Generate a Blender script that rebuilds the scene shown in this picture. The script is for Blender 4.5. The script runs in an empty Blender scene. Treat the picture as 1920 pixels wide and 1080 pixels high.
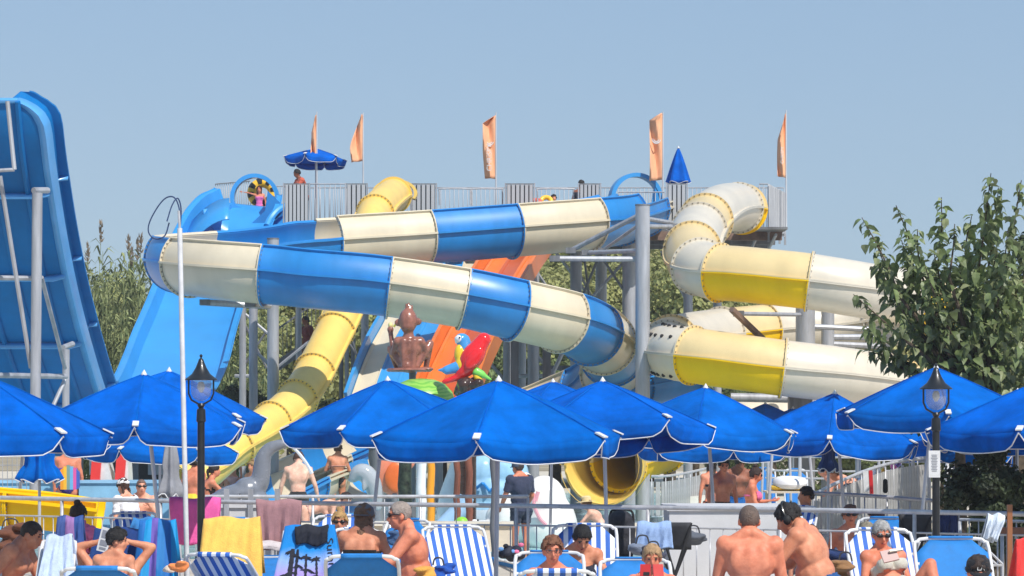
import bpy, math, random
import numpy as np
from mathutils import Vector, Matrix, Euler, noise
R = math.radians
rnd = random.Random(7)
scene = bpy.context.scene
C = scene.collection

# ---------------------------------------------------------------- camera, sky, sun, exposure
F = 5333.3            # focal length in pixels of the 1920 px wide photograph
CZ = 2.4              # eye height above the datum
HY = 791.0            # image row of the horizon
cam_d = bpy.data.cameras.new('camera')
cam_d.lens = 100; cam_d.sensor_width = 36; cam_d.shift_y = (HY - 540) / 1920
cam_d.clip_start = 0.5; cam_d.clip_end = 3000
cam = bpy.data.objects.new('camera', cam_d); C.objects.link(cam)
cam.location = (0, 0, CZ); cam.rotation_euler = (R(90), 0, 0)
scene.camera = cam

SUN_DIR = Vector((0.46, -0.66, 0.92)).normalized()      # towards the sun: behind the camera, to the right, high
SUN_EL = math.asin(SUN_DIR.z); SUN_AZ = math.atan2(SUN_DIR.x, SUN_DIR.y)
world = bpy.data.worlds.new('World'); scene.world = world; world.use_nodes = True
wn = world.node_tree.nodes; wl = world.node_tree.links
bg = wn['Background']
sky = wn.new('ShaderNodeTexSky'); sky.sky_type = 'NISHITA'; sky.sun_disc = False
sky.sun_elevation = SUN_EL; sky.sun_rotation = SUN_AZ
sky.altitude = 0; sky.air_density = 1.0; sky.dust_density = 0.6; sky.ozone_density = 3.0
haze_mix = wn.new('ShaderNodeMixRGB'); haze_mix.blend_type = 'MIX'; haze_mix.inputs[0].default_value = 0.68     # milky summer haze over the clear sky
haze_mix.inputs[2].default_value = (2.20, 3.35, 4.85, 1)
wl.new(sky.outputs[0], haze_mix.inputs[1]); wl.new(haze_mix.outputs[0], bg.inputs[0])
bg.inputs[1].default_value = 0.10
sun_d = bpy.data.lights.new('sun', 'SUN'); sun_d.energy = 3.5; sun_d.angle = R(0.53); sun_d.color = (1.0, 0.955, 0.89)
sun = bpy.data.objects.new('sun', sun_d); C.objects.link(sun)
sun.rotation_euler = SUN_DIR.to_track_quat('Z', 'Y').to_euler(); sun.location = (10, -10, 40)
scene.view_settings.view_transform = 'Standard'; scene.view_settings.look = 'None'
scene.view_settings.exposure = 0.40; scene.view_settings.gamma = 1.0
scene.view_settings.use_curve_mapping = False
scene.cycles.max_bounces = 6; scene.cycles.transparent_max_bounces = 12
scene.cycles.use_denoising = True

GZ = 0.42             # terrace level
DZ = 0.16             # pool deck level
WZ = 0.11             # water level

def P(px, py, D):
    return Vector(((px - 960) * D / F, D, CZ + (HY - py) * D / F))
def PX(px, D): return (px - 960) * D / F
def ZZ(py, D): return CZ + (HY - py) * D / F

# ---------------------------------------------------------------- materials
def srgb(r, g, b):
    f = lambda c: (c / 255 / 12.92) if c / 255 <= 0.04045 else ((c / 255 + 0.055) / 1.055) ** 2.4
    return (f(r), f(g), f(b))
MATS = {}
def mat(name, col, rough=0.5, var=0.08, scale=3.0, metal=0.0, coat=0.0, coatr=0.08, bump=0.0, bscale=40.0, trans=0.0, sheen=0.0, streak=False, detail=4, spec=0.5, sss=0.0):
    m = bpy.data.materials.new(name); m.use_nodes = True
    n = m.node_tree.nodes; l = m.node_tree.links
    b = n['Principled BSDF']
    b.inputs['Roughness'].default_value = rough; b.inputs['Metallic'].default_value = metal
    b.inputs['Coat Weight'].default_value = coat; b.inputs['Coat Roughness'].default_value = coatr
    b.inputs['Specular IOR Level'].default_value = spec
    if sheen: b.inputs['Sheen Weight'].default_value = sheen
    if sss:
        b.inputs['Subsurface Weight'].default_value = sss; b.inputs['Subsurface Radius'].default_value = (0.02, 0.008, 0.004)
    tc = n.new('ShaderNodeTexCoord')
    src = tc.outputs['Object']
    if streak:
        mp = n.new('ShaderNodeMapping'); mp.inputs['Scale'].default_value = (1, 1, 0.15); l.new(src, mp.inputs[0]); src2 = mp.outputs[0]
    else: src2 = src
    nz = n.new('ShaderNodeTexNoise'); nz.inputs['Scale'].default_value = scale; nz.inputs['Detail'].default_value = detail
    nz.inputs['Roughness'].default_value = 0.65
    l.new(src2, nz.inputs['Vector'])
    cr = n.new('ShaderNodeValToRGB')
    lo = [max(0, c * (1 - 2.0 * var)) for c in col]; hi = [min(1, c * (1 + 1.2 * var)) for c in col]
    cr.color_ramp.elements[0].position = 0.3; cr.color_ramp.elements[1].position = 0.7
    cr.color_ramp.elements[0].color = (*lo, 1); cr.color_ramp.elements[1].color = (*hi, 1)
    l.new(nz.outputs['Fac'], cr.inputs[0]); l.new(cr.outputs[0], b.inputs['Base Color'])
    mr = n.new('ShaderNodeMapRange'); mr.inputs['To Min'].default_value = max(0.02, rough - 0.1); mr.inputs['To Max'].default_value = min(1, rough + 0.12)
    l.new(nz.outputs['Fac'], mr.inputs[0]); l.new(mr.outputs[0], b.inputs['Roughness'])
    if bump:
        nb = n.new('ShaderNodeTexNoise'); nb.inputs['Scale'].default_value = bscale; nb.inputs['Detail'].default_value = 3
        l.new(src, nb.inputs['Vector'])
        bp = n.new('ShaderNodeBump'); bp.inputs['Strength'].default_value = bump; bp.inputs['Distance'].default_value = 0.02
        l.new(nb.outputs['Fac'], bp.inputs['Height']); l.new(bp.outputs[0], b.inputs['Normal'])
    if trans:
        tr = n.new('ShaderNodeBsdfTranslucent'); l.new(cr.outputs[0], tr.inputs[0])
        mx = n.new('ShaderNodeMixShader'); mx.inputs[0].default_value = trans
        l.new(b.outputs[0], mx.inputs[1]); l.new(tr.outputs[0], mx.inputs[2])
        l.new(mx.outputs[0], n['Material Output'].inputs[0])
    MATS[name] = m; m['ramp'] = cr.name
    return m
def stripes(name, cols, width, axis=0, rough=0.7):
    """woven stripes across one object axis; cols is a list of colours of equal width"""
    m = mat(name, (0.5, 0.5, 0.5), rough, 0.05, 20, bump=0.15, bscale=250)
    n = m.node_tree.nodes; l = m.node_tree.links; b = n['Principled BSDF']
    tc = n.new('ShaderNodeTexCoord'); sp = n.new('ShaderNodeSeparateXYZ'); l.new(tc.outputs['UV'], sp.inputs[0])
    mu = n.new('ShaderNodeMath'); mu.operation = 'MULTIPLY'; mu.inputs[1].default_value = 1 / (width * len(cols)); l.new(sp.outputs[axis], mu.inputs[0])
    fr = n.new('ShaderNodeMath'); fr.operation = 'FRACT'; l.new(mu.outputs[0], fr.inputs[0])
    cr = n.new('ShaderNodeValToRGB'); cr.color_ramp.interpolation = 'CONSTANT'
    while len(cr.color_ramp.elements) < len(cols): cr.color_ramp.elements.new(0.5)
    for i, c in enumerate(cols):
        cr.color_ramp.elements[i].position = i / len(cols); cr.color_ramp.elements[i].color = (*c, 1)
    l.new(fr.outputs[0], cr.inputs[0])
    mx = n.new('ShaderNodeMixRGB'); mx.blend_type = 'MULTIPLY'; mx.inputs[0].default_value = 0.5
    l.new(cr.outputs[0], mx.inputs[1])
    nz = n.new('ShaderNodeTexNoise'); nz.inputs['Scale'].default_value = 6; l.new(tc.outputs['Object'], nz.inputs['Vector'])
    rr = n.new('ShaderNodeValToRGB'); rr.color_ramp.elements[0].color = (0.75, 0.75, 0.75, 1); rr.color_ramp.elements[1].color = (1, 1, 1, 1)
    l.new(nz.outputs['Fac'], rr.inputs[0]); l.new(rr.outputs[0], mx.inputs[2])
    l.new(mx.outputs[0], b.inputs['Base Color'])
    return m

FB = mat('flume_blue', (0.01, 0.225, 0.60), 0.40, 0.10, 1.2, coat=0.45, coatr=0.36, streak=True)
FC = mat('flume_cream', (0.70, 0.61, 0.45), 0.35, 0.05, 1.4, coat=0.3, coatr=0.25, streak=True)
FY = mat('tube_yellow', (0.97, 0.60, 0.0), 0.5, 0.05, 1.4, spec=0.25, streak=True)
FYS = mat('tube_yellow_sunlit', (0.78, 0.60, 0.30), 0.38, 0.05, 1.4, coat=0.35, coatr=0.35, streak=True)  # tube yellow with the washed-out look of direct sun put into its colour
FG = mat('tube_golden_yellow', (0.90, 0.62, 0.15), 0.38, 0.06, 1.4, coat=0.25, coatr=0.35, streak=True)
FW = mat('tube_white', (0.70, 0.63, 0.51), 0.35, 0.05, 1.4, coat=0.3, coatr=0.25, streak=True)
FL = mat('slide_light_blue', (0.035, 0.31, 0.72), 0.35, 0.06, 1.0, coat=0.3, coatr=0.3, streak=True)
FD = mat('slide_deep_blue', (0.001, 0.165, 0.47), 0.5, 0.10, 1.0, spec=0.25, streak=True)
FE = mat('slide_rib_blue', (0.10, 0.38, 0.78), 0.35, 0.06, 1.5, coat=0.2)
FO = mat('slide_orange', (0.78, 0.19, 0.03), 0.3, 0.08, 1.4, coat=0.2, streak=True)
FOD = mat('slide_dark_orange', (0.55, 0.09, 0.015), 0.3, 0.08, 1.4, coat=0.2, streak=True)
ST = mat('galvanised_steel', (0.42, 0.43, 0.46), 0.48, 0.14, 6, metal=0.25, streak=True)
STD = mat('weathered_steel', (0.20, 0.205, 0.22), 0.55, 0.2, 5, metal=0.2, streak=True)
SS = mat('stainless_rail', (0.55, 0.55, 0.57), 0.35, 0.12, 8, metal=0.25)
PAN = mat('corrugated_panel', (0.36, 0.37, 0.39), 0.5, 0.08, 4, metal=0.1, streak=True)
BOLT = mat('bolt_steel', (0.30, 0.26, 0.20), 0.5, 0.1, 4, metal=0.5)
RUST = mat('rusty_beam', (0.20, 0.13, 0.10), 0.75, 0.25, 4)
CANV = mat('canopy_blue', (0.0, 0.130, 0.62), 0.85, 0.17, 2.6, bump=0.3, bscale=9, trans=0.16, spec=0.05)
CAND = mat('canopy_faded_blue', (0.0, 0.150, 0.62), 0.85, 0.17, 2.2, bump=0.3, bscale=9, trans=0.2, spec=0.06)
CANL = mat('canopy_sky_blue', (0.0, 0.138, 0.64), 0.8, 0.17, 3.0, bump=0.3, bscale=8, trans=0.18, spec=0.06)
PIPE = mat('white_piping', (0.72, 0.73, 0.74), 0.6, 0.08, 12)
POLE = mat('pole_white', (0.62, 0.63, 0.66), 0.35, 0.10, 6, metal=0.2, streak=True)
WPL = mat('white_plastic', (0.72, 0.72, 0.72), 0.35, 0.08, 8)
BLK = mat('black_cast_iron', (0.012, 0.013, 0.016), 0.35, 0.25, 9, coat=0.15)
BLKM = mat('matt_black', (0.012, 0.012, 0.014), 0.7, 0.2, 9)
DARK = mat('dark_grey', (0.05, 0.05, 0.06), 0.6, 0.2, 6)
TERR = mat('terrace_paving', (0.55, 0.48, 0.39), 0.8, 0.12, 2.0, bump=0.2, bscale=30)
DECK = mat('pool_deck_stone', (0.68, 0.60, 0.48), 0.7, 0.10, 1.2, bump=0.2, bscale=20)
GRASS = mat('stainless_rail', (0.55, 0.55, 0.57), 0.35, 0.12, 8, metal=0.25)
EARTH = mat('dry_earth', (0.38, 0.31, 0.20), 0.9, 0.25, 0.3, bump=0.4, bscale=3)
PATHM = mat('terracotta_path', (0.40, 0.22, 0.15), 0.85, 0.15, 2)
WALLW = mat('white_render', (0.62, 0.62, 0.63), 0.75, 0.05, 2.0, bump=0.1, bscale=60)
WALLB = mat('pool_paint_blue', (0.25, 0.50, 0.70), 0.55, 0.10, 2.0)
BARK = mat('bark', (0.10, 0.075, 0.05), 0.9, 0.3, 12, bump=0.5, bscale=30)
GLASS = mat('stainless_rail', (0.55, 0.55, 0.57), 0.35, 0.12, 8, metal=0.25)
def glassy():
    b = GLASS.node_tree.nodes['Principled BSDF']; b.inputs['Transmission Weight'].default_value = 0.0
    b.inputs['Alpha'].default_value = 0.32
glassy()
def water():
    m = mat('pool_water', (0.36, 0.62, 0.64), 0.06, 0.2, 0.5, spec=0.5)
    n = m.node_tree.nodes; l = m.node_tree.links
    nb = n.new('ShaderNodeTexNoise'); nb.inputs['Scale'].default_value = 2.2; nb.inputs['Detail'].default_value = 6
    tc = n.new('ShaderNodeTexCoord'); l.new(tc.outputs['Object'], nb.inputs['Vector'])
    bp = n.new('ShaderNodeBump'); bp.inputs['Strength'].default_value = 0.9; bp.inputs['Distance'].default_value = 0.12
    l.new(nb.outputs['Fac'], bp.inputs['Height']); l.new(bp.outputs[0], n['Principled BSDF'].inputs['Normal'])
    return m
WATER = water()
_paint = {}
def paint(rgb, rough=0.35, coat=0.2, var=0.06, kind='paint'):
    """gel-coat, cloth or skin of one colour; rgb in 0-255"""
    k = (kind,) + tuple(rgb)
    if k not in _paint:
        if kind == 'cloth': m = mat('cloth_%d_%d_%d' % tuple(rgb), srgb(*rgb), 0.85, 0.10, 9, bump=0.35, bscale=90, sheen=0.1)
        elif kind == 'skin': m = mat('skin_%d_%d_%d' % tuple(rgb), srgb(*rgb), 0.52, 0.16, 9, bump=0.12, bscale=70, spec=0.35)
        elif kind == 'hair': m = mat('hair_%d_%d_%d' % tuple(rgb), srgb(*rgb), 0.6, 0.18, 25, bump=0.7, bscale=110)
        elif False: pass
        else: m = mat('paint_%d_%d_%d' % tuple(rgb), srgb(*rgb), rough, var, 3, coat=coat)
        if kind == 'skin':
            e = m.node_tree.nodes[m['ramp']].color_ramp.elements; c_ = srgb(*rgb)
            e[0].color = (c_[0] * .80, c_[1] * .64, c_[2] * .58, 1); e[1].color = (min(1, c_[0] * 1.12), min(1, c_[1] * 1.12), min(1, c_[2] * 1.10), 1)
        _paint[k] = m
    return _paint[k]

# ---------------------------------------------------------------- mesh helpers
def tag(o, label=None, cat=None, group=None, kind=None):
    if label: o['label'] = label
    if cat: o['category'] = cat
    if group: o['group'] = group
    if kind: o['kind'] = kind
    return o
ORG = {}
def thing(name, label, cat, loc, group=None):
    o = bpy.data.objects.new(name, None); C.objects.link(o); o.empty_display_size = 0.2
    o.location = loc; ORG[o.name] = Vector(loc)
    return tag(o, label, cat, group)
def root_org(o):
    while o.parent is not None: o = o.parent
    return ORG.get(o.name, Vector((0, 0, 0)))
def link_mesh(name, me, parent=None, loc=None, base=None):
    """an object from mesh data given in world coordinates (base = its local origin)"""
    o = bpy.data.objects.new(name, me); C.objects.link(o)
    if parent is not None: o.parent = parent
    return o
class MB:
    def __init__(s): s.v = []; s.f = []; s.m = []; s.uv = []; s.sm = []
    def add(s, vs, fs, m=0, uv=None, smooth=True):
        k = len(s.v); s.v += [tuple(v) for v in vs]
        s.uv += (list(uv) if uv is not None else [(0, 0)] * len(vs))
        for f in fs: s.f.append(tuple(i + k for i in f)); s.m.append(m); s.sm.append(smooth)
        return s
    def box(s, c, size, rot=None, m=0):
        hx, hy, hz = [q / 2 for q in size]; c = Vector(c)
        vs = [Vector((x, y, z)) for x in (-hx, hx) for y in (-hy, hy) for z in (-hz, hz)]
        if rot is not None:
            M = rot if isinstance(rot, Matrix) else Euler(rot).to_matrix()
            vs = [M @ v for v in vs]
        return s.add([c + v for v in vs], [(0, 1, 3, 2), (4, 6, 7, 5), (0, 4, 5, 1), (2, 3, 7, 6), (0, 2, 6, 4), (1, 5, 7, 3)], m, smooth=False)
    def beam(s, a, b, w, h, m=0):
        a = Vector(a); b = Vector(b); d = b - a
        M = d.to_track_quat('Y', 'Z').to_matrix()
        return s.box((a + b) / 2, (w, d.length, h), M, m)
    def tube(s, pts, r, n=8, m=0, caps=True):
        pts = [Vector(p) for p in pts]; k = len(pts)
        rs = r if isinstance(r, (list, tuple)) else [r] * k
        vs = []; prev = None
        for i, p in enumerate(pts):
            t = (pts[min(i + 1, k - 1)] - pts[max(i - 1, 0)]).normalized()
            if prev is None:
                a = t.orthogonal().normalized()
            else:
                a = (prev - t * prev.dot(t)); a = a.normalized() if a.length > 1e-6 else t.orthogonal().normalized()
            prev = a; b = t.cross(a)
            for j in range(n):
                q = 2 * math.pi * j / n
                vs.append(p + (a * math.cos(q) + b * math.sin(q)) * rs[i])
        fs = [(i * n + j, i * n + (j + 1) % n, (i + 1) * n + (j + 1) % n, (i + 1) * n + j) for i in range(k - 1) for j in range(n)]
        if caps: fs += [tuple(range(n - 1, -1, -1)), tuple(range((k - 1) * n, k * n))]
        return s.add(vs, fs, m)
    def lathe(s, prof, c, n=20, m=0, M=None):
        c = Vector(c); vs = []
        for (r, z) in prof:
            for j in range(n):
                q = 2 * math.pi * j / n; v = Vector((r * math.cos(q), r * math.sin(q), z))
                vs.append(c + (M @ v if M else v))
        k = len(prof)
        fs = [(i * n + j, i * n + (j + 1) % n, (i + 1) * n + (j + 1) % n, (i + 1) * n + j) for i in range(k - 1) for j in range(n)]
        fs += [tuple(range(n - 1, -1, -1)), tuple(range((k - 1) * n, k * n))]
        return s.add(vs, fs, m)
    def ball(s, c, r, nu=12, nv=8, m=0, M=None):
        c = Vector(c); r = r if isinstance(r, (list, tuple)) else (r, r, r)
        vs = []
        for i in range(nv + 1):
            th = math.pi * i / nv
            for j in range(nu):
                q = 2 * math.pi * j / nu
                v = Vector((r[0] * math.sin(th) * math.cos(q), r[1] * math.sin(th) * math.sin(q), r[2] * math.cos(th)))
                vs.append(c + (M @ v if M else v))
        fs = [(i * nu + j, (i + 1) * nu + j, (i + 1) * nu + (j + 1) % nu, i * nu + (j + 1) % nu) for i in range(nv) for j in range(nu)]
        return s.add(vs, fs, m)
    def grid(s, rows, m=0, closed=False, uv=None):
        nr = len(rows); nc = len(rows[0]); vs = [p for r in rows for p in r]
        w = nc if closed else nc - 1
        fs = [(i * nc + j, i * nc + (j + 1) % nc, (i + 1) * nc + (j + 1) % nc, (i + 1) * nc + j) for i in range(nr - 1) for j in range(w)]
        return s.add(vs, fs, m, uv)
    def prism(s, poly, a, b, m=0):
        """poly: list of points, extruded from offset a to offset b (vectors)"""
        a = Vector(a); b = Vector(b); n = len(poly)
        vs = [Vector(p) + a for p in poly] + [Vector(p) + b for p in poly]
        fs = [tuple(range(n - 1, -1, -1)), tuple(range(n, 2 * n))] + [(i, (i + 1) % n, n + (i + 1) % n, n + i) for i in range(n)]
        return s.add(vs, fs, m, smooth=False)
    def mesh(s, name, mats, org=Vector((0, 0, 0))):
        me = bpy.data.meshes.new(name)
        me.from_pydata([(v[0] - org.x, v[1] - org.y, v[2] - org.z) for v in s.v], [], s.f)
        mats = mats if isinstance(mats, (list, tuple)) else [mats]
        for q in mats: me.materials.append(q)
        me.polygons.foreach_set('material_index', s.m)
        me.polygons.foreach_set('use_smooth', s.sm)
        ul = me.uv_layers.new(name='UVMap')
        li = np.empty(len(me.loops), dtype=np.int32); me.loops.foreach_get('vertex_index', li)
        ul.data.foreach_set('uv', np.array(s.uv, dtype=np.float32)[li].ravel())
        me.update(); me.validate()
        return me
    def build(s, name, mats, parent=None, label=None, cat=None, group=None, kind=None, solid=0, angle=40):
        if parent is not None: org = root_org(parent)
        else:
            a = np.array(s.v); org = Vector(((a[:, 0].min() + a[:, 0].max()) / 2, (a[:, 1].min() + a[:, 1].max()) / 2, a[:, 2].min()))
        me = s.mesh(name, mats, org)
        o = bpy.data.objects.new(name, me); C.objects.link(o)
        if parent is not None: o.parent = parent
        else: o.location = org; ORG[o.name] = org
        if any(s.sm):
            try: me.set_sharp_from_angle(angle=R(angle))
            except Exception: pass
        if solid:
            md = o.modifiers.new('thickness', 'SOLIDIFY'); md.thickness = solid; md.offset = 0
        return tag(o, label, cat, group, kind)
def inst(name, me, parent, loc, rot=None, scale=None):
    """one more piece that shares mesh data; loc is a world position"""
    o = bpy.data.objects.new(name, me); C.objects.link(o); o.parent = parent
    o.location = Vector(loc) - root_org(parent)
    if rot is not None: o.rotation_euler = rot
    if scale is not None: o.scale = scale
    return o
def catmull(ctrl, n=12):
    c = [Vector(p) for p in ctrl]; c = [c[0] * 2 - c[1]] + c + [c[-1] * 2 - c[-2]]
    out = []
    for i in range(1, len(c) - 2):
        for j in range(n):
            t = j / n; p0, p1, p2, p3 = c[i - 1], c[i], c[i + 1], c[i + 2]
            out.append(0.5 * ((2 * p1) + (p2 - p0) * t + (2 * p0 - 5 * p1 + 4 * p2 - p3) * t * t + (3 * p1 - p0 - 3 * p2 + p3) * t ** 3))
    out.append(c[-2].copy())
    return out
def resample(pts, step):
    L = [0]
    for a, b in zip(pts, pts[1:]): L.append(L[-1] + (b - a).length)
    n = max(2, int(L[-1] / step)); out = []; k = 0
    for i in range(n + 1):
        d = L[-1] * i / n
        while k < len(pts) - 2 and L[k + 1] < d: k += 1
        t = (d - L[k]) / max(1e-9, L[k + 1] - L[k]); out.append(pts[k].lerp(pts[k + 1], min(1, max(0, t))))
    return out
def frames(pts):
    """position, side and up vectors along a path"""
    out = []; k = len(pts)
    for i, p in enumerate(pts):
        t = (pts[min(i + 1, k - 1)] - pts[max(i - 1, 0)]).normalized()
        sd = t.cross(Vector((0, 0, 1))); sd = sd.normalized() if sd.length > 1e-4 else Vector((1, 0, 0))
        out.append((p, sd, sd.cross(t).normalized(), t))
    return out
def sweep(mb, fr, prof, m=0, cap=True):
    """prof: closed loop of (side, up) offsets, or a function of the index along the path"""
    rows = []
    for i, (p, sd, up, t) in enumerate(fr):
        pr = prof(i) if callable(prof) else prof
        rows.append([p + sd * a + up * b for a, b in pr])
    nc = len(rows[0]); k = len(mb.v)
    mb.grid(rows, m, closed=True)
    if cap:
        mb.f.append(tuple(k + j for j in range(nc))); mb.m.append(m); mb.sm.append(False)
        q = k + (len(rows) - 1) * nc
        mb.f.append(tuple(q + j for j in range(nc - 1, -1, -1))); mb.m.append(m); mb.sm.append(False)
def arc_wall(r, a0, a1, th, n=20):
    A = [R(a0 + (a1 - a0) * i / n) for i in range(n + 1)]
    return [(r * math.cos(a), r * math.sin(a)) for a in A] + [((r - th) * math.cos(a), (r - th) * math.sin(a)) for a in reversed(A)]
# ================================================================ ground, pool, distant planting
def sheet(name, x0, x1, y0, y1, z, m, kind='structure', nx=1, ny=1):
    mb = MB()
    rows = [[Vector((x0 + (x1 - x0) * i / nx, y0 + (y1 - y0) * j / ny, z)) for i in range(nx + 1)] for j in range(ny + 1)]
    mb.grid(rows); return mb.build(name, m, kind=kind)
sheet('ground', -700, 700, -60, 1800, -0.02, EARTH)
sheet('terrace_pavement', -40, 40, -6, 41, GZ, TERR)
def slab(name, x0, x1, y0, y1, z0, z1, m):
    return MB().box(((x0 + x1) / 2, (y0 + y1) / 2, (z0 + z1) / 2), (x1 - x0, y1 - y0, z1 - z0)).build(name, m, kind='structure')
slab('pool_deck_pavement', -30, 6.2, 41.004, 45, -0.1, DZ, DECK)
slab('pool_deck_pavement', -30, -13, 45.004, 92, -0.1, DZ + 0.003, DECK)
slab('pool_deck_pavement', 5.5, 6.2, 45.004, 92, -0.1, DZ + 0.003, DECK)
slab('pool_deck_pavement', -30, 6.2, 92.004, 104, -0.1, DZ, DECK)
sheet('pool_water', -13, 5.5, 45, 92, WZ, WATER, nx=1)
sheet('grass_lawn', 6.4, 45, 44, 57, 0.22, GRASS)
sheet('pale_bounce_ground', -60, 60, 57.004, 135, 0.05, DECK)  # pale ground added to bounce warm light onto the slide undersides
sheet('terracotta_path', 7.6, 16, 41, 43.9, 0.40, PATHM)
# pool edge tiles: a light blue painted kerb towards the terrace
for k in range(14):
    x = -13 + k * 1.32
    MB().box((x + 0.66, 44.9, 0.16), (1.30, 0.22, 0.12)).build('pool_kerb', WALLB, kind='structure')

def leaf_cloud(mb, rng, c, rad, n, size, droop=0.4, m=0):
    """leaf-sized faces spread through an uneven clump"""
    for _ in range(n):
        d = Vector((rng.gauss(0, 1), rng.gauss(0, 1), rng.gauss(0, 1))).normalized()
        p = c + Vector((d.x * rad[0], d.y * rad[1], d.z * rad[2])) * (rng.random() ** 0.45)
        nv = (d + Vector((rng.gauss(0, .45), rng.gauss(0, .45), rng.gauss(0, .45) + .25))).normalized()
        ax = nv.orthogonal().normalized(); ax = Matrix.Rotation(rng.uniform(0, 6.28), 3, nv) @ ax; ax = (ax + Vector((0, 0, -droop * .5))).normalized(); sd = nv.cross(ax).normalized()
        L = size * rng.uniform(0.6, 1.3); w = L * 0.36
        nn = ax.cross(sd) * (0.10 * L)
        mb.add([p, p + ax * L * 0.5 + sd * w + nn, p + ax * L, p + ax * L * 0.5 - sd * w + nn], [(0, 1, 2), (0, 2, 3)], m, smooth=False)
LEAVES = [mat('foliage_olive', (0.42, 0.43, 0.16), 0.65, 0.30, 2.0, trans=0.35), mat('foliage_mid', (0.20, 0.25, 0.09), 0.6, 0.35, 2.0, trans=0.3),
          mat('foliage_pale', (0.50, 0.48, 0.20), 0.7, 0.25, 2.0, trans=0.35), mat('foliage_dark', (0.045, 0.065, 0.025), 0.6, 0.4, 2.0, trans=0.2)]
def crown_mesh(seed, rx, ry, rz, clumps, per, size, name, m, droop=0.4):
    rng = random.Random(seed); mb = MB()
    for k in range(clumps):
        d = Vector((rng.gauss(0, 1), rng.gauss(0, 1), rng.gauss(0, 1))).normalized() * rng.uniform(0.25, 1.0)
        c = Vector((d.x * rx, d.y * ry, d.z * rz)); q = rng.uniform(0.22, 0.42)
        leaf_cloud(mb, rng, c, (rx * q, ry * q, rz * q * 0.9), per, size, droop)
    return mb.mesh(name, m)
def trunk_mesh(seed, h, r, spread, n=6):
    rng = random.Random(seed); mb = MB()
    mb.tube([Vector((0, 0, -0.1)), Vector((0.05 * h * rng.uniform(-1, 1), 0, h * 0.4)), Vector((0.08 * h * rng.uniform(-1, 1), 0.05, h))], [r, r * 0.75, r * 0.4], 8)
    for k in range(n):
        a = 6.28 * k / n + rng.uniform(-.4, .4); z = h * rng.uniform(0.45, 0.8)
        mb.tube([Vector((0, 0, z)), Vector((math.cos(a) * spread * .5, math.sin(a) * spread * .5, z + spread * .5)), Vector((math.cos(a) * spread, math.sin(a) * spread, z + spread * .9))], [r * .45, r * .3, r * .1], 6)
    return mb.mesh('trunk', BARK)
bg_crowns = [crown_mesh(11 + k, 3.6, 2.6, 3.4, 40, 680, 0.18, 'crown', LEAVES[(0, 2, 0, 1)[k]], 0.9) for k in range(4)]
bg_trunk = trunk_mesh(5, 3.2, 0.22, 1.8)
bg_spots = [  # px, crown centre row, distance, scale, crown kind, label
    (470, 600, 104, 0.95, 0, 'olive green tree behind the light blue ramp'), (545, 640, 100, 0.8, 3, 'darker green tree behind the tall round post left of the yellow tube'),
    (640, 640, 108, 0.95, 3, 'dark green tree behind the pale yellow tube slide'), (740, 640, 112, 1.0, 0, 'olive tree behind the brown monkey statue'),
    (830, 650, 110, 0.95, 1, 'pale olive tree behind the parrots'), (960, 610, 105, 1.1, 1, 'pale olive tree between the orange slide and the flume'),
    (1040, 585, 104, 1.15, 0, 'olive tree right of the orange slide'), (1120, 590, 107, 1.15, 2, 'broad olive tree behind the tower columns'),
    (1215, 590, 104, 1.2, 1, 'pale tree behind the thick round flume post'), (1300, 610, 108, 1.1, 0, 'olive tree behind the white tube elbow'),
    (1420, 640, 110, 1.0, 2, 'olive tree behind the lower yellow tube'), (1560, 640, 112, 1.0, 0, 'olive tree behind the pair of grey posts'),
    (930, 690, 96, 0.75, 3, 'low dark tree below the blue and cream flume'), (1075, 700, 96, 0.7, 3, 'low dark green tree under the flume end'),
    (1500, 745, 98, 0.8, 3, 'green tree behind the far umbrellas on the right'), (1700, 720, 100, 1.1, 1, 'pale tree far behind the leafy mulberry'),
    (380, 660, 108, 1.0, 0, 'olive tree hidden behind the light blue ramp'), (230, 640, 112, 0.95, 2, 'yellowish tree behind the reeds'),
    (1365, 800, 92, 0.6, 3, 'low shrub like tree behind the yellow tube mouth'), (1610, 800, 90, 0.6, 3, 'small dark tree behind the grass bank'),
    (60, 690, 112, 1.0, 0, 'olive tree behind the deep blue slide wall'), (505, 650, 98, 1.1, 0, 'olive tree between the thick post and the access stair'), (600, 620, 112, 1.2, 2, 'broad olive tree above the access stair'),
    (690, 660, 100, 1.1, 0, 'olive tree right of the access stair'), (880, 620, 112, 1.2, 0, 'olive tree hidden behind the orange slide'), (1000, 660, 99, 1.1, 2, 'olive tree behind the grey pump pipes'), (1165, 650, 98, 1.1, 0, 'olive tree behind the right tower columns'),
    (1255, 640, 99, 1.1, 2, 'olive tree between the thick post and the perforated elbow'), (1080, 640, 111, 1.25, 1, 'tall olive tree behind the middle tower columns')]
for k, (px, py, D, s, kd, lb) in enumerate(bg_spots):
    p = P(px, py, D); base = Vector((p.x, p.y, -0.02))
    t = thing('tree', lb, 'tree', base, 'trees behind the slides')
    sz = max(0.5, (p.z - 0.6) / 3.4) if p.z > 2 else s
    inst('crown', bg_crowns[kd], t, p, (0, 0, k * 1.7), (s, s, s))
    inst('trunk', bg_trunk, t, base, (0, 0, k * 2.1), (s, s, max(0.3, (p.z - 0.3) / 3.4)))

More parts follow.
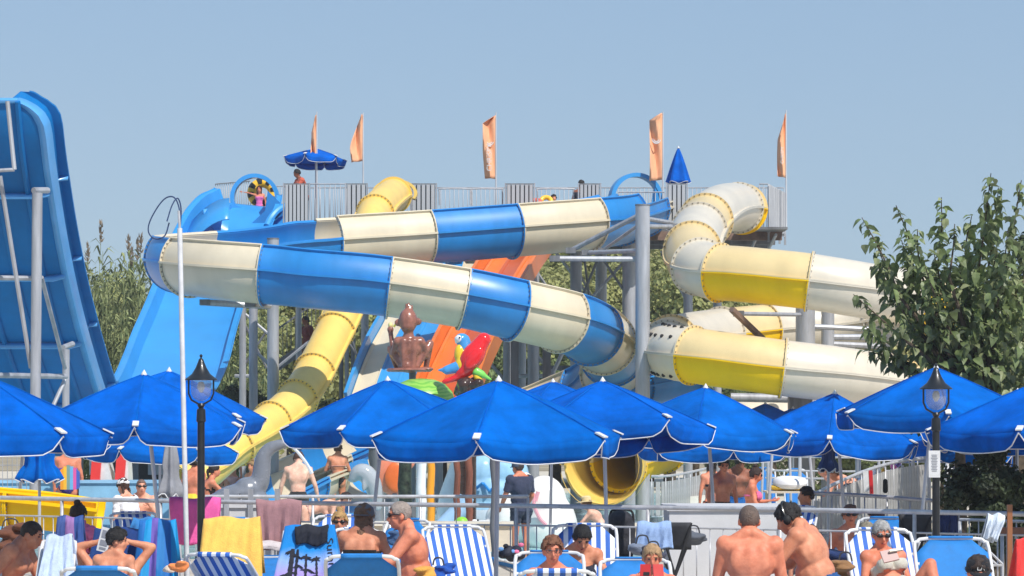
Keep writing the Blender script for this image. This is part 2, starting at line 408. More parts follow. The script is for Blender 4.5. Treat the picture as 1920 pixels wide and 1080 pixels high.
# ---------------------------------------------------------------- reed thicket left of the light blue ramp
REED = mat('reed_leaf', (0.32, 0.36, 0.15), 0.65, 0.35, 3.0, trans=0.2)
REEDD = mat('reed_leaf_dark', (0.15, 0.18, 0.07), 0.65, 0.35, 3.0, trans=0.2)
PLUME = mat('reed_plume', (0.22, 0.17, 0.12), 0.85, 0.3, 6)
def reed(mb, rng, base, h, leafL=0.85, plume=False):
    lean = Vector((rng.uniform(-.10, .10), rng.uniform(-.06, .06), 0)) * h
    top = base + Vector((0, 0, h)) + lean
    mb.tube([base, base.lerp(top, .5) + lean * -.12, top], [.022, .018, .008], 4, 0, False)
    for k in range(int(h * 5.0)):
        z = rng.uniform(.06, .99); p = base.lerp(top, z); a = rng.uniform(0, 6.28)
        dr = Vector((math.cos(a), math.sin(a) * .7, 0)); L = leafL * rng.uniform(.5, 1.2) * (1.15 - .5 * z)
        p1 = p + dr * L * .35 + Vector((0, 0, L * .45)); p2 = p + dr * L * .85 + Vector((0, 0, L * rng.uniform(-.1, .35)))
        w = Vector((-dr.y, dr.x, 0.3)).normalized() * .038
        mi = 0 if rng.random() < .62 else 1
        mb.add([p - w * .6, p + w * .6, p1 + w, p1 - w, p2], [(0, 1, 2, 3), (3, 2, 4)], mi, smooth=False)
    if plume:
        for k in range(26):
            z = rng.random(); p = top + Vector((rng.gauss(0, .02), rng.gauss(0, .02), z * .55 - .08)); a = rng.uniform(0, 6.28)
            q = p + Vector((math.cos(a) * .11 * (1 - z * .7), math.sin(a) * .08, .14)); w = Vector((.025, 0, 0.0))
            mb.add([p - w, p + w, q], [(0, 1, 2)], 2, smooth=False)
rr = random.Random(3); mb = MB()
for k in range(230):
    px = rr.uniform(120, 500); D = rr.uniform(78, 86)
    top = 520 + rr.uniform(-45, 40) - (25 if 190 < px < 280 else 0) + (60 if px > 320 else 0)
    base = P(px, 790, D); base.z = 0.0
    reed(mb, rr, base, ZZ(top, D) - 0.3)
mb.build('reed_thicket', [REED, REEDD, PLUME], label='dense green reed thicket between the blue slides', cat='reeds', kind='stuff')
tall = [(156, 437, 'tallest reed, its plume nearest the deep blue slide'), (170, 430, 'tall reed with a dark plume, second from the deep blue slide'), (178, 470, 'bushy reed just right of the two tallest'),
        (222, 462, 'slim reed in the middle of the thicket'), (242, 455, 'reed with a narrow plume right of the middle'), (252, 478, 'bent reed beside the plume right of the middle'), (270, 456, 'reed with a plume nearest the flume bend'), (264, 486, 'leafy reed below the rope loops')]
for px, py, lb in tall:
    D = 79; mb = MB(); base = P(px, 790, D); base.z = 0.0
    reed(mb, rr, base, ZZ(py, D) - 0.3, 0.8, True)
    mb.build('reed', [REED, REEDD, PLUME], label=lb, cat='reed', group='tall reeds above the thicket')

# ---------------------------------------------------------------- mulberry and dense tree at right
ML = mat('mulberry_leaf', (0.19, 0.25, 0.09), 0.45, 0.35, 1.5, trans=0.3, spec=0.6)
ML2 = mat('mulberry_leaf_pale', (0.32, 0.36, 0.17), 0.45, 0.3, 1.5, trans=0.3, spec=0.6)
def leaf_shape(L, w, fold, curl):
    """a pointed, folded, drooping leaf: two halves of three faces"""
    pts = [(0, 0), (.22, .8), (.5, 1.0), (.78, .55), (1, 0)]
    mb = MB(); vs = []
    for t, q in pts:
        z = -curl * t * t * L; vs += [(0, t * L, z), (q * w, t * L * .97, z + fold * q * w), (-q * w, t * L * .97, z + fold * q * w)]
    fs = []
    for i in range(4):
        a, b = i * 3, (i + 1) * 3; fs += [(a, a + 1, b + 1, b), (a, b, b + 2, a + 2)]
    mb.add([Vector(v) for v in vs], fs, 0, smooth=False)
    return mb
leaf_meshes = [leaf_shape(.17, .052, .35, .5).mesh('leaf', ML), leaf_shape(.15, .052, .2, .8).mesh('leaf', ML), leaf_shape(.16, .045, .5, .3).mesh('leaf', ML2)]
leaf_raw = [leaf_shape(.17, .052, .35, .5), leaf_shape(.15, .052, .2, .8), leaf_shape(.14, .045, .5, .3)]
D = 37.0
tb = P(1885, 790, D); tb.z = 0.36
tree = thing('mulberry_tree', 'leafy green mulberry tree with upright shoots, in front of the yellow tube slide', 'tree', tb)
rm = random.Random(21)
shoots = []   # shoot base px, tip px
for bx, by, tx, ty in [(1690, 560, 1616, 408), (1715, 540, 1680, 385), (1700, 600, 1640, 450), (1750, 540, 1765, 370), (1740, 560, 1720, 430), (1780, 520, 1790, 420), (1830, 540, 1858, 325), (1850, 520, 1872, 352), (1880, 540, 1915, 338), (1810, 530, 1822, 405), (1800, 560, 1840, 450), (1700, 640, 1600, 552), (1690, 690, 1622, 612), (1720, 700, 1628, 660), (1740, 650, 1660, 560), (1760, 640, 1700, 480), (1790, 640, 1750, 470), (1830, 640, 1800, 480), (1860, 620, 1890, 430), (1760, 700, 1690, 590), (1790, 700, 1740, 560), (1820, 700, 1790, 560), (1850, 690, 1840, 540), (1740, 720, 1665, 650), (1780, 735, 1710, 640), (1820, 735, 1770, 620), (1720, 620, 1650, 510), (1880, 680, 1880, 520), (1840, 600, 1870, 470), (1700, 580, 1690, 450), (1770, 600, 1735, 500), (1900, 600, 1925, 440)]:
    shoots.append((P(bx, by, D + rm.uniform(-.6, .9)), P(tx, ty, D + rm.uniform(-1.2, 1.0))))
wood = MB(); wood.tube([tb, tb + Vector((-.05, 0, .9)), P(1850, 720, D)], [.14, .11, .09], 8)
hub = P(1850, 720, D); leaves = []
for a, b in shoots:
    wood.tube([hub, hub.lerp(a, .6) + Vector((0, 0, -.1)), a], [.05, .035, .02], 6)
    mid = a.lerp(b, .5) + Vector((rm.uniform(-.08, .08), 0, .06))
    pts = catmull([a, mid, b], 6); wood.tube(pts, [.016 - .011 * i / len(pts) for i in range(len(pts))], 5)
    L = (b - a).length; n = int(L * 30)
    for i in range(n):
        t = (i + rm.random()) / n; p = pts[min(len(pts) - 1, int(t * (len(pts) - 1)))].lerp(pts[min(len(pts) - 1, int(t * (len(pts) - 1)) + 1)], .5)
        leaves.append((p + Vector((rm.gauss(0, .02), rm.gauss(0, .05), rm.gauss(0, .02))), rm.uniform(0, 6.28), rm.uniform(-.9, .25), rm.uniform(.7, 1.25) * (1.05 - .3 * t)))
    for i in range(int(L * 15)):
        t = rm.random() * .75; p = a.lerp(b, t) + Vector((rm.gauss(0, .09), rm.gauss(0, .2), rm.gauss(0, .09)))
        leaves.append((p, rm.uniform(0, 6.28), rm.uniform(-1.0, .2), rm.uniform(.7, 1.2)))
for i in range(2300):
    p = P(max(1715, rm.gauss(1852, 62)), max(500, rm.gauss(640, 65)), D + rm.uniform(-.7, 1.4)); leaves.append((p, rm.uniform(0, 6.28), rm.uniform(-1.1, .2), rm.uniform(.7, 1.25)))
wood.build('trunk', BARK, tree)
leaves.sort(key=lambda q: q[0].y); rest = MB()
front = set(rm.sample(range(min(900, len(leaves))), 300))
for i, (p, az, pt, s) in enumerate(leaves):
    kd = i % 3
    if i in front:
        inst('leaf', leaf_meshes[kd], tree, p, (pt, rm.uniform(-.5, .5), az), (s, s, s))
    else:
        M = Euler((pt, rm.uniform(-.5, .5), az)).to_matrix() * s; src = leaf_raw[kd]
        rest.add([p + M @ Vector(v) for v in src.v], src.f, 1 if kd == 2 else 0, smooth=False)
tag(rest.build('foliage', [ML, ML2], tree), kind='stuff')

def dense_tree(px, py, D, rx, rz, n, seed, m, size, name, lb, cat='tree', clumps=26):
    p = P(px, py, D); base = Vector((p.x, p.y, 0.36)); t = thing(name, lb, cat, base)
    me = crown_mesh(seed, rx, rx * .7, rz, clumps, n, size, 'crown', m, 0.9); inst('crown', me, t, p)
    mb = MB(); mb.tube([base, base.lerp(p, .6), p], [.12, .09, .05], 7); mb.build('trunk', BARK, t)
DG = mat('foliage_yellow_green', (0.20, 0.20, 0.055), 0.6, 0.35, 2.5, trans=0.2)
dense_tree(1912, 620, 38.3, 0.62, 1.2, 620, 8, DG, 0.085, 'weeping_tree', 'dense yellow green weeping tree at the right edge behind the mulberry')
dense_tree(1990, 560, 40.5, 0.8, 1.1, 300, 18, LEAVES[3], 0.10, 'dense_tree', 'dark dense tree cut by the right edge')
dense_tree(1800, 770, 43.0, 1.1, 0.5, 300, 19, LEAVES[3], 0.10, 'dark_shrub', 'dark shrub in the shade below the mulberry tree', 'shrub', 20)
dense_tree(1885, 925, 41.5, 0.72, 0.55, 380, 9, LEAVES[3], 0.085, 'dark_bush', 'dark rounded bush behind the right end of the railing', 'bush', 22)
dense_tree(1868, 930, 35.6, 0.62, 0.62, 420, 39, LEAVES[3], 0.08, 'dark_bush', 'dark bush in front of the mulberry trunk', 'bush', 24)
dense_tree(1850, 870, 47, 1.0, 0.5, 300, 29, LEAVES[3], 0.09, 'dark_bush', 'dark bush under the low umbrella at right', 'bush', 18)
for k, (px, py, D, rx, rz, lb) in enumerate([(1450, 830, 80, 1.8, .5, 'green hedge bush behind the grass bank, left one'), (1560, 840, 76, 1.6, .5, 'green hedge bush behind the closed umbrella'), (1660, 845, 74, 1.6, .5, 'green hedge bush behind the balloon'), (1770, 860, 66, 1.5, .5, 'green hedge bush behind the white rope fence')]):
    dense_tree(px, py, D, rx, rz, 200, 60 + k, LEAVES[1], 0.14, 'hedge_bush', lb, 'bush', 18)
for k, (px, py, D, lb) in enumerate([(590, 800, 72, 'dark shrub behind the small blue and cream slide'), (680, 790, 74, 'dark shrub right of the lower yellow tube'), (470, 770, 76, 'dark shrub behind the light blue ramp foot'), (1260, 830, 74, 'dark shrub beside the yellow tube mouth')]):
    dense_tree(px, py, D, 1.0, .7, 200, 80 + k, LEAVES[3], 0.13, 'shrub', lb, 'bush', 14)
# grass tufts over the lawn bank
gm = MB(); rg = random.Random(4)
for k in range(9000):
    x = rg.uniform(6.6, 16); y = rg.uniform(44, 57); h = rg.uniform(.06, .2); a = rg.uniform(0, 3.14)
    w = Vector((math.cos(a), math.sin(a), 0)) * .02; b = Vector((x, y, .215))
    gm.add([b - w, b + w, b + Vector((rg.uniform(-.05, .05), rg.uniform(-.05, .05), h))], [(0, 1, 2)], smooth=False)
gm.build('lawn_grass', LEAVES[1], label='short green lawn grass right of the pool', cat='grass', kind='stuff')
# ================================================================ water slides
def nearest(pts, q):
    return min(range(len(pts)), key=lambda i: (pts[i] - q).length)
def bolts_ring(mb, fr, r, a0, a1, n):
    p, sd, up, t = fr
    for k in range(n):
        a = R(a0 + (a1 - a0) * (k + .5) / n); c = p + (sd * math.cos(a) + up * math.sin(a)) * r
        for sgn in (-1, 1):
            q = c + t * .024 * sgn; u = (sd * math.cos(a) + up * math.sin(a)); v = t.cross(u)
            ring = [q + (u * math.cos(b) + v * math.sin(b)) * .017 for b in (0, 1.05, 2.09, 3.14, 4.19, 5.24)]
            mb.prism(ring, t * -.012, t * .012)
def open_flume(root, pts, breaks, r, cols, a0, a1, th=.03, step=.22, lip=True, name='flume_segment'):
    """open channel of moulded segments; a0/a1 = arc of the wall for each segment (degrees, 0 = right hand side)"""
    pts = resample(pts, step); fr = frames(pts)
    idx = [0] + sorted(nearest(pts, b) for b in breaks) + [len(pts) - 1]
    for k in range(len(idx) - 1):
        i0, i1 = idx[k], idx[k + 1]
        if i1 - i0 < 1: continue
        b0 = a0[k] if isinstance(a0, list) else a0; b1 = a1[k] if isinstance(a1, list) else a1
        f = fr[i0:i1 + 1]; mb = MB()
        sweep(mb, f, arc_wall(r, b0, b1, th, 26))
        for ang in (0, -180):                                  # moulded joint between lower half and upper wall
            if (ang == 0 and b0 >= 0) or (ang == -180 and b1 <= -180):
                s = 1 if ang == 0 else -1
                sweep(mb, f, [(s * (r - .005), -.022), (s * (r + .075), -.022), (s * (r + .075), .022), (s * (r - .005), .022)])
        if lip:
            for ang in (b0, b1):
                ca, sa = math.cos(R(ang)), math.sin(R(ang))
                rad = Vector((ca, sa)); 
                q = [(ca * (r - .02), sa * (r - .02)), (ca * (r + .06), sa * (r + .06))]
                n = (-sa * .03, ca * .03) if ang == b0 else (sa * .03, -ca * .03)
                sweep(mb, f, [q[0], q[1], (q[1][0] + n[0], q[1][1] + n[1]), (q[0][0] + n[0], q[0][1] + n[1])])
        ring = arc_wall(r + .06, b0, b1, .05, 26)
        for e, s in ((0, 1), (-1, -1)):
            p, sd, up, t = f[e]
            sweep(mb, [(p + t * .002 * s, sd, up, t), (p + t * .024 * s, sd, up, t)], ring)
        o = mb.build(name, cols[k % len(cols)], root)
        bm_ = MB(); bolts_ring(bm_, f[-1], r + .03, b0 + 4, b1 - 4, 30)
        if k < len(idx) - 2: tag(bm_.build('bolts', BOLT, o), kind='stuff')
    return pts
def tube_slide(root, pts, breaks, r, cols, th=.025, step=.2, name='tube_segment'):
    pts = resample(pts, step); fr = frames(pts)
    idx = [0] + sorted(nearest(pts, b) for b in breaks) + [len(pts) - 1]
    for k in range(len(idx) - 1):
        i0, i1 = idx[k], idx[k + 1]
        if i1 - i0 < 1: continue
        f = fr[i0:i1 + 1]; up_m, lo_m = cols[k % len(cols)]
        for half, (b0, b1, m) in enumerate(((0, 180, up_m), (0, -180, lo_m))):
            mb = MB(); sweep(mb, f, arc_wall(r, b0, b1, th, 20))
            z = .002 if half == 0 else -.002; h = .028 if half == 0 else -.028
            for s in (1, -1):
                sweep(mb, f, [(s * (r - .01), z), (s * (r + .06), z), (s * (r + .06), h), (s * (r - .01), h)])
            for e, s in ((0, 1), (-1, -1)):
                p, sd, up, t = f[e]
                sweep(mb, [(p + t * .002 * s, sd, up, t), (p + t * .024 * s, sd, up, t)], arc_wall(r + .055, b0, b1, .06, 20))
            o = mb.build(name, m, root)
            bm_ = MB(); bolts_ring(bm_, f[-1], r + .03, b0, b1, 15); tag(bm_.build('bolts', BOLT, o), kind='stuff')
    return pts

# ---------------------------------------------------------------- blue and cream open flume
r_f = .68
up_pts = [P(1225, 382, 73), P(1190, 396, 70.5), P(1140, 410, 68.2), P(1060, 419, 67), P(965, 427, 66.3), P(795, 440, 65.3), P(620, 451, 64.2), P(560, 456, 63.7)]
cx = PX(530, 61.2); z0, z1 = ZZ(460, 63.4), ZZ(512, 58.9)
turn = [Vector((cx - 2.25 * math.sin(a), 61.2 + 2.25 * math.cos(a), z0 + (z1 - z0) * a / math.pi)) for a in (.35, .8, 1.3, 1.8, 2.3, 2.75)]
fr_pts = [P(545, 513, 58.9), P(620, 521, 58.7), P(720, 531, 58.7), P(865, 553, 58.8), P(960, 575, 59.1), P(1050, 598, 59.9), P(1105, 622, 61.4), P(1140, 652, 63.4), P(1150, 690, 65.8), P(1120, 722, 67.8), P(1050, 750, 69), P(960, 780, 69.5), P(900, 800, 69.5)]
flume_path = catmull(up_pts + turn + fr_pts, 10)
flume = thing('open_flume', 'long blue and cream open flume slide curving in front of the tower', 'water slide', (P(760, 520, 62).x, 62, WZ))
brk = [P(1200, 392, 71.2), P(1158, 405, 69), P(1097, 414, 67.5), P(965, 427, 66.3), P(795, 440, 65.3), P(620, 451, 64.2), P(430, 464, 63.0), Vector((cx - 2.25, 61.2, (z0 + z1) / 2 + .1)), P(345, 492, 59.8), P(505, 509, 59), P(722, 531, 58.7), P(865, 553, 58.8), P(962, 575, 59.1), P(1058, 600, 60), P(1108, 624, 61.5), P(1133, 645, 62.9), P(1148, 668, 64.4), P(1146, 700, 66.4), P(1100, 732, 68.3)]
colsF = [FC, FB, FB, FC, FB, FC, FB, FC, FB, FC, FB, FC, FB, FC, FB, FC, FB, FC, FB, FC]
a0s = [12, 30, 44, 44, 44, 44, 40, 40, 42, 45, 45, 45, 45, 45, 45, 45, 45, 45, 45, 45]
a1s = [-190, -200, -225, -225, -225, -225, -181, -181, -200, -222] + [-222] * 10
open_flume(flume, flume_path, brk, r_f, colsF, a0s, a1s)
# arch over the flume entry
def arch(root, c, r, th, m, a_from=-20, a_to=200, depth=.35, name='entry_arch', yaw=0):
    mb = MB(); A = [R(a_from + (a_to - a_from) * i / 30) for i in range(31)]; sdv = Vector((math.cos(yaw), math.sin(yaw), 0)); fwd = Vector((-math.sin(yaw), math.cos(yaw), 0))
    rows = []
    for a in A:
        e = sdv * math.cos(a) + Vector((0, 0, 1)) * math.sin(a)
        rows.append([c + e * r - fwd * depth / 2, c + e * (r + th) - fwd * depth / 2, c + e * (r + th) + fwd * depth / 2, c + e * r + fwd * depth / 2])
    mb.grid(rows, closed=True); mb.f += [(0, 1, 2, 3), tuple(120 + q for q in (3, 2, 1, 0))]; mb.m += [0, 0]; mb.sm += [False] * 2
    return mb.build(name, m, root)
arch(flume, P(1192, 376, 72.6), .60, .10, FL, -35, 200, .3, yaw=.25)
mb = MB(); mb.prism([P(1228, 345, 72.6), P(1242, 390, 72.6), P(1240, 418, 72.6), P(1218, 418, 72.6), P(1222, 380, 72.6)], (0, 0, 0), (0, .6, 0)); mb.build('entry_side', FL, flume)

# ---------------------------------------------------------------- yellow and white tube slide, right
tubeR = thing('tube_slide', 'large yellow and white enclosed tube slide looping down at the right', 'water slide', (P(1450, 600, 62).x, 62, WZ))
ctrl = [P(1392, 392, 70.5), P(1372, 388, 69), P(1345, 396, 66.8), P(1318, 420, 64.8), P(1300, 455, 62.8), P(1302, 492, 61.1), P(1335, 509, 60.2), P(1390, 514, 59.8), P(1460, 521, 59.5), P(1520, 528, 59.3), P(1600, 541, 59.4), P(1690, 556, 60.2), P(1750, 570, 62), P(1765, 585, 64.4), P(1720, 597, 66.5), P(1640, 604, 67.6), P(1540, 612, 67.8), P(1430, 618, 67.2), P(1350, 626, 65.8), P(1285, 636, 63.9), P(1250, 648, 62), P(1262, 660, 60.5), P(1310, 668, 59.8), P(1380, 678, 59.5), P(1475, 691, 59.3), P(1570, 702, 59.5), P(1660, 716, 60.4), P(1720, 735, 62.3), P(1725, 755, 64.8), P(1670, 768, 66.6), P(1560, 778, 67.4), P(1430, 792, 67), P(1320, 810, 65.4), P(1240, 835, 63.2), P(1190, 856, 61.2), P(1160, 868, 60)]
tpts = catmull(ctrl, 10)
tb_ = [P(1384, 390, 70), P(1325, 413, 65.3), P(1312, 428, 64.2), P(1299, 470, 62.2), P(1308, 500, 60.7), P(1348, 511, 60.1), P(1515, 527, 59.3), P(1690, 556, 60.2), P(1765, 585, 64.4), P(1640, 604, 67.6), P(1435, 618, 67.2), P(1350, 626, 65.8), P(1262, 643, 62.8), P(1252, 655, 61.2), P(1300, 667, 60), P(1475, 691, 59.3), P(1660, 716, 60.4), P(1725, 755, 64.8), P(1560, 778, 67.4), P(1320, 810, 65.4), P(1240, 835, 63.2)]
WW = (FW, FW); YY = (FYS, FY); YW = (FYS, FYS)  # YY paints the sunlit upper half paler than the lower half
tcols = [YY, WW, YW, WW, YW, WW, YY, WW, YY, WW, WW, YY, (FW, FW), YW, WW, YY, WW, YY, WW, WW, WW, YY]
tube_slide(tubeR, tpts, tb_, .585, tcols)
# flared mouth over the splash pool
mb = MB(); fr = frames(resample(catmull([P(1190, 853, 61.5), P(1150, 868, 60.0), P(1132, 872, 59.2)], 6), .12))
n = len(fr)
def mouth(i):
    t = i / (n - 1); r = .60 + .24 * t ** 2
    return [(r * math.cos(R(a)), r * math.sin(R(a))) for a in range(0, 360, 12)] 
rows = [[p + sd * a + up * b for a, b in mouth(i)] for i, (p, sd, up, t) in enumerate(fr)]
mb.grid(rows, closed=True); mb.build('mouth', FG, tubeR, solid=.03)
mb = MB(); p, sd, up, t = fr[-1]; sweep(mb, [(p, sd, up, t), (p + t * .05, sd, up, t)], [(.93 * math.cos(R(a)), .93 * math.sin(R(a))) for a in range(0, 360, 10)] + [(.76 * math.cos(R(a)), .76 * math.sin(R(a))) for a in range(350, -1, -10)] , cap=False)
mb.build('mouth_rim', FG, tubeR)
# row of drain holes on the white elbow
fr2 = frames(resample(tpts, .2))
i0 = nearest([q[0] for q in fr2], P(1285, 664, 60.2))
for ang, cnt in ((38, 5), (-52, 5), (74, 5)):
    for k in range(cnt):
        p, sd, up, t = fr2[max(0, i0 - 3 + k)]; a = R(ang); e = sd * math.cos(a) + up * math.sin(a)
        MB().ball(p + e * .588, (.045, .03, .045), 8, 6).build('drain_hole', BLKM, tubeR)

# ---------------------------------------------------------------- pale yellow tube, left of centre
tubeL = thing('tube_slide', 'slim pale yellow tube slide dropping behind the flume to the left', 'water slide', (P(600, 700, 62).x, 62, WZ))
ctrl = [P(738, 366, 70.5), P(724, 376, 69.3), P(704, 398, 67.8), P(690, 440, 66.4), P(668, 520, 65.2), P(637, 600, 63.4), P(603, 670, 62.1), P(572, 728, 60.8), P(535, 772, 59.6), P(480, 812, 58.4), P(425, 846, 57.6), P(385, 880, 57), P(350, 905, 56.8)]
lpts = catmull(ctrl, 10)
tube_slide(tubeL, lpts, [P(704, 398, 67.8), P(668, 520, 65.2), P(628, 620, 63.1), P(592, 692, 61.6), P(556, 750, 60.2), P(513, 790, 59.1), P(446, 834, 57.9)], .41, [(FG, FG)] * 9)
mb = MB(); c = P(740, 366, 70.6); rows = []
for i in range(25):
    a = R(-25 + 230 * i / 24); e = Vector((math.cos(a) * .48, 0, math.sin(a) * .30 + .05)); rows.append([c + e, c + e * 1.16, c + e * 1.16 + Vector((0, .5, 0)), c + e + Vector((0, .5, 0))])
mb.grid(rows, closed=True); mb.build('entry_hood', FG, tubeL)

# ---------------------------------------------------------------- boomerang slide: light blue ramp, valley and deep blue end wall
boom = thing('boomerang_slide', 'tall blue boomerang slide with light blue ramp and deep blue end wall', 'water slide', (-7.5, 57, WZ))
def lane_sheet(mb, rows, m=0): mb.grid(rows, m)
# ramp profile: (distance, height, centre x, half width)
ramp = []
for py, l_, r_, D in [(385, 402, 532, 77.5), (400, 376, 530, 77.0), (430, 347, 515, 76.4), (480, 320, 492, 75.4), (520, 305, 478, 74.4), (560, 290, 467, 73.2), (600, 274, 456, 71.8), (650, 252, 442, 69.8), (700, 233, 430, 67.6), (740, 215, 415, 65.4), (775, 190, 390, 62.5)]:
    ramp.append((D, ZZ(py, D), PX((l_ + r_) / 2, D), (r_ - l_) / 2 * D / F - .12))
ramp += [(59.0, 1.9, -8.5, 1.2)]
wallp = [(55.2, 1.75, -8.52, 1.18), (53.4, 2.15, -8.52, 1.18), (51.5, 2.75, -8.52, 1.18), (49.8, 3.5, -8.52, 1.18), (48.1, 4.4, -8.52, 1.18), (46.8, 5.3, -8.52, 1.18), (45.9, 6.1, -8.52, 1.18), (45.5, 6.5, -8.52, 1.18), (45.2, 6.9, -8.52, 1.18), (45.08, 7.10, -8.52, 1.16), (45.0, 7.25, -8.52, 1.09), (44.95, 7.36, -8.52, .97), (44.92, 7.43, -8.52, .84), (44.9, 7.47, -8.52, .70)]
def lane(points, nrm_sign, hw_wall, name, m, cut=None):
    pts = catmull([Vector((x, y, z)) for y, z, x, w in points], 6); ws = np.interp(np.linspace(0, len(points) - 1, len(pts)), range(len(points)), [q[3] for q in points])
    fr = []
    for i, p in enumerate(pts):
        t = (pts[min(i + 1, len(pts) - 1)] - pts[max(i - 1, 0)]).normalized(); sd = Vector((1, 0, 0)); sd = (sd - t * sd.dot(t)).normalized(); n = sd.cross(t); n = n if n.z >= 0 or True else -n
        fr.append((p, sd, n * nrm_sign, t))
    mb = MB(); rows = []
    for (p, sd, n, t), w in zip(fr, ws):
        pr = [(-w - .14, hw_wall), (-w - .14, hw_wall - .03), (-w, hw_wall - .03), (-w + .10, .03), (-w + .22, 0), (w - .22, 0), (w - .10, .03), (w, hw_wall - .03), (w + .14, hw_wall - .03), (w + .14, hw_wall)]
        rows.append([p + sd * a + n * b for a, b in pr])
    mb.grid(rows); o = mb.build(name, m, boom, solid=.03, angle=25)
    return fr, ws
frA, wsA = lane(ramp, -1, .42, 'ramp', FL)
frB, wsB = lane([ramp[-1]] + wallp, -1, .42, 'end_wall', FD)
w = 1.18
mb = MB(); rows = [[p + sd * (q + .14) * x + n * (.42 + o) for x, o in ((-1, -.0), (-.94, -.10), (-.4, -.34), (.4, -.34), (.94, -.10), (1, 0))] for (p, sd, n, t), q in zip(frB[-2:], wsB[-2:])]
p, sd, n, t = frB[-1]; mb = MB(); q = wsB[-1]
mb.tube([p + sd * (q + .02) * x + n * .0 for x in [i / 8 for i in range(-8, 9)]], .045, 8); mb.build('top_lip', FE, boom)
# back-side flanges and stiffening ribs of the end wall
N = len(frB)
for zz in (6.13, 4.81, 3.72, 2.8):
    i = min(range(N), key=lambda q: abs(frB[q][0].z - zz) + (9 if frB[q][0].y > 54 else 0))
    p, sd, n, t = frB[i]; mb = MB()
    pr = [(-w - .14, .42), (-w, .40), (-w + .12, .03), (-w + .3, -.03), (w - .3, -.03), (w - .12, .03), (w, .40), (w + .14, .42)]
    rows = [[p + sd * a + n * b for a, b in pr], [p + sd * a * 1.0 + n * (b - .11) for a, b in pr]]
    mb.grid(rows); mb.build('flange', FE, boom, solid=.035)
for x in (-.75, -.25, .25, .72):
    mb = MB()
    sweep_pts = [(q[0] + q[1] * x + q[2] * -.035) for q in frB[10:]]
    mb.tube(sweep_pts, .05, 6); mb.build('stiffener', FD, boom)
for s in (1,):
    mb = MB(); rows = [[p + sd * (w - .16) + n * -.01, p + sd * (w - .06) + n * -.03, p + sd * (w + .02) + n * .12] for (p, sd, n, t), w in list(zip(frB, wsB))[4:]]
    mb.grid(rows); mb.build('edge_moulding', FE, boom, solid=.02)
# start tub, arch and side block
arch(boom, P(478, 372, 78.0), .56, .11, FL, -30, 205, .35)
mb = MB(); c = P(478, 400, 77.6)
rows = []
for i in range(17):
    a = R(180 + 180 * i / 16); rows.append([c + Vector((math.cos(a) * .58, -.2, math.sin(a) * .30 + .22)), c + Vector((math.cos(a) * .85, -.9, math.sin(a) * .55 + .1)), c + Vector((math.cos(a) * 1.25, -1.5, math.sin(a) * .85 + .0))])
mb.grid(rows); mb.build('start_tub', FL, boom, solid=.03)
mb = MB(); mb.prism([P(436, 372, 77.3), P(442, 384, 77.3), P(458, 391, 77.3), P(480, 394, 77.3), P(500, 391, 77.3), P(512, 384, 77.3), P(518, 376, 77.3), P(520, 430, 77.3), P(430, 430, 77.3)], (0, 0, 0), (0, .12, 0)); mb.build('tub_front', FL, boom)
mb = MB(); mb.prism([P(502, 358, 76.6), P(534, 388, 76.6), P(500, 420, 76.6), P(470, 420, 76.6), P(497, 395, 76.6)], (0, 0, 0), (0, .5, 0)); mb.build('start_cheek', FB, boom)
mb = MB(); mb.tube(catmull([P(536, 386, 76.4), P(520, 395, 76.2), P(507, 410, 76.0), P(500, 424, 75.8)], 4), .09, 8); mb.build('cheek_lip', FL, boom)
mb = MB(); mb.grid([[P(300 + 130 * u, 500 - (500 - 372) * math.sin(u * 1.57) - 8 * v * 0, 76.4 - v * 1.2) + Vector((0, 0, -v * .55)) for v in (0, .5, 1)] for u in [i / 12 for i in range(13)]]); mb.build('ramp_shoulder', FL, boom, solid=.03)
# steel frame carrying the end wall
fm = MB()
for a, b, rad in [((70, 362, 44.9), (64, 760, 44.9), .082), ((124, 655, 47.6), (122, 765, 47.6), .06)]:
    pa, pb = P(*a), P(*b); pb.z = GZ; mb = MB(); mb.tube([pa, pb], rad, 12); mb.build('leg', ST, boom)
for a, b, rad in [((14, 190, 44.2), (27, 318, 44.2), .035), ((27, 318, 44.2), (-40, 322, 44.2), .03), ((0, 330, 44.4), (58, 690, 45.0), .035), ((-60, 520, 45.0), (66, 522, 45.0), .04), ((78, 520, 45.2), (122, 690, 47.2), .035), ((-40, 703, 45.2), (124, 706, 47.4), .045), ((122, 712, 47.5), (100, 760, 47.2), .035), ((63, 357, 44.9), (90, 357, 45.2), .05), ((118, 652, 47.6), (136, 645, 48.0), .05)]:
    mb = MB(); mb.tube([P(*a), P(*b)], rad, 8); mb.build('brace', ST, boom)

# ---------------------------------------------------------------- racing slide behind the statues and orange slide
def ramp_lane(name, lb, pts, w, cols, wall=.32, m_wall=None):
    """steep straight lanes side by side; pts = centre line in (px, py, D)"""
    root = thing(name, lb, 'water slide', (P(*pts[-1]).x, pts[-1][2], WZ))
    c = catmull([P(*q) for q in pts], 6); fr = frames(c); n = len(cols); lw = 2 * w / n
    for k, m in enumerate(cols):
        x0 = -w + k * lw; mb = MB(); rows = []
        for p, sd, up, t in fr:
            rows.append([p + sd * a + up * b for a, b in ((x0 + .005, .10), (x0 + .05, .02), (x0 + lw * .5, 0), (x0 + lw - .05, .02), (x0 + lw - .005, .10))])
        mb.grid(rows); mb.build('lane', m, root, solid=.03)
    for s in (-1, 1):
        mb = MB(); sweep(mb, fr, [(s * (w + .008), -.06), (s * (w + .07), -.06), (s * (w + .10), wall), (s * (w + .02), wall)]); mb.build('side_wall', m_wall or cols[0], root)
    return root
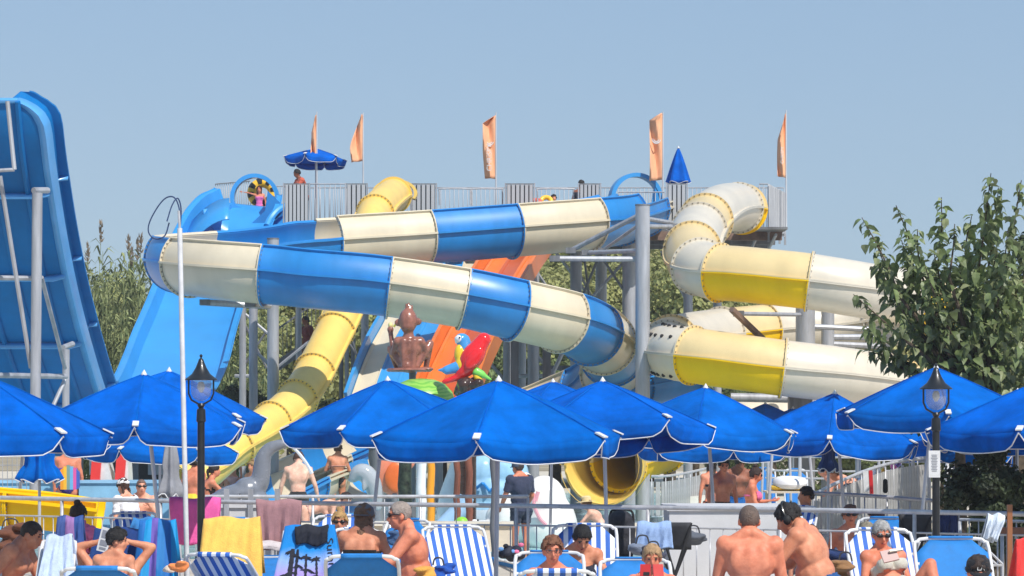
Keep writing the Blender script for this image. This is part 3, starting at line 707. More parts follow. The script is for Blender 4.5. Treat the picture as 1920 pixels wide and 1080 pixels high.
ramp_lane('orange_slide', 'steep orange slide with two tones behind the parrots', [(985, 470, 71.5), (962, 500, 70), (935, 545, 68.4), (905, 600, 66.9), (880, 650, 65.5), (855, 705, 64.2), (835, 760, 63)], .62, [FO, FOD, FO], .45, FO)
ramp_lane('racing_slide', 'light blue and cream racing slide behind the brown monkey statue', [(850, 440, 73.5), (838, 480, 72.5), (820, 540, 71), (800, 600, 69.5), (775, 650, 68), (755, 700, 66.6), (735, 760, 65.4)], 1.0, [FC, FL, FL, FC], .35, FL)
cw = MB()
cw.prism([P(782, 440, 72.2), P(905, 440, 72.2), P(880, 560, 72.2), P(815, 620, 72.2), P(760, 620, 72.2)], (0, 0, 0), (0, .06, 0)); cw.build('slide_backboard', FC, label='cream backing board beside the orange slide top', cat='board')

# small chequered splash slide
kid = thing('splash_slide', 'low wide blue and cream chequered splash slide behind the bathers', 'water slide', (P(560, 900, 61).x, 61, WZ))
kp = catmull([P(740, 785, 66), P(690, 815, 65), P(640, 842, 64), P(590, 866, 63.2), P(535, 893, 62.4), P(480, 915, 61.8), P(430, 930, 61.4)], 8)
open_flume(kid, kp, [P(705, 806, 65.3), P(655, 835, 64.3), P(610, 857, 63.5), P(565, 880, 62.8), P(520, 899, 62.2), P(470, 919, 61.7)], .80, [FB, FC, FB, FC, FC, FB, FC], 5, -185, lip=True, name='slide_segment')
kid2 = thing('splash_slide', 'second low cream and blue splash slide right of the woman in black briefs', 'water slide', (P(660, 930, 60).x, 60, WZ))
kp = catmull([P(770, 840, 64), P(720, 866, 63), P(680, 892, 62), P(650, 915, 61)], 8)
open_flume(kid2, kp, [P(735, 858, 63.3), P(700, 879, 62.5), P(672, 898, 61.7)], .62, [FC, FL, FC, FL], 5, -185, name='slide_segment')
kid3 = thing('splash_slide', 'low light blue splash slide left of the man drying off', 'water slide', (P(500, 930, 58).x, 58, WZ))
kp = catmull([P(600, 885, 61), P(550, 905, 60), P(510, 925, 59)], 8)
open_flume(kid3, kp, [P(565, 899, 60.3)], .7, [FC, FL], 5, -185, name='slide_segment')
# yellow trough at far left and white board slides with red edges
tr = thing('yellow_trough_slide', 'broad yellow trough slide at the left edge behind the railing', 'water slide', (P(60, 960, 38).x, 38, WZ))
kp = catmull([P(-160, 918, 38.3), P(-60, 928, 38.2), P(20, 935, 38.1), P(100, 943, 38), P(190, 955, 38)], 8)
open_flume(tr, kp, [P(25, 935, 38.1)], .38, [FY, FY], 12, -192, name='slide_segment')
for px, dx, lb in ((180, 30, 'white board slide with red edge beside the rainbow board'), (226, 14, 'white board slide with red edge behind the girl with the headscarf')):
    t_ = thing('board_slide', lb, 'water slide', (P(px, 930, 52).x, 52, DZ))
    D = 52; mb = MB()
    mb.prism([P(px + 8, 822, D), P(px + 12, 838, D), P(px - 4 + 2, 1000, D), P(px - 18, 1000, D), P(px - 6, 832, D)], (0, 0, 0), (0, .08, 0)); mb.build('red_edge', paint((235, 60, 55)), t_)
    mb = MB(); mb.prism([P(px + 9, 823, D - .02), P(px + dx, 905, D - .02), P(px + dx, 1000, D - .02), P(px + 4, 1000, D - .02)], (0, .1, 0), (0, .7, 0)); mb.build('white_face', WPL, t_)
# ================================================================ slide tower
tower = thing('slide_tower', 'long grey steel slide tower with railed platform behind the slides', 'tower', (P(940, 700, 74).x, 74, .3))
TD = 71.6; DKZ = ZZ(428, TD)
x0, x1 = PX(532, TD), PX(1470, TD)
MB().box(((x0 + x1) / 2, TD + 1.9, DKZ - .04), (x1 - x0, 3.8, .08)).build('deck', STD, tower)
for y in (TD + .05, TD + 1.9, TD + 3.7):
    MB().box(((x0 + x1) / 2, y, DKZ - .19), (x1 - x0 - .1, .14, .22)).build('deck_beam', RUST if y < TD + 1 else STD, tower)
xl0, xl1 = PX(400, TD + 2), PX(530, TD + 2)
MB().box(((xl0 + xl1) / 2, TD + 2.3, DKZ - .04), (xl1 - xl0 - .02, 3.0, .08)).build('deck', STD, tower)
RT = ZZ(345, TD); PAN = mat('slat_grey_paint', (0.46, 0.47, 0.49), 0.5, 0.08, 4, streak=True)
def corr_panel(px0, px1, y, ztop, zbot, n):
    """solid railing panel of folded sheet between two posts"""
    a, b = PX(px0, y), PX(px1, y); sl = MB(); w_ = (b - a) / n; sl.box((0, 0, (ztop - zbot) / 2), (w_ * .72, .02, ztop - zbot - .03)); sl = sl.mesh('slat', PAN)
    for i in range(n): inst('slat', sl, tower, (a + w_ * (i + .5), y, zbot))
    MB().box(((a + b) / 2, y + .045, (ztop + zbot) / 2), (b - a, .012, ztop - zbot - .05)).build('panel_backing', STD, tower)
    m2 = MB(); m2.box(((a + b) / 2, y + .015, ztop), (b - a + .04, .05, .03)); m2.build('panel_cap', STD, tower)
    for x in (a - .03, b + .03):
        m3 = MB(); m3.box((x, y + .015, (ztop + zbot) / 2), (.035, .06, ztop - zbot + .05)); m3.build('railing_post', ST, tower)
for a, b, n in ((534, 578, 6), (650, 686, 4), (772, 816, 5), (950, 1000, 6), (1087, 1124, 5), (1252, 1286, 4)):
    corr_panel(a, b, TD, RT, DKZ - .02, n)
bal = MB(); bal.tube([(0, 0, 0), (0, 0, .98)], .011, 6); bal = bal.mesh('baluster', ST)
def bar_rail(a, b, z0, z1, parent, sp=.115, r=.018):
    """open railing of upright bars between two points on plan"""
    a = Vector(a); b = Vector(b); n = max(2, int((b - a).length / sp))
    for z in (z0 + .06, z1):
        m_ = MB(); m_.tube([Vector((a.x, a.y, z)), Vector((b.x, b.y, z))], r, 6); m_.build('rail', ST, parent)
    for i in range(n + 1):
        q = a.lerp(b, i / n); inst('baluster', bal, parent, (q.x, q.y, z0 + .06), None, (1, 1, (z1 - z0 - .06) / .98))
yb = TD + 3.75
for a, b in ((560, 780), (810, 960), (990, 1100), (1110, 1470)):
    bar_rail((PX(a, yb), yb, 0), (PX(b, yb), yb, 0), DKZ, ZZ(352, yb), tower)
bar_rail((PX(580, TD), TD, 0), (PX(648, TD), TD, 0), DKZ, RT, tower)
bar_rail((PX(1160, TD + .4), TD + .4, 0), (PX(1246, TD + .4), TD + .4, 0), DKZ, ZZ(358, TD), tower)
bar_rail((PX(1424, TD), TD, 0), (PX(1440, TD), TD, 0), DKZ - .1, RT, tower, .1)
bar_rail((PX(404, 80), 80, 0), (PX(470, 79), 79, 0), ZZ(425, 80), ZZ(345, 80), tower, .09)
bar_rail((PX(470, 79.5), 79.5, 0), (PX(535, 79.5), 79.5, 0), ZZ(425, 80), ZZ(352, 80), tower, .1)
MB().box((PX(470, 80), 80.2, ZZ(428, 80)), (2.2, 1.8, .1)).build('deck', STD, tower)
# slanting sheet panel at the right end
mb = MB(); q0, q1 = P(1441, 347, TD), P(1472, 350, TD + 1.3)
mb.prism([Vector((q0.x, q0.y, RT)), Vector((q1.x, q1.y, RT - .12)), Vector((q1.x, q1.y, DKZ - .15)), Vector((q0.x, q0.y, DKZ - .02))], (0, 0, 0), (.02, .02, 0)); mb.build('railing_panel', PAN, tower)
for k in range(9):
    t = k / 8; mb = MB(); q = q0.lerp(q1, t); mb.box((q.x + .004, q.y - .03, (RT + DKZ) / 2 - .06 * t - .05), (.02, .03, RT - DKZ)); mb.build('baluster', ST, tower)
for k in range(4):
    mb = MB(); q = q0.lerp(q1, k / 3); mb.box((q.x, q.y, DKZ - .2), (.05, .05, .28)); mb.build('bracket', ST, tower)
MB().beam(P(1440, 434, TD - .1), P(1472, 436, TD + 1.2), .06, .06).build('bracket', ST, tower)
MB().box(((PX(1380, TD) + PX(1470, TD)) / 2, TD - .5, DKZ - .06), (PX(1470, TD) - PX(1380, TD), .9, .06)).build('deck', STD, tower)
# hoops of tube round the gates
for a, b in ((824, 882), (885, 942), (1008, 1075)):
    mb = MB(); y = TD + .2; mb.tube(catmull([P(a, 385, y), P(a, 360, y), P(a + 3, 354, y), P(b - 3, 354, y), P(b, 358, y), P(b, 385, y)], 3), .02, 8); mb.build('gate_hoop', SS, tower)
# columns and bracing under the deck
colx = [(455, 73, .09), (560, 74.6, .08), (684, 73, .10), (728, 72, .13), (822, 72.4, .12), (952, 73.2, .12), (978, 75, .12), (1000, 72, .15), (1080, 73, .15), (1127, 75, .15), (1180, 72.4, .18), (1290, 73, .12), (1345, 75, .11), (900, 75, .1)]
cols_ = {}
for px, D, rad in colx:
    b = P(px, 700, D); mb = MB(); mb.tube([(b.x, D, .3), (b.x, D, DKZ - .3)], rad, 14); mb.box((b.x, D, DKZ - .33), (rad * 2.6, rad * 2.6, .06)); mb.build('column', ST, tower); cols_[px] = b
for a, b, rad in [((455, 600, 73), (500, 690, 73), .04), ((455, 690, 73), (500, 620, 73), .04), ((520, 640, 73), (455, 585, 73), .05), ((580, 640, 73.2), (512, 695, 73.2), .05), ((684, 610, 72.8), (728, 690, 72), .05), ((728, 600, 71.8), (775, 705, 71.5), .09), ((640, 620, 72.6), (684, 690, 72.8), .035), ((684, 715, 72.8), (655, 620, 72.4), .03), ((1000, 500, 72), (1080, 620, 73), .05), ((1040, 470, 72.6), (1127, 585, 75), .05), ((1080, 590, 73), (1180, 480, 72.4), .05), ((1127, 590, 75), (1080, 500, 73), .045), ((1080, 620, 73), (1180, 720, 72.6), .05), ((1120, 690, 74), (1180, 590, 72.6), .05), ((1095, 480, 73.6), (1110, 600, 74), .04), ((930, 480, 73), (980, 560, 74), .05), ((860, 610, 73.4), (952, 720, 73.4), .06), ((1080, 606, 72.9), (1240, 608, 72.9), .06), ((560, 575, 73), (700, 575, 73), .05), ((830, 503, 73), (925, 505, 73), .06), ((1240, 470, 73), (1290, 570, 73), .05), ((1290, 440, 73), (1240, 480, 73), .05), ((1300, 545, 72.8), (1345, 545, 72.8), .05), ((1100, 440, 72.2), (1180, 560, 72.4), .045), ((1140, 440, 72.2), (1090, 560, 73), .045), ((1420, 440, 72), (1395, 500, 72.6), .05), ((1455, 440, 71), (1437, 475, 72.5), .05), ((440, 705, 73), (475, 705, 73), .06), ((728, 655, 71.9), (705, 720, 72), .06), ((955, 705, 73.2), (1090, 705, 73.2), .07), ((1000, 660, 72), (1060, 725, 72), .06), ((1020, 735, 72), (1060, 650, 72), .07)]:
    mb = MB(); mb.tube([P(*a), P(*b)], rad * .8, 6); mb.build('brace', ST if rad > .045 else STD, tower)
for px, py, w in ((1040, 690, .9), (690, 655, .5)):
    mb = MB(); q = P(px, py, 73.5); mb.box(q, (w, .3, .12)); mb.build('cross_beam', STD, tower)
# dark switch cabinet frames beneath the flume
for px in (965, 1025):
    mb = MB(); q = P(px, 690, 70); mb.box((q.x, q.y, q.z - .6), (.2, .2, 3.2)); mb.build('pump_riser', STD, tower)
# access stair with handrail bars seen below the flume
st = thing('access_stair', 'dark steel access stair behind the thick post at left', 'stair', (P(560, 740, 77).x, 77, .3))
a, b = P(515, 690, 77), P(700, 560, 77)
MB().beam(a, b, .06, .25).build('stringer', STD, st)
for k in range(13):
    q = a.lerp(b, k / 12); MB().box((q.x, q.y + .45, q.z), (.26, .9, .04)).build('tread', STD, st)
MB().beam(a + Vector((0, 0, 1.0)), b + Vector((0, 0, 1.0)), .04, .05).build('handrail', STD, st)
for k in range(25):
    q = a.lerp(b, k / 24); MB().tube([q, q + Vector((0, 0, 1.0))], .012, 5).build('baluster', STD, st)
for px in (640, 650, 662):
    q = P(px, 650, 76); mb = MB(); mb.tube([(q.x, q.y, .3), (q.x, q.y, ZZ(600, 76))], .06, 8); mb.build('stair_post', STD if px != 650 else ST, st)

# ---------------------------------------------------------------- free standing posts that carry the slides
def post(px, py, D, rad, lb, arms=(), m=ST):
    t = thing('support_post', lb, 'post', (PX(px, D), D, .3)); q = P(px, py, D)
    mb = MB(); mb.tube([(q.x, D, .3), (q.x, D, q.z)], rad, 20); mb.build('shaft', m, t)
    mb = MB(); mb.tube([(q.x, D, q.z + .002), (q.x, D, q.z + .03)], rad * 1.06, 20); mb.build('cap', STD, t)
    for (a, b, w) in arms:
        mb = MB(); mb.tube([P(*a), P(*b)], w, 8); mb.build('arm', ST, t)
        mb = MB(); e = P(*b); mb.box(e, (.22, .26, .12)); mb.build('saddle', STD, t)
post(512, 449, 61.0, .125, 'thick grey round post between the two runs of the flume', [((505, 574, 60.6), (385, 567, 60.2), .07), ((505, 574, 60.6), (470, 570, 59.2), .06)])
post(475, 566, 66, .10, 'slimmer grey post left of the thick flume post', [((475, 655, 66), (512, 690, 66), .04)])
post(1205, 386, 60.5, .155, 'tall thick grey post at the right end of the flume', [((1200, 486, 60.6), (1040, 485, 60.5), .06), ((1200, 470, 62), (1100, 474, 64), .05), ((1205, 400, 61), (1070, 470, 62), .055), ((1200, 420, 64), (1130, 470, 66), .04), ((1212, 425, 61), (1262, 425, 62.6), .05), ((1212, 410, 61.4), (1270, 420, 64), .05)])
post(1510, 561, 63.0, .215, 'thickest grey post between the two runs of the yellow tube', [((1520, 612, 63.2), (1640, 618, 63.4), .06), ((1500, 590, 62.8), (1385, 588, 61.2), .045)])
post(1552, 583, 65, .15, 'grey post behind the thickest one at right', [((1560, 632, 65), (1660, 632, 65.5), .07), ((1560, 645, 65), (1660, 650, 65.5), .07)])
MB().beam(P(1372, 580, 59.2), P(1435, 640, 60.5), .10, .10).build('tube_strut', RUST, label='brown strut under the upper yellow tube', cat='strut')
MB().tube([P(1370, 745, 63), P(1478, 747, 63)], .10, 10).build('pipe', ST, label='grey horizontal pipe under the lower yellow tube', cat='pipe')
MB().box(P(1500, 790, 62) , (.5, .4, 2.2)).build('concrete_footing', STD, label='grey footing block below the thickest post', cat='footing')
for k, (px, py, w, h, lb) in enumerate([(1248, 760, 120, 70, 'dark blue flume end turning behind the umbrellas')]):
    t_ = thing('flume_end', lb, 'water slide', (PX(px, 66), 66, .4))
    kp = catmull([P(1290, 705, 67.5), P(1240, 715, 67), P(1200, 722, 66.5), P(1150, 735, 66), P(1110, 760, 66)], 6)
    open_flume(t_, kp, [P(1200, 722, 66.5)], .5, [FB, FB], 20, -200, name='flume_segment')

# ---------------------------------------------------------------- flags on the platform
FLAG = mat('flag_orange', (1.0, 0.50, 0.28), 0.8, 0.06, 3, trans=0.12)
def text_mesh(body, size, extr=.002):
    cu = bpy.data.curves.new('txt', 'FONT'); cu.body = body; cu.size = size; cu.align_x = 'CENTER'; cu.align_y = 'CENTER'; cu.extrude = extr; cu.resolution_u = 3
    o_ = bpy.data.objects.new('txt', cu); C.objects.link(o_); dg = bpy.context.evaluated_depsgraph_get(); ev = o_.evaluated_get(dg); m2 = ev.to_mesh()
    V = [tuple(v.co) for v in m2.vertices]; Fs = [tuple(p.vertices) for p in m2.polygons]; ev.to_mesh_clear(); bpy.data.objects.remove(o_); bpy.data.curves.remove(cu); return V, Fs
def flag(px, top, bot, w, lb, seed, tipcut=.25, logo=True, txt=False, D=72.3, ztip=None):
    p = P(px, top, D); base = Vector((p.x, D, DKZ)); t = thing('flag', lb, 'flag', base, 'orange flags on the slide tower')
    MB().tube([base, p + Vector((0, 0, .02))], [.028, .014], 8).build('flag_pole', POLE, t)
    rg = random.Random(seed); H = (bot - top) * D / F; W = w * D / F; rows = []; ph = rg.uniform(0, 6)
    for i in range(19):
        v = i / 18; z = p.z - .05 - H * v
        ww = W * (min(1, .12 + v / tipcut) if v < tipcut else 1) * (1 - .35 * max(0, v - .55) * (1 if seed % 2 else -.2)); 
        rows.append([Vector((p.x - ww * u - .01, D + .16 * u * math.sin(6 * u + ph + v * 5), z + (1 - u) * .0 + .05 * u * math.sin(3 * v + ph))) for u in [j / 8 for j in range(9)]])
    mb = MB(); mb.grid(rows); fl = mb.build('flag_cloth', FLAG, t, solid=.004)
    if logo:
        c = rows[6][4]; lm = MB()
        for rr_, q in ((W * .33, .05), (W * .2, .04)):
            lm.tube([c + Vector((math.cos(R(a)) * rr_, -.1, math.sin(R(a)) * rr_ - .1)) for a in range(170, 361, 20)], [q * W * (.3 + math.sin(math.pi * i / 10)) for i in range(10)], 5)
        lm.build('emblem', WPL, t)
    if txt:
        V, Fs = text_mesh('CHRISPY', W * .55, .004); c = rows[12][4]; b_ = MB()
        b_.add([Vector((c.x - v[1], D - .17 - v[2], c.z + v[0])) for v in V], Fs, smooth=False); b_.build('lettering', WPL, t)
flag(594, 211, 290, 10, 'orange flag seen nearly edge on above the open platform umbrella', 2, .5, False)
flag(681, 213, 298, 25, 'broad orange flag right of the open platform umbrella', 3, .8, False)
flag(930, 212, 332, 24, 'orange flag in the middle of the platform', 5, .12, True, True)
flag(1243, 211, 333, 24, 'orange flag beside the closed platform umbrella', 4, .12, True, False)
flag(1474, 208, 330, 15, 'orange flag at the right end of the platform', 6, .45, False, True)

# ---------------------------------------------------------------- leaning pole with rope loops at left
t_ = thing('rescue_pole', 'tall white pole with blue rope loops rising left of the flume', 'pole', P(350, 1080, 27).xyz * 1)
pa, pb = P(351, 1080, 27), P(337, 428, 27); d = (pa - pb).normalized(); pa = pb + d * ((pb.z - GZ) / -d.z)
t_.location = pa; ORG[t_.name] = pa.copy()
MB().tube([pa, pb], .024, 10).build('shaft', WPL, t_)
MB().tube([pb, P(335, 395, 27)], .012, 8).build('tip', SS, t_)
ROPE = mat('blue_rope', (0.03, 0.06, 0.16), 0.7, 0.2, 30)
for pts in ([(338, 445), (337, 400), (328, 372), (312, 369), (295, 385), (278, 415), (276, 435), (288, 446), (305, 440), (313, 415)], [(313, 415), (322, 385), (332, 371), (338, 390), (336, 430)]):
    MB().tube(catmull([P(x, y, 27) + Vector((0, .02 * i, 0)) for i, (x, y) in enumerate(pts)], 6), .007, 6).build('rope_loop', ROPE, t_)
# ================================================================ umbrellas
FIN = MB(); FIN.lathe([(.034, 0), (.036, .01), (.022, .032), (.009, .052), (.003, .062)], (0, 0, 0), 12); FIN = FIN.mesh('finial', WPL)
def umbrella(px, py, D, rot, lb, foot=None, tilt=(0, 0), Rr=1.25, rise=.52, drop=.165, ground=GZ, m=CANV, seed=0, group='blue umbrellas above the sunbeds'):
    apex = P(px, py, D); rg = random.Random(seed + int(px)); m = (CANV, CANL, CANV, CAND)[int(px) % 4] if m is CANV and D < 44 else m
    tl = Euler((R(tilt[0]), R(tilt[1]), 0)).to_matrix()
    foot = P(foot if foot is not None else px, 1080, D) if D < 44 else Vector((apex.x, D, ground))
    d = (foot - apex).normalized(); fp = apex + d * ((apex.z - ground) / -d.z)
    t = thing('umbrella', lb, 'umbrella', fp, group)
    def rib(k, rho):
        a = R(-rot + 60 * k) - math.pi / 2
        return Vector((math.cos(a) * rho * Rr, math.sin(a) * rho * Rr, -rise * (rho ** 1.10)))
    W = lambda v: apex + tl @ v
    corners = []
    for k in range(6):
        sag = rg.uniform(.02, .055); rows = []; uv = []; ph = rg.uniform(0, 6); NV = 14; flut = rg.uniform(.6, 1.3)
        for i in range(9):
            rho = i / 8; A, B = rib(k, rho), rib(k + 1, rho)
            rows.append([W(A.lerp(B, j / NV) + Vector((0, 0, -sag * math.sin(math.pi * j / NV) * rho - .006 * rho * math.sin(9 * j / NV + ph))) * 1 - Vector((A.x + B.x, A.y + B.y, 0)) * .03 * math.sin(math.pi * j / NV) * rho) for j in range(NV + 1)])
        mb = MB(); mb.grid(rows)
        A, B = rib(k, 1), rib(k + 1, 1); outv = Vector((A.x + B.x, A.y + B.y, 0)).normalized(); edge = rows[-1]; vr = [list(edge)]; lowline = []
        for q in (.35, .7, 1.0):
            row = []
            for j in range(NV + 1):
                v = j / NV; e = 1 - abs(2 * v - 1); dr = drop * (1 - (1 - min(1, e * 3.2)) ** 2.2) * (1 + .06 * math.sin(5 * v + ph)) + .012
                wob = flut * (.022 * math.sin(11 * v + ph) + .03 * math.sin(4 * v + ph * 2)) * q
                row.append(edge[j] + tl @ (outv * (wob - .02 * q) + Vector((0, 0, -dr * q))))
            vr.append(row)
        mb.grid(vr); pn = mb.build('canopy_panel', m, t, solid=.004, angle=30)
        MB().tube(resample(vr[-1], .05), .0065, 6).build('piping', PIPE, pn)
        corners.append(rib(k, 1))
    for k in range(6):
        c = corners[k]; a = math.atan2(c.y, c.x); M = tl @ Matrix.Rotation(a, 3, 'Z') @ Matrix.Rotation(R(22), 3, 'Y')
        MB().box(W(c * .965 + Vector((0, 0, .012))), (.11, .065, .014), M).build('rib_pocket', PIPE, t)
        MB().tube([W(rib(k, q) + Vector((0, 0, .004))) for q in (.03, .25, .5, .75, .96)], .0075, 5).build('seam', CAND if m is not CAND else CANV, t)
        MB().tube([W(Vector((0, 0, -.06))), W(rib(k, .5) + Vector((0, 0, -.025))), W(c + Vector((0, 0, -.03)))], .007, 5).build('rib', POLE, t)
    tp = apex + tl @ Vector((0, 0, -.02))
    MB().tube([fp, tp], .022 if Rr > 1 else .018, 10).build('pole', POLE, t)
    inst('finial', FIN, t, apex + Vector((0, 0, -.01)), Euler((R(tilt[0]), R(tilt[1]), 0)))
    return t
umbrella(-40, 700, 26.0, 12, 'large blue umbrella cut by the left edge', 0, (0, 2))
umbrella(50, 752, 40.5, 30, 'blue umbrella hidden under the one at the left edge', 24, (0, 0))
umbrella(270, 702, 31.0, -4, 'blue umbrella in front of the light blue ramp, left of the lamp', 308, (2, 2))
umbrella(317, 696, 34.5, 10, 'blue umbrella behind the lamp post, its finial right of the nearer one', 340, (0, 3))
umbrella(300, 782, 45, 22, 'low blue umbrella under the pair by the left lamp', None, (0, 2), m=CAND)
umbrella(727, 713, 32.8, -36, 'blue umbrella left of the largest one, below the monkey', 688, (2, -2))
umbrella(935, 714, 26.6, 9, 'largest blue umbrella in the centre foreground', 930, (1, 0))
umbrella(1037, 716, 40, 20, 'blue umbrella peeping over the right side of the largest one', 1030, (0, 0))
umbrella(1130, 715, 31.5, 27, 'blue umbrella right of the largest one showing its dark inside', 1140, (-6, 0))
umbrella(1323, 727, 34.3, 8, 'blue umbrella under the perforated tube elbow', 1347, (0, 2))
umbrella(1335, 778, 45, -12, 'low blue umbrella behind the one under the tube elbow', None, (0, 0), m=CAND)
umbrella(1565, 738, 36.8, 8, 'blue umbrella with a steep left side and a bright centre seam', 1592, (0, 3), rise=.6)
umbrella(1755, 690, 33.0, 2, 'tall blue umbrella behind the right lamp', 1718, (1, 0))
umbrella(1612, 778, 50, 16, 'low blue umbrella behind the steep sided one', None, (0, 0), m=CAND)
umbrella(1790, 782, 44.5, 22, 'low blue umbrella below the right lamp with scalloped hem', None, (0, 3), m=CAND)
umbrella(1908, 735, 36, -36, 'blue umbrella behind the one at the right edge with a dark inside', 1905, (-6, 2))
umbrella(1962, 712, 29, -37, 'large blue umbrella cut by the right edge', 1960, (0, 0))
umbrella(1435, 757, 60, 10, 'small far blue umbrella left of a twin, under the lower tube', None, ground=DZ, Rr=1.2)
umbrella(1487, 766, 60, 25, 'small far blue umbrella right of its twin, under the lower tube', None, ground=DZ, Rr=1.2)
umbrella(592, 279, TD + 1.2, 15, 'small open blue umbrella on the slide platform', None, (-4, 2), Rr=.82, rise=.26, drop=.14, ground=DKZ, group='umbrellas on the tower')
def closed_umbrella(px, top, bot, D, wid, lb, m=CANV, ground=GZ, foot=None, folds=7, seed=0, strap=True):
    a, b = P(px, top, D), P(px, bot, D); base = Vector((a.x, D, ground)); t = thing('closed_umbrella', lb, 'umbrella', base)
    w = wid * D / F / 2; mb = MB(); rows = []; n = folds * 6
    for i in range(13):
        v = i / 12; c = a.lerp(b, v); r = w * (.05 + .95 * v ** .85) * (1 - .25 * math.exp(-((v - .72) / .1) ** 2) * (1 if strap else 0))
        rows.append([c + Vector((math.cos(6.283 * j / n) * r * (1 + .22 * math.sin(folds * 6.283 * j / n + seed)), math.sin(6.283 * j / n) * r * (1 + .22 * math.sin(folds * 6.283 * j / n + seed)), (.03 * math.sin(folds * 6.283 * j / n) if i == 12 else 0))) for j in range(n)])
    mb.grid(rows, closed=True); mb.build('folded_canopy', m, t, solid=.004)
    mb = MB(); rr_ = [q * 1 for q in rows[-1]]; mb.tube(rr_ + [rr_[0]], .008, 5, caps=False); mb.build('piping', PIPE, t)
    MB().tube([base, a + Vector((0, 0, .02))], .02, 10).build('pole', POLE, t)
    inst('finial', FIN, t, a)
closed_umbrella(1272, 278, 343, TD + .9, 42, 'closed dark blue umbrella standing on the slide platform', ground=DKZ, folds=5, strap=False)
closed_umbrella(74, 780, 902, 36.5, 78, 'closed blue umbrella with folds under the left umbrellas', CAND, folds=8)
closed_umbrella(320, 790, 930, 33.0, 44, 'closed grey umbrella beside the white rescue pole', mat('grey_canvas', (.30, .31, .34), .8, .12, 5, bump=.2), folds=5, seed=2)
closed_umbrella(1553, 800, 882, 39, 36, 'closed navy umbrella hanging among the poles at right', mat('navy_canvas', (.008, .03, .13), .7, .2, 5, bump=.2), folds=5, seed=1)
# spare umbrella poles standing in the right background
for k, (px, D, ln) in enumerate([(1432, 47, 6), (1450, 44, 12), (1480, 46, -4), (1500, 48, 3), (1515, 45, -16), (1606, 50, 0), (1645, 43, -10), (1662, 52, 18)]):
    a, b = P(px, 815, D), P(px - ln, 1000, D); d = (b - a).normalized(); b = a + d * ((a.z - GZ) / -d.z)
    MB().tube([b, a], .022, 8).build('umbrella_pole', POLE, label=['%s bare grey umbrella pole in the right background, counted from the left' % w for w in ('first', 'second', 'third', 'fourth', 'fifth', 'sixth', 'seventh', 'eighth')][k], cat='pole', group='bare umbrella poles')

# ---------------------------------------------------------------- lamp posts
def lamp(px, top, D, lb, collar):
    s = D / F; a = P(px, top, D); base = Vector((a.x, D, GZ)); t = thing('street_lamp', lb, 'lamp post', base, 'black garden lamp posts')
    z = lambda dy: a.z - dy * s
    MB().lathe([(.03 * 0 + .004, z(0) - GZ), (.016, z(3) - GZ), (.006, z(7) - GZ), (.022, z(10) - GZ), (.03, z(15) - GZ), (.05, z(25) - GZ), (.085, z(37) - GZ), (.148, z(47) - GZ), (.15, z(49) - GZ), (.10, z(48) - GZ)], base, 24).build('hood', BLK, t)
    MB().lathe([(.095, z(50) - GZ), (.095, z(68) - GZ), (.088, z(76) - GZ), (.06, z(84) - GZ), (.02, z(88) - GZ)], base, 20).build('glass_globe', GLASS, t)
    MB().lathe([(.02, z(52) - GZ), (.034, z(58) - GZ), (.034, z(64) - GZ), (.012, z(72) - GZ)], base, 12).build('bulb', WPL, t)
    for s_ in (-1, 1):
        MB().tube([Vector((a.x + s_ * .115, D, z(48))), Vector((a.x + s_ * .115, D, z(74))), Vector((a.x + s_ * .09, D, z(86))), Vector((a.x + s_ * .03, D, z(93)))], .009, 6).build('bracket', BLK, t)
    MB().lathe([(.028, z(92) - GZ), (.036, z(96) - GZ), (.022, z(101) - GZ), (.04, z(104) - GZ), (.045, z(126) - GZ), (.034, z(128) - GZ)], base, 16).build('neck', BLK, t)
    MB().lathe([(.034, z(128) - GZ), (.036, z(collar) - GZ + .002)], base, 16).build('shaft', BLK, t)
    MB().lathe([(.036, z(collar) - GZ), (.058, z(collar + 6) - GZ), (.05, z(collar + 12) - GZ), (.06, z(collar + 20) - GZ), (.065, .35), (.11, .25), (.12, 0)], base, 16).build('base', BLK, t)
lamp(377, 664, 26.3, 'black lamp post at left in front of the light blue ramp', 374)
lamp(1755, 681, 26.0, 'black lamp post at right in front of the tall umbrella', 344)
ns = thing('notice', 'white printed notice sheet fixed to the right lamp post', 'sign', P(1752, 895, 25.9))
ns.location = P(1752, 895, 25.9); ORG[ns.name] = ns.location.copy()
MB().box(P(1752, 870, 25.9), (.105, .006, .245)).build('sheet', WPL, ns)
INK = mat('printed_grey', (.25, .26, .30), .8, .1)
for k in range(11):
    w = .07 * rnd.uniform(.6, 1); MB().box(P(1752, 853 + k * 3.0, 25.894), (w, .002, .0045)).build('text_line', INK, ns)
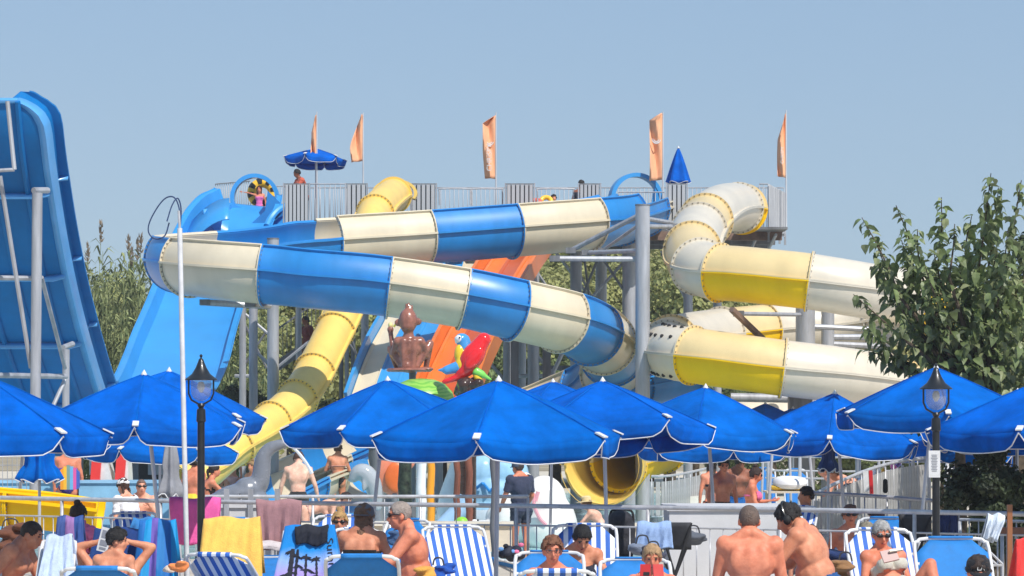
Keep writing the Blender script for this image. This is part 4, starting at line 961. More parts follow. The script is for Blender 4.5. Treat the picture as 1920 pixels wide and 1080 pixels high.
# ================================================================ organic shapes: people and statues grown from joints as one skin
_UV = []
def _unit(nu=12, nv=9):
    vs = []; 
    for i in range(nv + 1):
        th = math.pi * i / nv
        for j in range(nu):
            q = 2 * math.pi * j / nu; vs.append((math.sin(th) * math.cos(q), math.sin(th) * math.sin(q), math.cos(th)))
    fs = [(i * nu + j, (i + 1) * nu + j, (i + 1) * nu + (j + 1) % nu, i * nu + (j + 1) % nu) for i in range(nv) for j in range(nu)]
    return np.array(vs), fs
UNIT_V, UNIT_F = _unit()
def E(c, r, M=None, tag='torso'):
    M = np.array(M) if M is not None else np.eye(3)
    return dict(k='E', c=np.array(c, float), r=np.array(r, float), M=M, tag=tag)
def Cp(a, b, ra, rb, tag='torso'):
    return dict(k='C', a=np.array(a, float), b=np.array(b, float), ra=ra, rb=rb, tag=tag)
def prim_mesh(p):
    if p['k'] == 'E': return (UNIT_V * p['r']) @ p['M'].T + p['c']
    d = Vector(p['b'] - p['a']); L = d.length
    Q = np.array((d if L > 1e-6 else Vector((0, 0, 1))).to_track_quat('Z', 'Y').to_matrix())
    v = UNIT_V.copy(); top = v[:, 2] > 0; z = v.copy()
    z[top] = v[top] * p['rb']; z[top, 2] += L; z[~top] = v[~top] * p['ra']
    return z @ Q.T + p['a']
def prim_dist(p, X):
    if p['k'] == 'E':
        q = (X - p['c']) @ p['M'] / p['r']; return (np.linalg.norm(q, axis=1) - 1) * p['r'].min()
    ab = p['b'] - p['a']; t = np.clip(((X - p['a']) @ ab) / max(1e-9, ab @ ab), 0, 1)
    return np.linalg.norm(X - (p['a'] + t[:, None] * ab), axis=1) - (p['ra'] + (p['rb'] - p['ra']) * t)
def grow(prims, voxel=.016, smooth=4):
    """union of the shapes as one continuous surface: verts, faces"""
    vs = []; fs = []; k = 0
    for p in prims:
        m = prim_mesh(p); vs.append(m); fs += [tuple(i + k for i in f) for f in UNIT_F]; k += len(m)
    me = bpy.data.meshes.new('tmp'); me.from_pydata(np.concatenate(vs).tolist(), [], fs)
    o = bpy.data.objects.new('tmp', me); C.objects.link(o)
    md = o.modifiers.new('r', 'REMESH'); md.mode = 'VOXEL'; md.voxel_size = voxel
    sm = o.modifiers.new('s', 'SMOOTH'); sm.iterations = smooth; sm.factor = .5
    dg = bpy.context.evaluated_depsgraph_get(); ev = o.evaluated_get(dg); m2 = ev.to_mesh()
    V = np.empty(len(m2.vertices) * 3); m2.vertices.foreach_get('co', V); V = V.reshape(-1, 3)
    N = np.empty(len(m2.vertices) * 3); m2.vertices.foreach_get('normal', N); N = N.reshape(-1, 3)
    lv = np.empty(len(m2.loops), dtype=np.int32); m2.loops.foreach_get('vertex_index', lv); FS = [tuple(q) for q in lv.reshape(-1, 4).tolist()] if len(lv) == 4 * len(m2.polygons) else [tuple(p.vertices) for p in m2.polygons]
    ev.to_mesh_clear(); bpy.data.objects.remove(o); bpy.data.meshes.remove(me)
    return V, FS, N
def organic(name, prims, m, parent, voxel=.02, smooth=4):
    V, FS, N = grow(prims, voxel, smooth)
    mb = MB(); mb.add([tuple(v) for v in V], FS); return mb.build(name, m, parent, angle=180)

def person(lb, px, py, D, yaw=0, h=1.72, lean=0, side=0, build='m', head=(0, 0), arms=None, legs='sit', skin=(205, 150, 125), hair=('short', (60, 45, 38)), wear=(), face=False, glasses=False, hat=None, fat=0.0, voxel=None, group='bathers', anchor='head', name='person', ground=GZ):
    """px,py = image position of the top of the head; yaw 0 looks away from the camera, 180 at it, 90 to the right"""
    s = h / 1.75; f = (.93 if build == 'f' else 1.0); voxel = voxel or (.0135 if D < 27 else .017 if D < 40 else .024)
    t = Vector((math.sin(R(side)), math.sin(R(lean)), math.cos(R(lean)) * math.cos(R(side)))).normalized()
    rx = Vector((1, 0, 0)); rx = (rx - t * rx.dot(t)).normalized(); fw = t.cross(rx).normalized(); fw = fw if fw.y > 0 or abs(lean) > 80 else -fw
    T = np.array([[rx.x, fw.x, t.x], [rx.y, fw.y, t.y], [rx.z, fw.z, t.z]])
    L = lambda x, y, z: Vector((0, 0, 0)) + (rx * x + fw * y + t * z) * s
    pr = []; wf = 1 + fat * .35
    pr.append(E(L(0, 0, .0), np.array((.165 if build != 'f' else .175, .115 + .03 * fat, .12)) * s * np.array((wf, 1, 1)), T, 'pelvis'))
    pr.append(E(L(0, .005 + .03 * fat, .16), np.array((.135 * f, .10 + .07 * fat, .15)) * s * np.array((wf, 1, 1)), T, 'torso'))
    pr.append(E(L(0, .0, .34), np.array((.165 * f, .115 + .03 * fat, .18)) * s * np.array((wf, 1, 1)), T, 'torso'))
    if fat > .4: pr.append(E(L(0, .07, .10), np.array((.15, .13, .13)) * s * (.8 + .25 * fat), T, 'torso'))
    sw = (.185 if build != 'f' else .165) * (1 + .08 * fat); sh = [L(-sw, 0, .475), L(sw, 0, .475)]
    pr.append(Cp(L(-sw * .85, -.01, .46), L(sw * .85, -.01, .46), .072 * s, .072 * s, 'torso'))
    nk = L(0, .01 + .02 * fat, .56 - .035 * fat)
    for q in (-1, 1):
        pr.append(Cp(L(q * .03, -.015, .565), L(q * sw * .85, -.01, .485), .05 * s, .045 * s, 'torso'))
        pr.append(E(L(q * .085, -.055 - .01 * fat, -.05), np.array((.09, .09, .10)) * s, T, 'pelvis'))
        if build == 'f': pr.append(E(L(q * .075, .115, .33), np.array((.07, .06, .07)) * s, T, 'torso'))
        else: pr.append(E(L(q * .08, .085 + .02 * fat, .375), np.array((.085, .045 + .02 * fat, .065)) * s, T, 'torso'))
        pr.append(E(L(q * .09, -.085, .36), np.array((.07, .035, .11)) * s, T, 'torso'))
    # head with its own frame
    hy, hp = R(head[0]), R(head[1])
    HM = (Matrix.Rotation(-hy, 3, 'Z') @ Matrix.Rotation(-hp, 3, 'X'))
    hu, hf, hr = HM @ Vector((0, 0, 1)), HM @ Vector((0, 1, 0)), HM @ Vector((1, 0, 0))
    hc = nk + (t * .35 + hu * .65).normalized() * (.136 - .022 * fat) * s + hf * .025 * s
    hs = s if h > 1.45 else 1.75 / 1.75 * (.86 + .0 * s)
    H = lambda x, y, z: hc + (hr * x + hf * y + hu * z) * hs
    HT = np.array([[hr.x, hf.x, hu.x], [hr.y, hf.y, hu.y], [hr.z, hf.z, hu.z]])
    hp_ = [E(H(0, -.008, .03), np.array((.076, .096, .09)) * hs, HT, 'head'), E(H(0, .02, -.045), np.array((.06, .072, .075)) * hs, HT, 'head'), E(H(0, .055, -.085), np.array((.034, .036, .028)) * hs, HT, 'head'),
           Cp(H(0, .085, .012), H(0, .112, -.025), .011 * hs, .016 * hs, 'head'), E(H(0, .075, .03), np.array((.055, .022, .014)) * hs, HT, 'head'), E(H(0, .088, -.06), np.array((.026, .014, .013)) * hs, HT, 'head')]
    for q in (-1, 1):
        hp_.append(E(H(q * .079, -.01, -.015), np.array((.012, .022, .034)) * hs, HT, 'ear')); hp_.append(E(H(q * .04, .065, -.03), np.array((.024, .02, .022)) * hs, HT, 'head'))
    pr += hp_; pr.append(Cp(nk - t * .06 * s, hc - hu * .05 * hs - hf * .02 * hs, .06 * s * (1 + .2 * fat), .05 * hs, 'neck'))
    # arms: elbow offset from shoulder, hand offset from elbow (right hand first is +x)
    arms = arms or [((-.07, -.02, -.27), (.0, .05, -.25)), ((.07, -.02, -.27), (.0, .05, -.25))]
    hands = []
    for q, (eo, ho) in zip((-1, 1), arms):
        S = sh[0 if q < 0 else 1]; el = S + Vector(eo) * s; ha = el + Vector(ho) * s; n_ = 'L' if q < 0 else 'R'
        pr.append(E(S, np.array((.068, .068, .07)) * s * (1 + .1 * fat), T, 'uarm' + n_))
        k_ = (1 + .25 * fat) * (.88 if build == 'f' else 1)
        pr += [Cp(S, el, .054 * s * k_, .042 * s * k_, 'uarm' + n_), Cp(el, el.lerp(ha, .35), .042 * s * k_, .041 * s * k_, 'farm' + n_), Cp(el.lerp(ha, .35), ha, .041 * s * k_, .027 * s, 'farm' + n_)]
        d = (ha - el).normalized(); sd = d.cross(Vector((0, 1, .2))); sd = sd.normalized() if sd.length > .1 else Vector((1, 0, 0))
        pm = ha + d * .045 * s
        pr.append(Cp(ha, pm + d * .02 * s, .026 * s, .034 * s, 'hand' + n_)); hands.append((pm, d, sd, q))
    hips = [L(-.09, 0, -.03), L(.09, 0, -.03)]
    if legs == 'stand': legs = [((-.02, .01, -.42), (0, -.02, -.42)), ((.02, .01, -.42), (0, -.02, -.42))]
    elif legs == 'sit': legs = [((-.06, .42, .02), (0, .06, -.40)), ((.06, .42, .02), (0, .06, -.40))]
    elif legs == 'lie': legs = [((-.03, .42, .05), (0, .42, -.05)), ((.03, .42, .05), (0, .42, -.05))]
    elif legs == 'knees': legs = [((-.04, .32, .28), (0, .24, -.36)), ((.04, .32, .28), (0, .24, -.36))]
    feet = []
    for q, hpnt, (ko, ao) in zip((-1, 1), hips, legs):
        n_ = 'L' if q < 0 else 'R'; kn = hpnt + Vector(ko) * s; an = kn + Vector(ao) * s; k_ = 1 + .2 * fat
        pr += [Cp(hpnt, kn, .088 * s * k_, .058 * s * k_, 'thigh' + n_), Cp(kn, kn.lerp(an, .35) - Vector((0, .012, 0)) * s, .056 * s, .06 * s, 'calf' + n_), Cp(kn.lerp(an, .35), an, .058 * s, .036 * s, 'calf' + n_)]
        ad = (an - kn).normalized(); fo = Vector((0, 1, 0)) - ad * ad.y * .6; fo = fo.normalized() if fo.length > .1 else Vector((0, 1, 0))
        pr += [Cp(an + ad * .03 * s - fo * .04 * s, an + fo * .15 * s + ad * .055 * s, .036 * s, .026 * s, 'foot' + n_)]
    V, FS, N = grow(pr, voxel, 3 if voxel < .016 else 4)
    # place in the world
    top = np.array(H(0, -.005, .12 + (.012 if hair[0] != 'bald' else 0)))
    Rz = np.array(Matrix.Rotation(-R(yaw), 3, 'Z')); Wp = P(px, py, D)
    off = np.array((Wp.x, Wp.y, Wp.z)) - Rz @ top
    toW = lambda X: X @ Rz.T + off
    wv = toW(V); base = Vector((off[0], off[1], max(ground - .0, min(wv[:, 2].min(), ground))))
    root = thing(name, lb, 'person', base, group)
    mb = MB(); mb.add([tuple(v) for v in wv], FS)
    for pm, d, sd, q in hands:                                     # four fingers of unequal length and a thumb, slightly curled
        nn = d.cross(sd).normalized()
        for i, (o_, ln) in enumerate(((-.024, .068), (-.008, .078), (.008, .074), (.023, .058))):
            a = pm + sd * o_ * s + d * .02 * s; b = a + d * ln * .55 * s + nn * .008 * s * q; c = b + d * ln * .4 * s + nn * .022 * s * q
            pts = [Vector(toW(np.array([tuple(x)]))[0]) for x in (a, b, c)]; mb.tube(pts, [.0095 * s, .0085 * s, .0065 * s], 6)
        a = pm + sd * -.026 * s - d * .02 * s; b = a + (sd * -.03 + d * .03) * s; c = b + (d * .03 - sd * .004) * s
        pts = [Vector(toW(np.array([tuple(x)]))[0]) for x in (a, b, c)]; mb.tube(pts, [.012 * s, .010 * s, .007 * s], 6)
    mb.build('body', paint(skin, kind='skin'), root, angle=180)
    # faces sorted by nearest limb, for clothes that follow the body
    fc = V[np.array(FS)].mean(axis=1); dist = np.stack([prim_dist(p, fc) for p in pr]); tags = np.array([p['tag'] for p in pr])[dist.argmin(axis=0)]
    loc = (fc - 0) @ T / s                                          # torso frame: x right, y forward, z up from the pelvis
    hl = (fc - np.array(hc)) @ HT / hs
    tp = np.zeros(len(fc)) + 9
    for n_, hpnt, (ko, ao) in zip('LR', hips, legs):
        a = np.array(hpnt); ab = np.array(Vector(ko) * s); w_ = tags == 'thigh' + n_; tp[w_] = ((fc[w_] - a) @ ab) / (ab @ ab)
    up_ = np.zeros(len(fc)) + 9
    for n_, S, (eo, ho) in zip('LR', sh, arms):
        a = np.array(S); ab = np.array(Vector(eo) * s); w_ = tags == 'uarm' + n_; up_[w_] = ((fc[w_] - a) @ ab) / (ab @ ab)
    tor = np.isin(tags, ['torso', 'pelvis']); thi = np.isin(tags, ['thighL', 'thighR']); hd = np.isin(tags, ['head', 'ear', 'neck']); z = loc[:, 2]; y = loc[:, 1]; x = loc[:, 0]
    def shell(name_, mask, m, offd, jitter=0):
        used = np.nonzero(mask)[0]
        if len(used) < 4: return None
        ids = sorted({i for k in used for i in FS[k]}); mp = {i: k for k, i in enumerate(ids)}
        vv = V[ids] + N[ids] * offd
        if jitter: vv = vv + N[ids] * (np.array([noise.noise(Vector(v * 38)) for v in V[ids]])[:, None] * jitter)
        b = MB(); b.add([tuple(v) for v in toW(vv)], [tuple(mp[i] for i in FS[k]) for k in used])
        o = b.build(name_, m, root, angle=180); md = o.modifiers.new('t', 'SOLIDIFY'); md.thickness = .004; md.offset = 1
        return o
    for kind, colr in wear:
        cm = paint(colr, kind='cloth') if isinstance(colr, tuple) else colr
        if kind == 'trunks': shell('swim_trunks', (tor & (z < .10)) | (tp < .5), cm, .012, .01)
        elif kind == 'briefs': shell('swim_briefs', (tor & (z < .07)) | (tp < .06), cm, .005)
        elif kind == 'bottom': shell('bikini_bottom', ((tor | thi) & (z < .045) & (z > -.16) & (abs(x) < .05 + .9 * np.clip(z + .09, 0, 1))), cm, .005)
        elif kind == 'top': shell('bikini_top', tor & (((y > .03) & (z > .27) & (z < .40)) | ((y <= .03) & (z > .315) & (z < .345))), cm, .006)
        elif kind == 'band': shell('bikini_top', tor & (z > .27) & (z < .35), cm, .006)
        elif kind == 'shirt': shell('shirt', (tor & (z > -.06) & (z < .52)) | (up_ < .75), cm, .014, .014)
        elif kind == 'vest': shell('vest', (tor & (z > -.04) & (z < .46)), cm, .010, .008)
        elif kind == 'suit': shell('swimsuit', (tor & (z < .40)) & ~((y < 0) & (z > .25)), cm, .005)
        elif kind == 'towel': shell('towel', (tor & (z > .25)) | (up_ < .6), cm, .03, .03)
    hk, hcol = hair; hm = paint(hcol, kind='hair')
    jag = np.array([noise.noise(Vector(q * 55)) for q in fc[hd]]) * .014; line = np.zeros(len(fc), bool)
    line[hd] = (hl[hd, 2] + jag > -.012 + .70 * hl[hd, 1]) & ~((hl[hd, 1] > .06) & (hl[hd, 2] < .062 + jag))
    line &= ~((abs(hl[:, 0]) > .066) & (hl[:, 1] > -.03) & (hl[:, 2] < .005))
    if hk == 'shaved': shell('hair', (tags == 'head') & line, hm, .003)
    elif hk != 'bald':
        shell('hair', hd & (tags != 'neck') & line, hm, .016 if hk != 'slick' else .008, .022 if hk != 'slick' else .006)
        ex = []
        if hk == 'long': ex = [E(H(0, -.055, -.06), np.array((.082, .055, .14)) * hs, HT), E(H(-.06, -.01, -.05), np.array((.028, .05, .12)) * hs, HT), E(H(.06, -.01, -.05), np.array((.028, .05, .12)) * hs, HT), E(H(0, -.075, -.17), np.array((.06, .04, .10)) * hs, HT)]
        if hk == 'bun': ex = [E(H(0, -.04, .145), np.array((.042, .042, .04)) * hs, HT), E(H(.02, -.05, .155), np.array((.025, .03, .025)) * hs, HT)]
        if hk == 'pony': ex = [E(H(0, -.12, .0), np.array((.03, .035, .04)) * hs, HT), Cp(H(0, -.13, -.02), H(0, -.11, -.20), .03 * hs, .012 * hs)]
        if hk == 'braids': ex = [Cp(H(-.06, -.06, -.05), H(-.08, -.05, -.28), .025 * hs, .012 * hs), Cp(H(.06, -.06, -.05), H(.08, -.05, -.28), .025 * hs, .012 * hs)]
        if ex:
            v2, f2, n2 = grow(ex, .012, 2); b = MB(); v2 = v2 + n2 * np.array([noise.noise(Vector(q * 45)) for q in v2])[:, None] * .008
            b.add([tuple(q) for q in toW(v2)], f2); b.build({'bun': 'hair_bun', 'pony': 'ponytail', 'braids': 'braids'}.get(hk, 'hair_lengths'), hm, root, angle=180)
    if hk not in ('bald', 'shaved') and D < 34:                        # loose strands over the moulded hair
        ids_ = np.nonzero(hd & (tags != 'neck') & line)[0]; rg_ = random.Random(int(px)); st_ = MB()
        for k_ in range(420 if len(ids_) else 0):
            fi = FS[ids_[rg_.randrange(len(ids_))]]; p0 = Vector(V[fi[0]]); n0 = Vector(N[fi[0]]); g_ = (-hu if hk != 'short' else (hf * rg_.choice((-1, 1)) * .4 + hu * .3 - hf * .3)) + Vector((rg_.gauss(0, .35), rg_.gauss(0, .35), rg_.gauss(0, .35)))
            g_ = (g_ - n0 * g_.dot(n0)).normalized(); p0 = p0 + n0 * (.012 if hk != 'slick' else .007); w0 = n0.cross(g_) * .0045; L0 = rg_.uniform(.02, .045) * hs; lift = .35 if hk == 'short' else .12
            tri = [p0 - w0, p0 + w0, p0 + g_ * L0 * .6 + n0 * lift * L0 * .6 + w0 * .6, p0 + g_ * L0 + n0 * lift * L0 * .7]
            st_.add([tuple(toW(np.array([tuple(q)]))[0]) for q in tri], [(0, 1, 2), (0, 2, 3)], smooth=False)
        if st_.v: tag(st_.build('hair_strands', hm, root), kind='stuff')
    TW = lambda v: Vector(toW(np.array([tuple(v)]))[0]); WM = Matrix([[float(q) for q in r_] for r_ in Rz]) @ Matrix(HT.tolist())
    if face:
        for q in (-1, 1):
            if glasses is not True: MB().ball(TW(H(q * .031, .083, .012)), (.012 * hs, .006 * hs, .007 * hs), 8, 6, M=WM).build('eye', DARK, root)
            MB().ball(TW(H(q * .033, .088, .034)), (.022 * hs, .008 * hs, .005 * hs), 8, 6, M=WM).build('eyebrow', hm, root)
        MB().ball(TW(H(0, .099, -.06)), (.022 * hs, .007 * hs, .006 * hs), 8, 6, M=WM).build('lips', paint((165, 85, 80), kind='skin'), root)
    if glasses:
        b = MB()
        for q in (-1, 1):
            if glasses == 'thin': b.tube([TW(H(q * .036 + .024 * math.cos(a_), .100, .010 + .016 * math.sin(a_))) for a_ in [6.283 * i_ / 12 for i_ in range(13)]], .0022 * hs, 5)
            else: b.ball(TW(H(q * .036, .094, .012)), (.030 * hs, .012 * hs, .019 * hs), 10, 8, M=WM)
            b.tube([TW(H(q * .06, .09, .016)), TW(H(q * .082, .05, .016)), TW(H(q * .084, -.01, .008))], .0045 * hs if glasses is True else .002, 5)
        b.tube([TW(H(-.03, .104, .018)), TW(H(.03, .104, .018))], .005 * hs if glasses is True else .0022, 5); b.build('sunglasses' if glasses is True else 'spectacles', BLK if glasses is True else DARK, root)
    if hat:
        kind, colr = hat; hmat = paint(colr, kind='cloth'); b = MB()
        if kind == 'cap' or kind == 'cap_back':
            b.lathe([(.098 * hs, .015 * hs), (.098 * hs, .05 * hs), (.085 * hs, .10 * hs), (.05 * hs, .128 * hs), (.006 * hs, .136 * hs)], TW(H(0, -.008, .0)), 18, M=WM); b.build('cap', hmat, root)
            sgn = -1 if kind == 'cap_back' else 1; v = MB(); rows = []
            for i in range(9):
                a = R(-65 + 130 * i / 8); rows.append([TW(H(math.sin(a) * .094, sgn * (-.008 + math.cos(a) * .094), .03)), TW(H(math.sin(a) * .088, sgn * (-.008 + .03 + math.cos(a) * .13), .016))])
            v.grid(rows); v.build('visor', hmat, root, solid=.006)
        elif kind == 'straw':
            b.lathe([(.20 * hs, .035 * hs), (.10 * hs, .05 * hs), (.092 * hs, .12 * hs), (.06 * hs, .145 * hs), (.005 * hs, .148 * hs)], TW(H(0, -.008, .0)), 20, M=WM); b.build('sun_hat', hmat, root)
        elif kind == 'scarf':
            b.ball(TW(H(0, -.012, .05)), (.092 * hs, .106 * hs, .085 * hs), 14, 10, M=WM); b.ball(TW(H(0, -.115, .04)), (.05 * hs, .03 * hs, .025 * hs), 8, 6, M=WM); b.build('headscarf', hmat, root)
    root['_'] = 0; del root['_']
    return root, TW, H, L, off, Rz, hands, toW
# ================================================================ statues and play features
MK = mat('statue_brown', (0.32, 0.12, 0.08), 0.28, 0.25, 5, coat=0.35)
MKD = mat('statue_dark_brown', (0.05, 0.022, 0.015), 0.2, 0.3, 6, coat=0.5)
# monkey seen from behind, squatting on a disc
D = 56.0; s_ = D / F
def SP(px, py, dy=0): p = P(px, py, D); return (p.x, p.y + dy, p.z)
mk = thing('monkey_statue', 'glossy brown monkey statue squatting with its back to the camera', 'statue', P(767, 694, D)); 
pr = [E(SP(765, 601, .02), (.185, .20, .25)), E(SP(765, 612, -.03), (.15, .15, .14)), Cp(SP(766, 618), SP(766, 640), .09, .13), Cp(SP(747, 641), SP(787, 641), .11, .11), E(SP(767, 655), (.25, .17, .20)), E(SP(767, 672), (.20, .16, .18)), E(SP(767, 687), (.21, .19, .13)),
      Cp(SP(757, 640, -.09), SP(759, 690, -.14), .075, .06), Cp(SP(777, 640, -.09), SP(775, 690, -.14), .075, .06), Cp(SP(767, 640, -.12), SP(767, 655, -.13), .05, .04),
      Cp(SP(763, 579), SP(760, 567), .04, .012), Cp(SP(767, 578), SP(766, 565), .045, .012), Cp(SP(771, 580), SP(774, 571), .04, .012),
      E(SP(746, 605, .05), (.075, .04, .075)), E(SP(784, 603, .05), (.075, .04, .075)),
      Cp(SP(744, 643), SP(738, 664, .12), .085, .065), Cp(SP(738, 664, .12), SP(731, 622, .26), .06, .05), E(SP(731, 617, .26), (.07, .07, .07)),
      Cp(SP(791, 643), SP(797, 668, .2), .085, .065), Cp(SP(797, 668, .2), SP(792, 650, .35), .06, .05),
      Cp(SP(758, 688), SP(732, 654, .25), .11, .085), Cp(SP(732, 654, .25), SP(744, 692, .38), .08, .055), Cp(SP(776, 688), SP(805, 644, .25), .11, .085), Cp(SP(805, 644, .25), SP(797, 692, .38), .08, .055)]
organic('body', pr, MK, mk, .022, 3)
MB().lathe([(.42, 0), (.46, .03), (.42, .07), (.1, .09)], SP(767, 697, .1), 20).build('base_disc', MK, mk)
MB().ball(SP(799, 692, -.1), (.15, .1, .045)).build('foot', MK, mk)
MB().ball(SP(731, 609, .28), (.05, .05, .06)).build('banana', paint((235, 220, 150)), mk); MB().tube([SP(737, 612, .28), SP(744, 603, .28)], .02, 8).build('banana_tip', paint((190, 190, 60)), mk)
MB().tube([SP(773, 697, .1), (SP(773, 697, .1)[0], D + .1, DZ)], .07, 12).build('stem', STD, mk)
# leaf-green mushroom cap
mu = thing('green_canopy', 'bright green swirl patterned mushroom canopy beside the parrots', 'play feature', (P(800, 750, 55).x, 55, DZ))
GM = mat('swirl_green', (0.20, 0.50, 0.05), 0.35, 0.05, 2, coat=.3)
n = GM.node_tree.nodes; l = GM.node_tree.links
wv = n.new('ShaderNodeTexWave'); wv.wave_type = 'RINGS'; wv.inputs['Scale'].default_value = 5; wv.inputs['Distortion'].default_value = 5; wv.inputs['Detail'].default_value = 1
tcn = n.new('ShaderNodeTexCoord'); l.new(tcn.outputs['Object'], wv.inputs['Vector']); crn = n.new('ShaderNodeValToRGB')
crn.color_ramp.elements[0].position = .42; crn.color_ramp.elements[0].color = (.17, .47, .05, 1); crn.color_ramp.elements[1].position = .55; crn.color_ramp.elements[1].color = (.30, .58, .08, 1)
l.new(wv.outputs['Fac'], crn.inputs[0]); l.new(crn.outputs[0], n['Principled BSDF'].inputs['Base Color'])
c = P(790, 758, 55); MB().lathe([(.02, .50), (.25, .48), (.45, .40), (.60, .24), (.66, .05), (.62, -.02), (.3, 0)], c, 32).build('cap', GM, mu)
MB().tube([(c.x, 55, DZ), (c.x, 55, c.z)], .10, 12).build('stem', paint((240, 240, 236)), mu)
MB().ball(P(812, 757, 54.3), (.09, .06, .05)).build('knot', paint((70, 60, 40)), mu)
# two parrots on a stump
D = 54.0
pt = thing('parrot_statue', 'glossy red parrot statue, right of the blue and yellow one', 'statue', P(880, 715, D))
RED = paint((238, 32, 36), .15, .6); PBL = paint((70, 155, 220), .15, .6); PYE = paint((245, 205, 40), .15, .6); PGR = paint((130, 215, 90), .15, .6)
organic('body', [E(SP(886, 668), (.22, .20, .34), Matrix.Rotation(R(35), 3, 'Y')), Cp(SP(894, 655), SP(906, 638), .19, .14), E(SP(907, 637), (.145, .15, .14)), Cp(SP(876, 690), SP(866, 700), .18, .12), Cp(SP(868, 704, -.02), SP(833, 716), .08, .05)], RED, pt, .025, 4)
organic('beak', [Cp(SP(913, 638), SP(917, 644), .06, .025)], paint((240, 235, 225)), pt, .015, 2)
organic('wing', [E(SP(889, 672, -.17), (.13, .06, .26), Matrix.Rotation(R(35), 3, 'Y'))], RED, pt, .02, 3)
organic('green_feathers', [Cp(SP(893, 697, -.05), SP(903, 702, -.05), .09, .08), Cp(SP(903, 702, -.05), SP(921, 712, -.02), .07, .02)], PGR, pt, .02, 3)
organic('yellow_foot', [E(SP(896, 709, -.06), (.07, .06, .14), Matrix.Rotation(R(-35), 3, 'Y'))], PYE, pt, .02, 3)
pt2 = thing('parrot_statue', 'glossy blue and yellow parrot statue with a pale face', 'statue', P(862, 715, D + .15))
organic('body', [E(SP(870, 650, .12), (.13, .13, .24), Matrix.Rotation(R(8), 3, 'Y')), Cp(SP(872, 655, .1), SP(867, 636, .1), .12, .12), E(SP(865, 636, .1), (.13, .13, .12))], PBL, pt2, .022, 4)
organic('face', [E(SP(860, 635, .02), (.07, .07, .075)), Cp(SP(857, 636, .03), SP(855, 643, .03), .06, .02)], paint((238, 240, 240)), pt2, .016, 3)
organic('breast', [E(SP(862, 664, .05), (.11, .10, .20)), E(SP(869, 684, .0), (.17, .12, .16), Matrix.Rotation(R(-30), 3, 'Y'))], PYE, pt2, .022, 4)
organic('tail', [Cp(SP(858, 688, .02), SP(838, 694, .02), .12, .09), Cp(SP(842, 693, .02), SP(822, 694, .02), .09, .02)], PBL, pt2, .022, 3)
MB().ball(SP(862, 633, -.055), (.018, .014, .018)).build('eye', BLK, pt2)
sp = thing('tree_stump', 'dark brown knobbly stump under the parrots', 'stump', (P(876, 760, D).x, D, DZ))
rg = random.Random(2); organic('knobs', [E(SP(876 + rg.gauss(0, 9), 722 + rg.gauss(0, 6), rg.uniform(-.15, .1)), (.11, .11, .09)) for _ in range(22)], MKD, sp, .025, 2)
MB().tube([(SP(876, 740)[0], D, DZ), SP(876, 725)], .18, 12).build('stem', MKD, sp)
# silver dolphin fountain with curling neck
D = 42.0; DG_ = mat('dolphin_silver', (0.20, 0.215, 0.25), 0.25, 0.12, 3, coat=0.3)
dl = thing('elephant_fountain', 'large silver grey water spouting elephant head fountain with a raised trunk', 'fountain', P(440, 1000, D))
tr_ = catmull([P(470, 925, D), P(486, 905, D), P(491, 880, D), P(494, 858, D), P(505, 842, D), P(520, 835, D), P(533, 832, D)], 5)
pr = [E(SP(445, 928), (.42, .28, .17), Matrix.Rotation(R(-12), 3, 'Y')), E(SP(465, 918), (.22, .24, .19)), E(SP(430, 938), (.36, .3, .14)), E(SP(480, 945), (.2, .24, .25)), E(SP(445, 960), (.42, .3, .25))]
for i in range(len(tr_) - 1):
    r0 = .165 - .10 * i / len(tr_); pr.append(Cp(tr_[i], tr_[i + 1], r0, r0 - .004))
organic('body', pr, DG_, dl, .022, 5)
MB().ball(SP(450, 928, -.22), (.07, .05, .065)).build('eye_white', paint((240, 242, 245)), dl); MB().ball(SP(453, 929, -.262), (.03, .02, .035)).build('pupil', BLK, dl)
MB().tube(catmull([SP(534, 832), SP(548, 838), SP(562, 852), SP(575, 870), SP(585, 888)], 5), [.018 + .012 * i / 20 for i in range(21)], 6).build('water_jet', mat('water_jet', (.75, .8, .85), .1, .05), dl)
MB().box((SP(440, 1000)[0], D, (DZ + ZZ(962, D)) / 2), (1.0, .5, ZZ(962, D) - DZ)).build('plinth', WALLB, dl)
D = 50.0
d2 = thing('dolphin_statue', 'small light grey leaping dolphin statue beside the umbrella pole', 'statue', P(690, 960, D))
pa = catmull([P(662, 897, D), P(672, 886, D), P(684, 887, D), P(695, 900, D), P(702, 920, D), P(706, 950, D)], 4); pr = []
for i in range(len(pa) - 1):
    r0 = .05 + .12 * math.sin(math.pi * (i + 2) / (len(pa) + 3)); pr.append(Cp(pa[i], pa[i + 1], r0, r0))
pr += [Cp(P(662, 897, D), P(655, 900, D), .05, .03), E(P(682, 910, D - .12), (.04, .04, .12)), Cp(P(690, 886, D), P(697, 880, D), .05, .02)]
organic('body', pr, mat('dolphin_pale', (.42, .45, .48), .18, .06, 3, coat=.5), d2, .02, 4)
MB().tube([P(706, 945, D), (P(706, 0, D).x, D, WZ)], .07, 8).build('stem', DG_, d2)
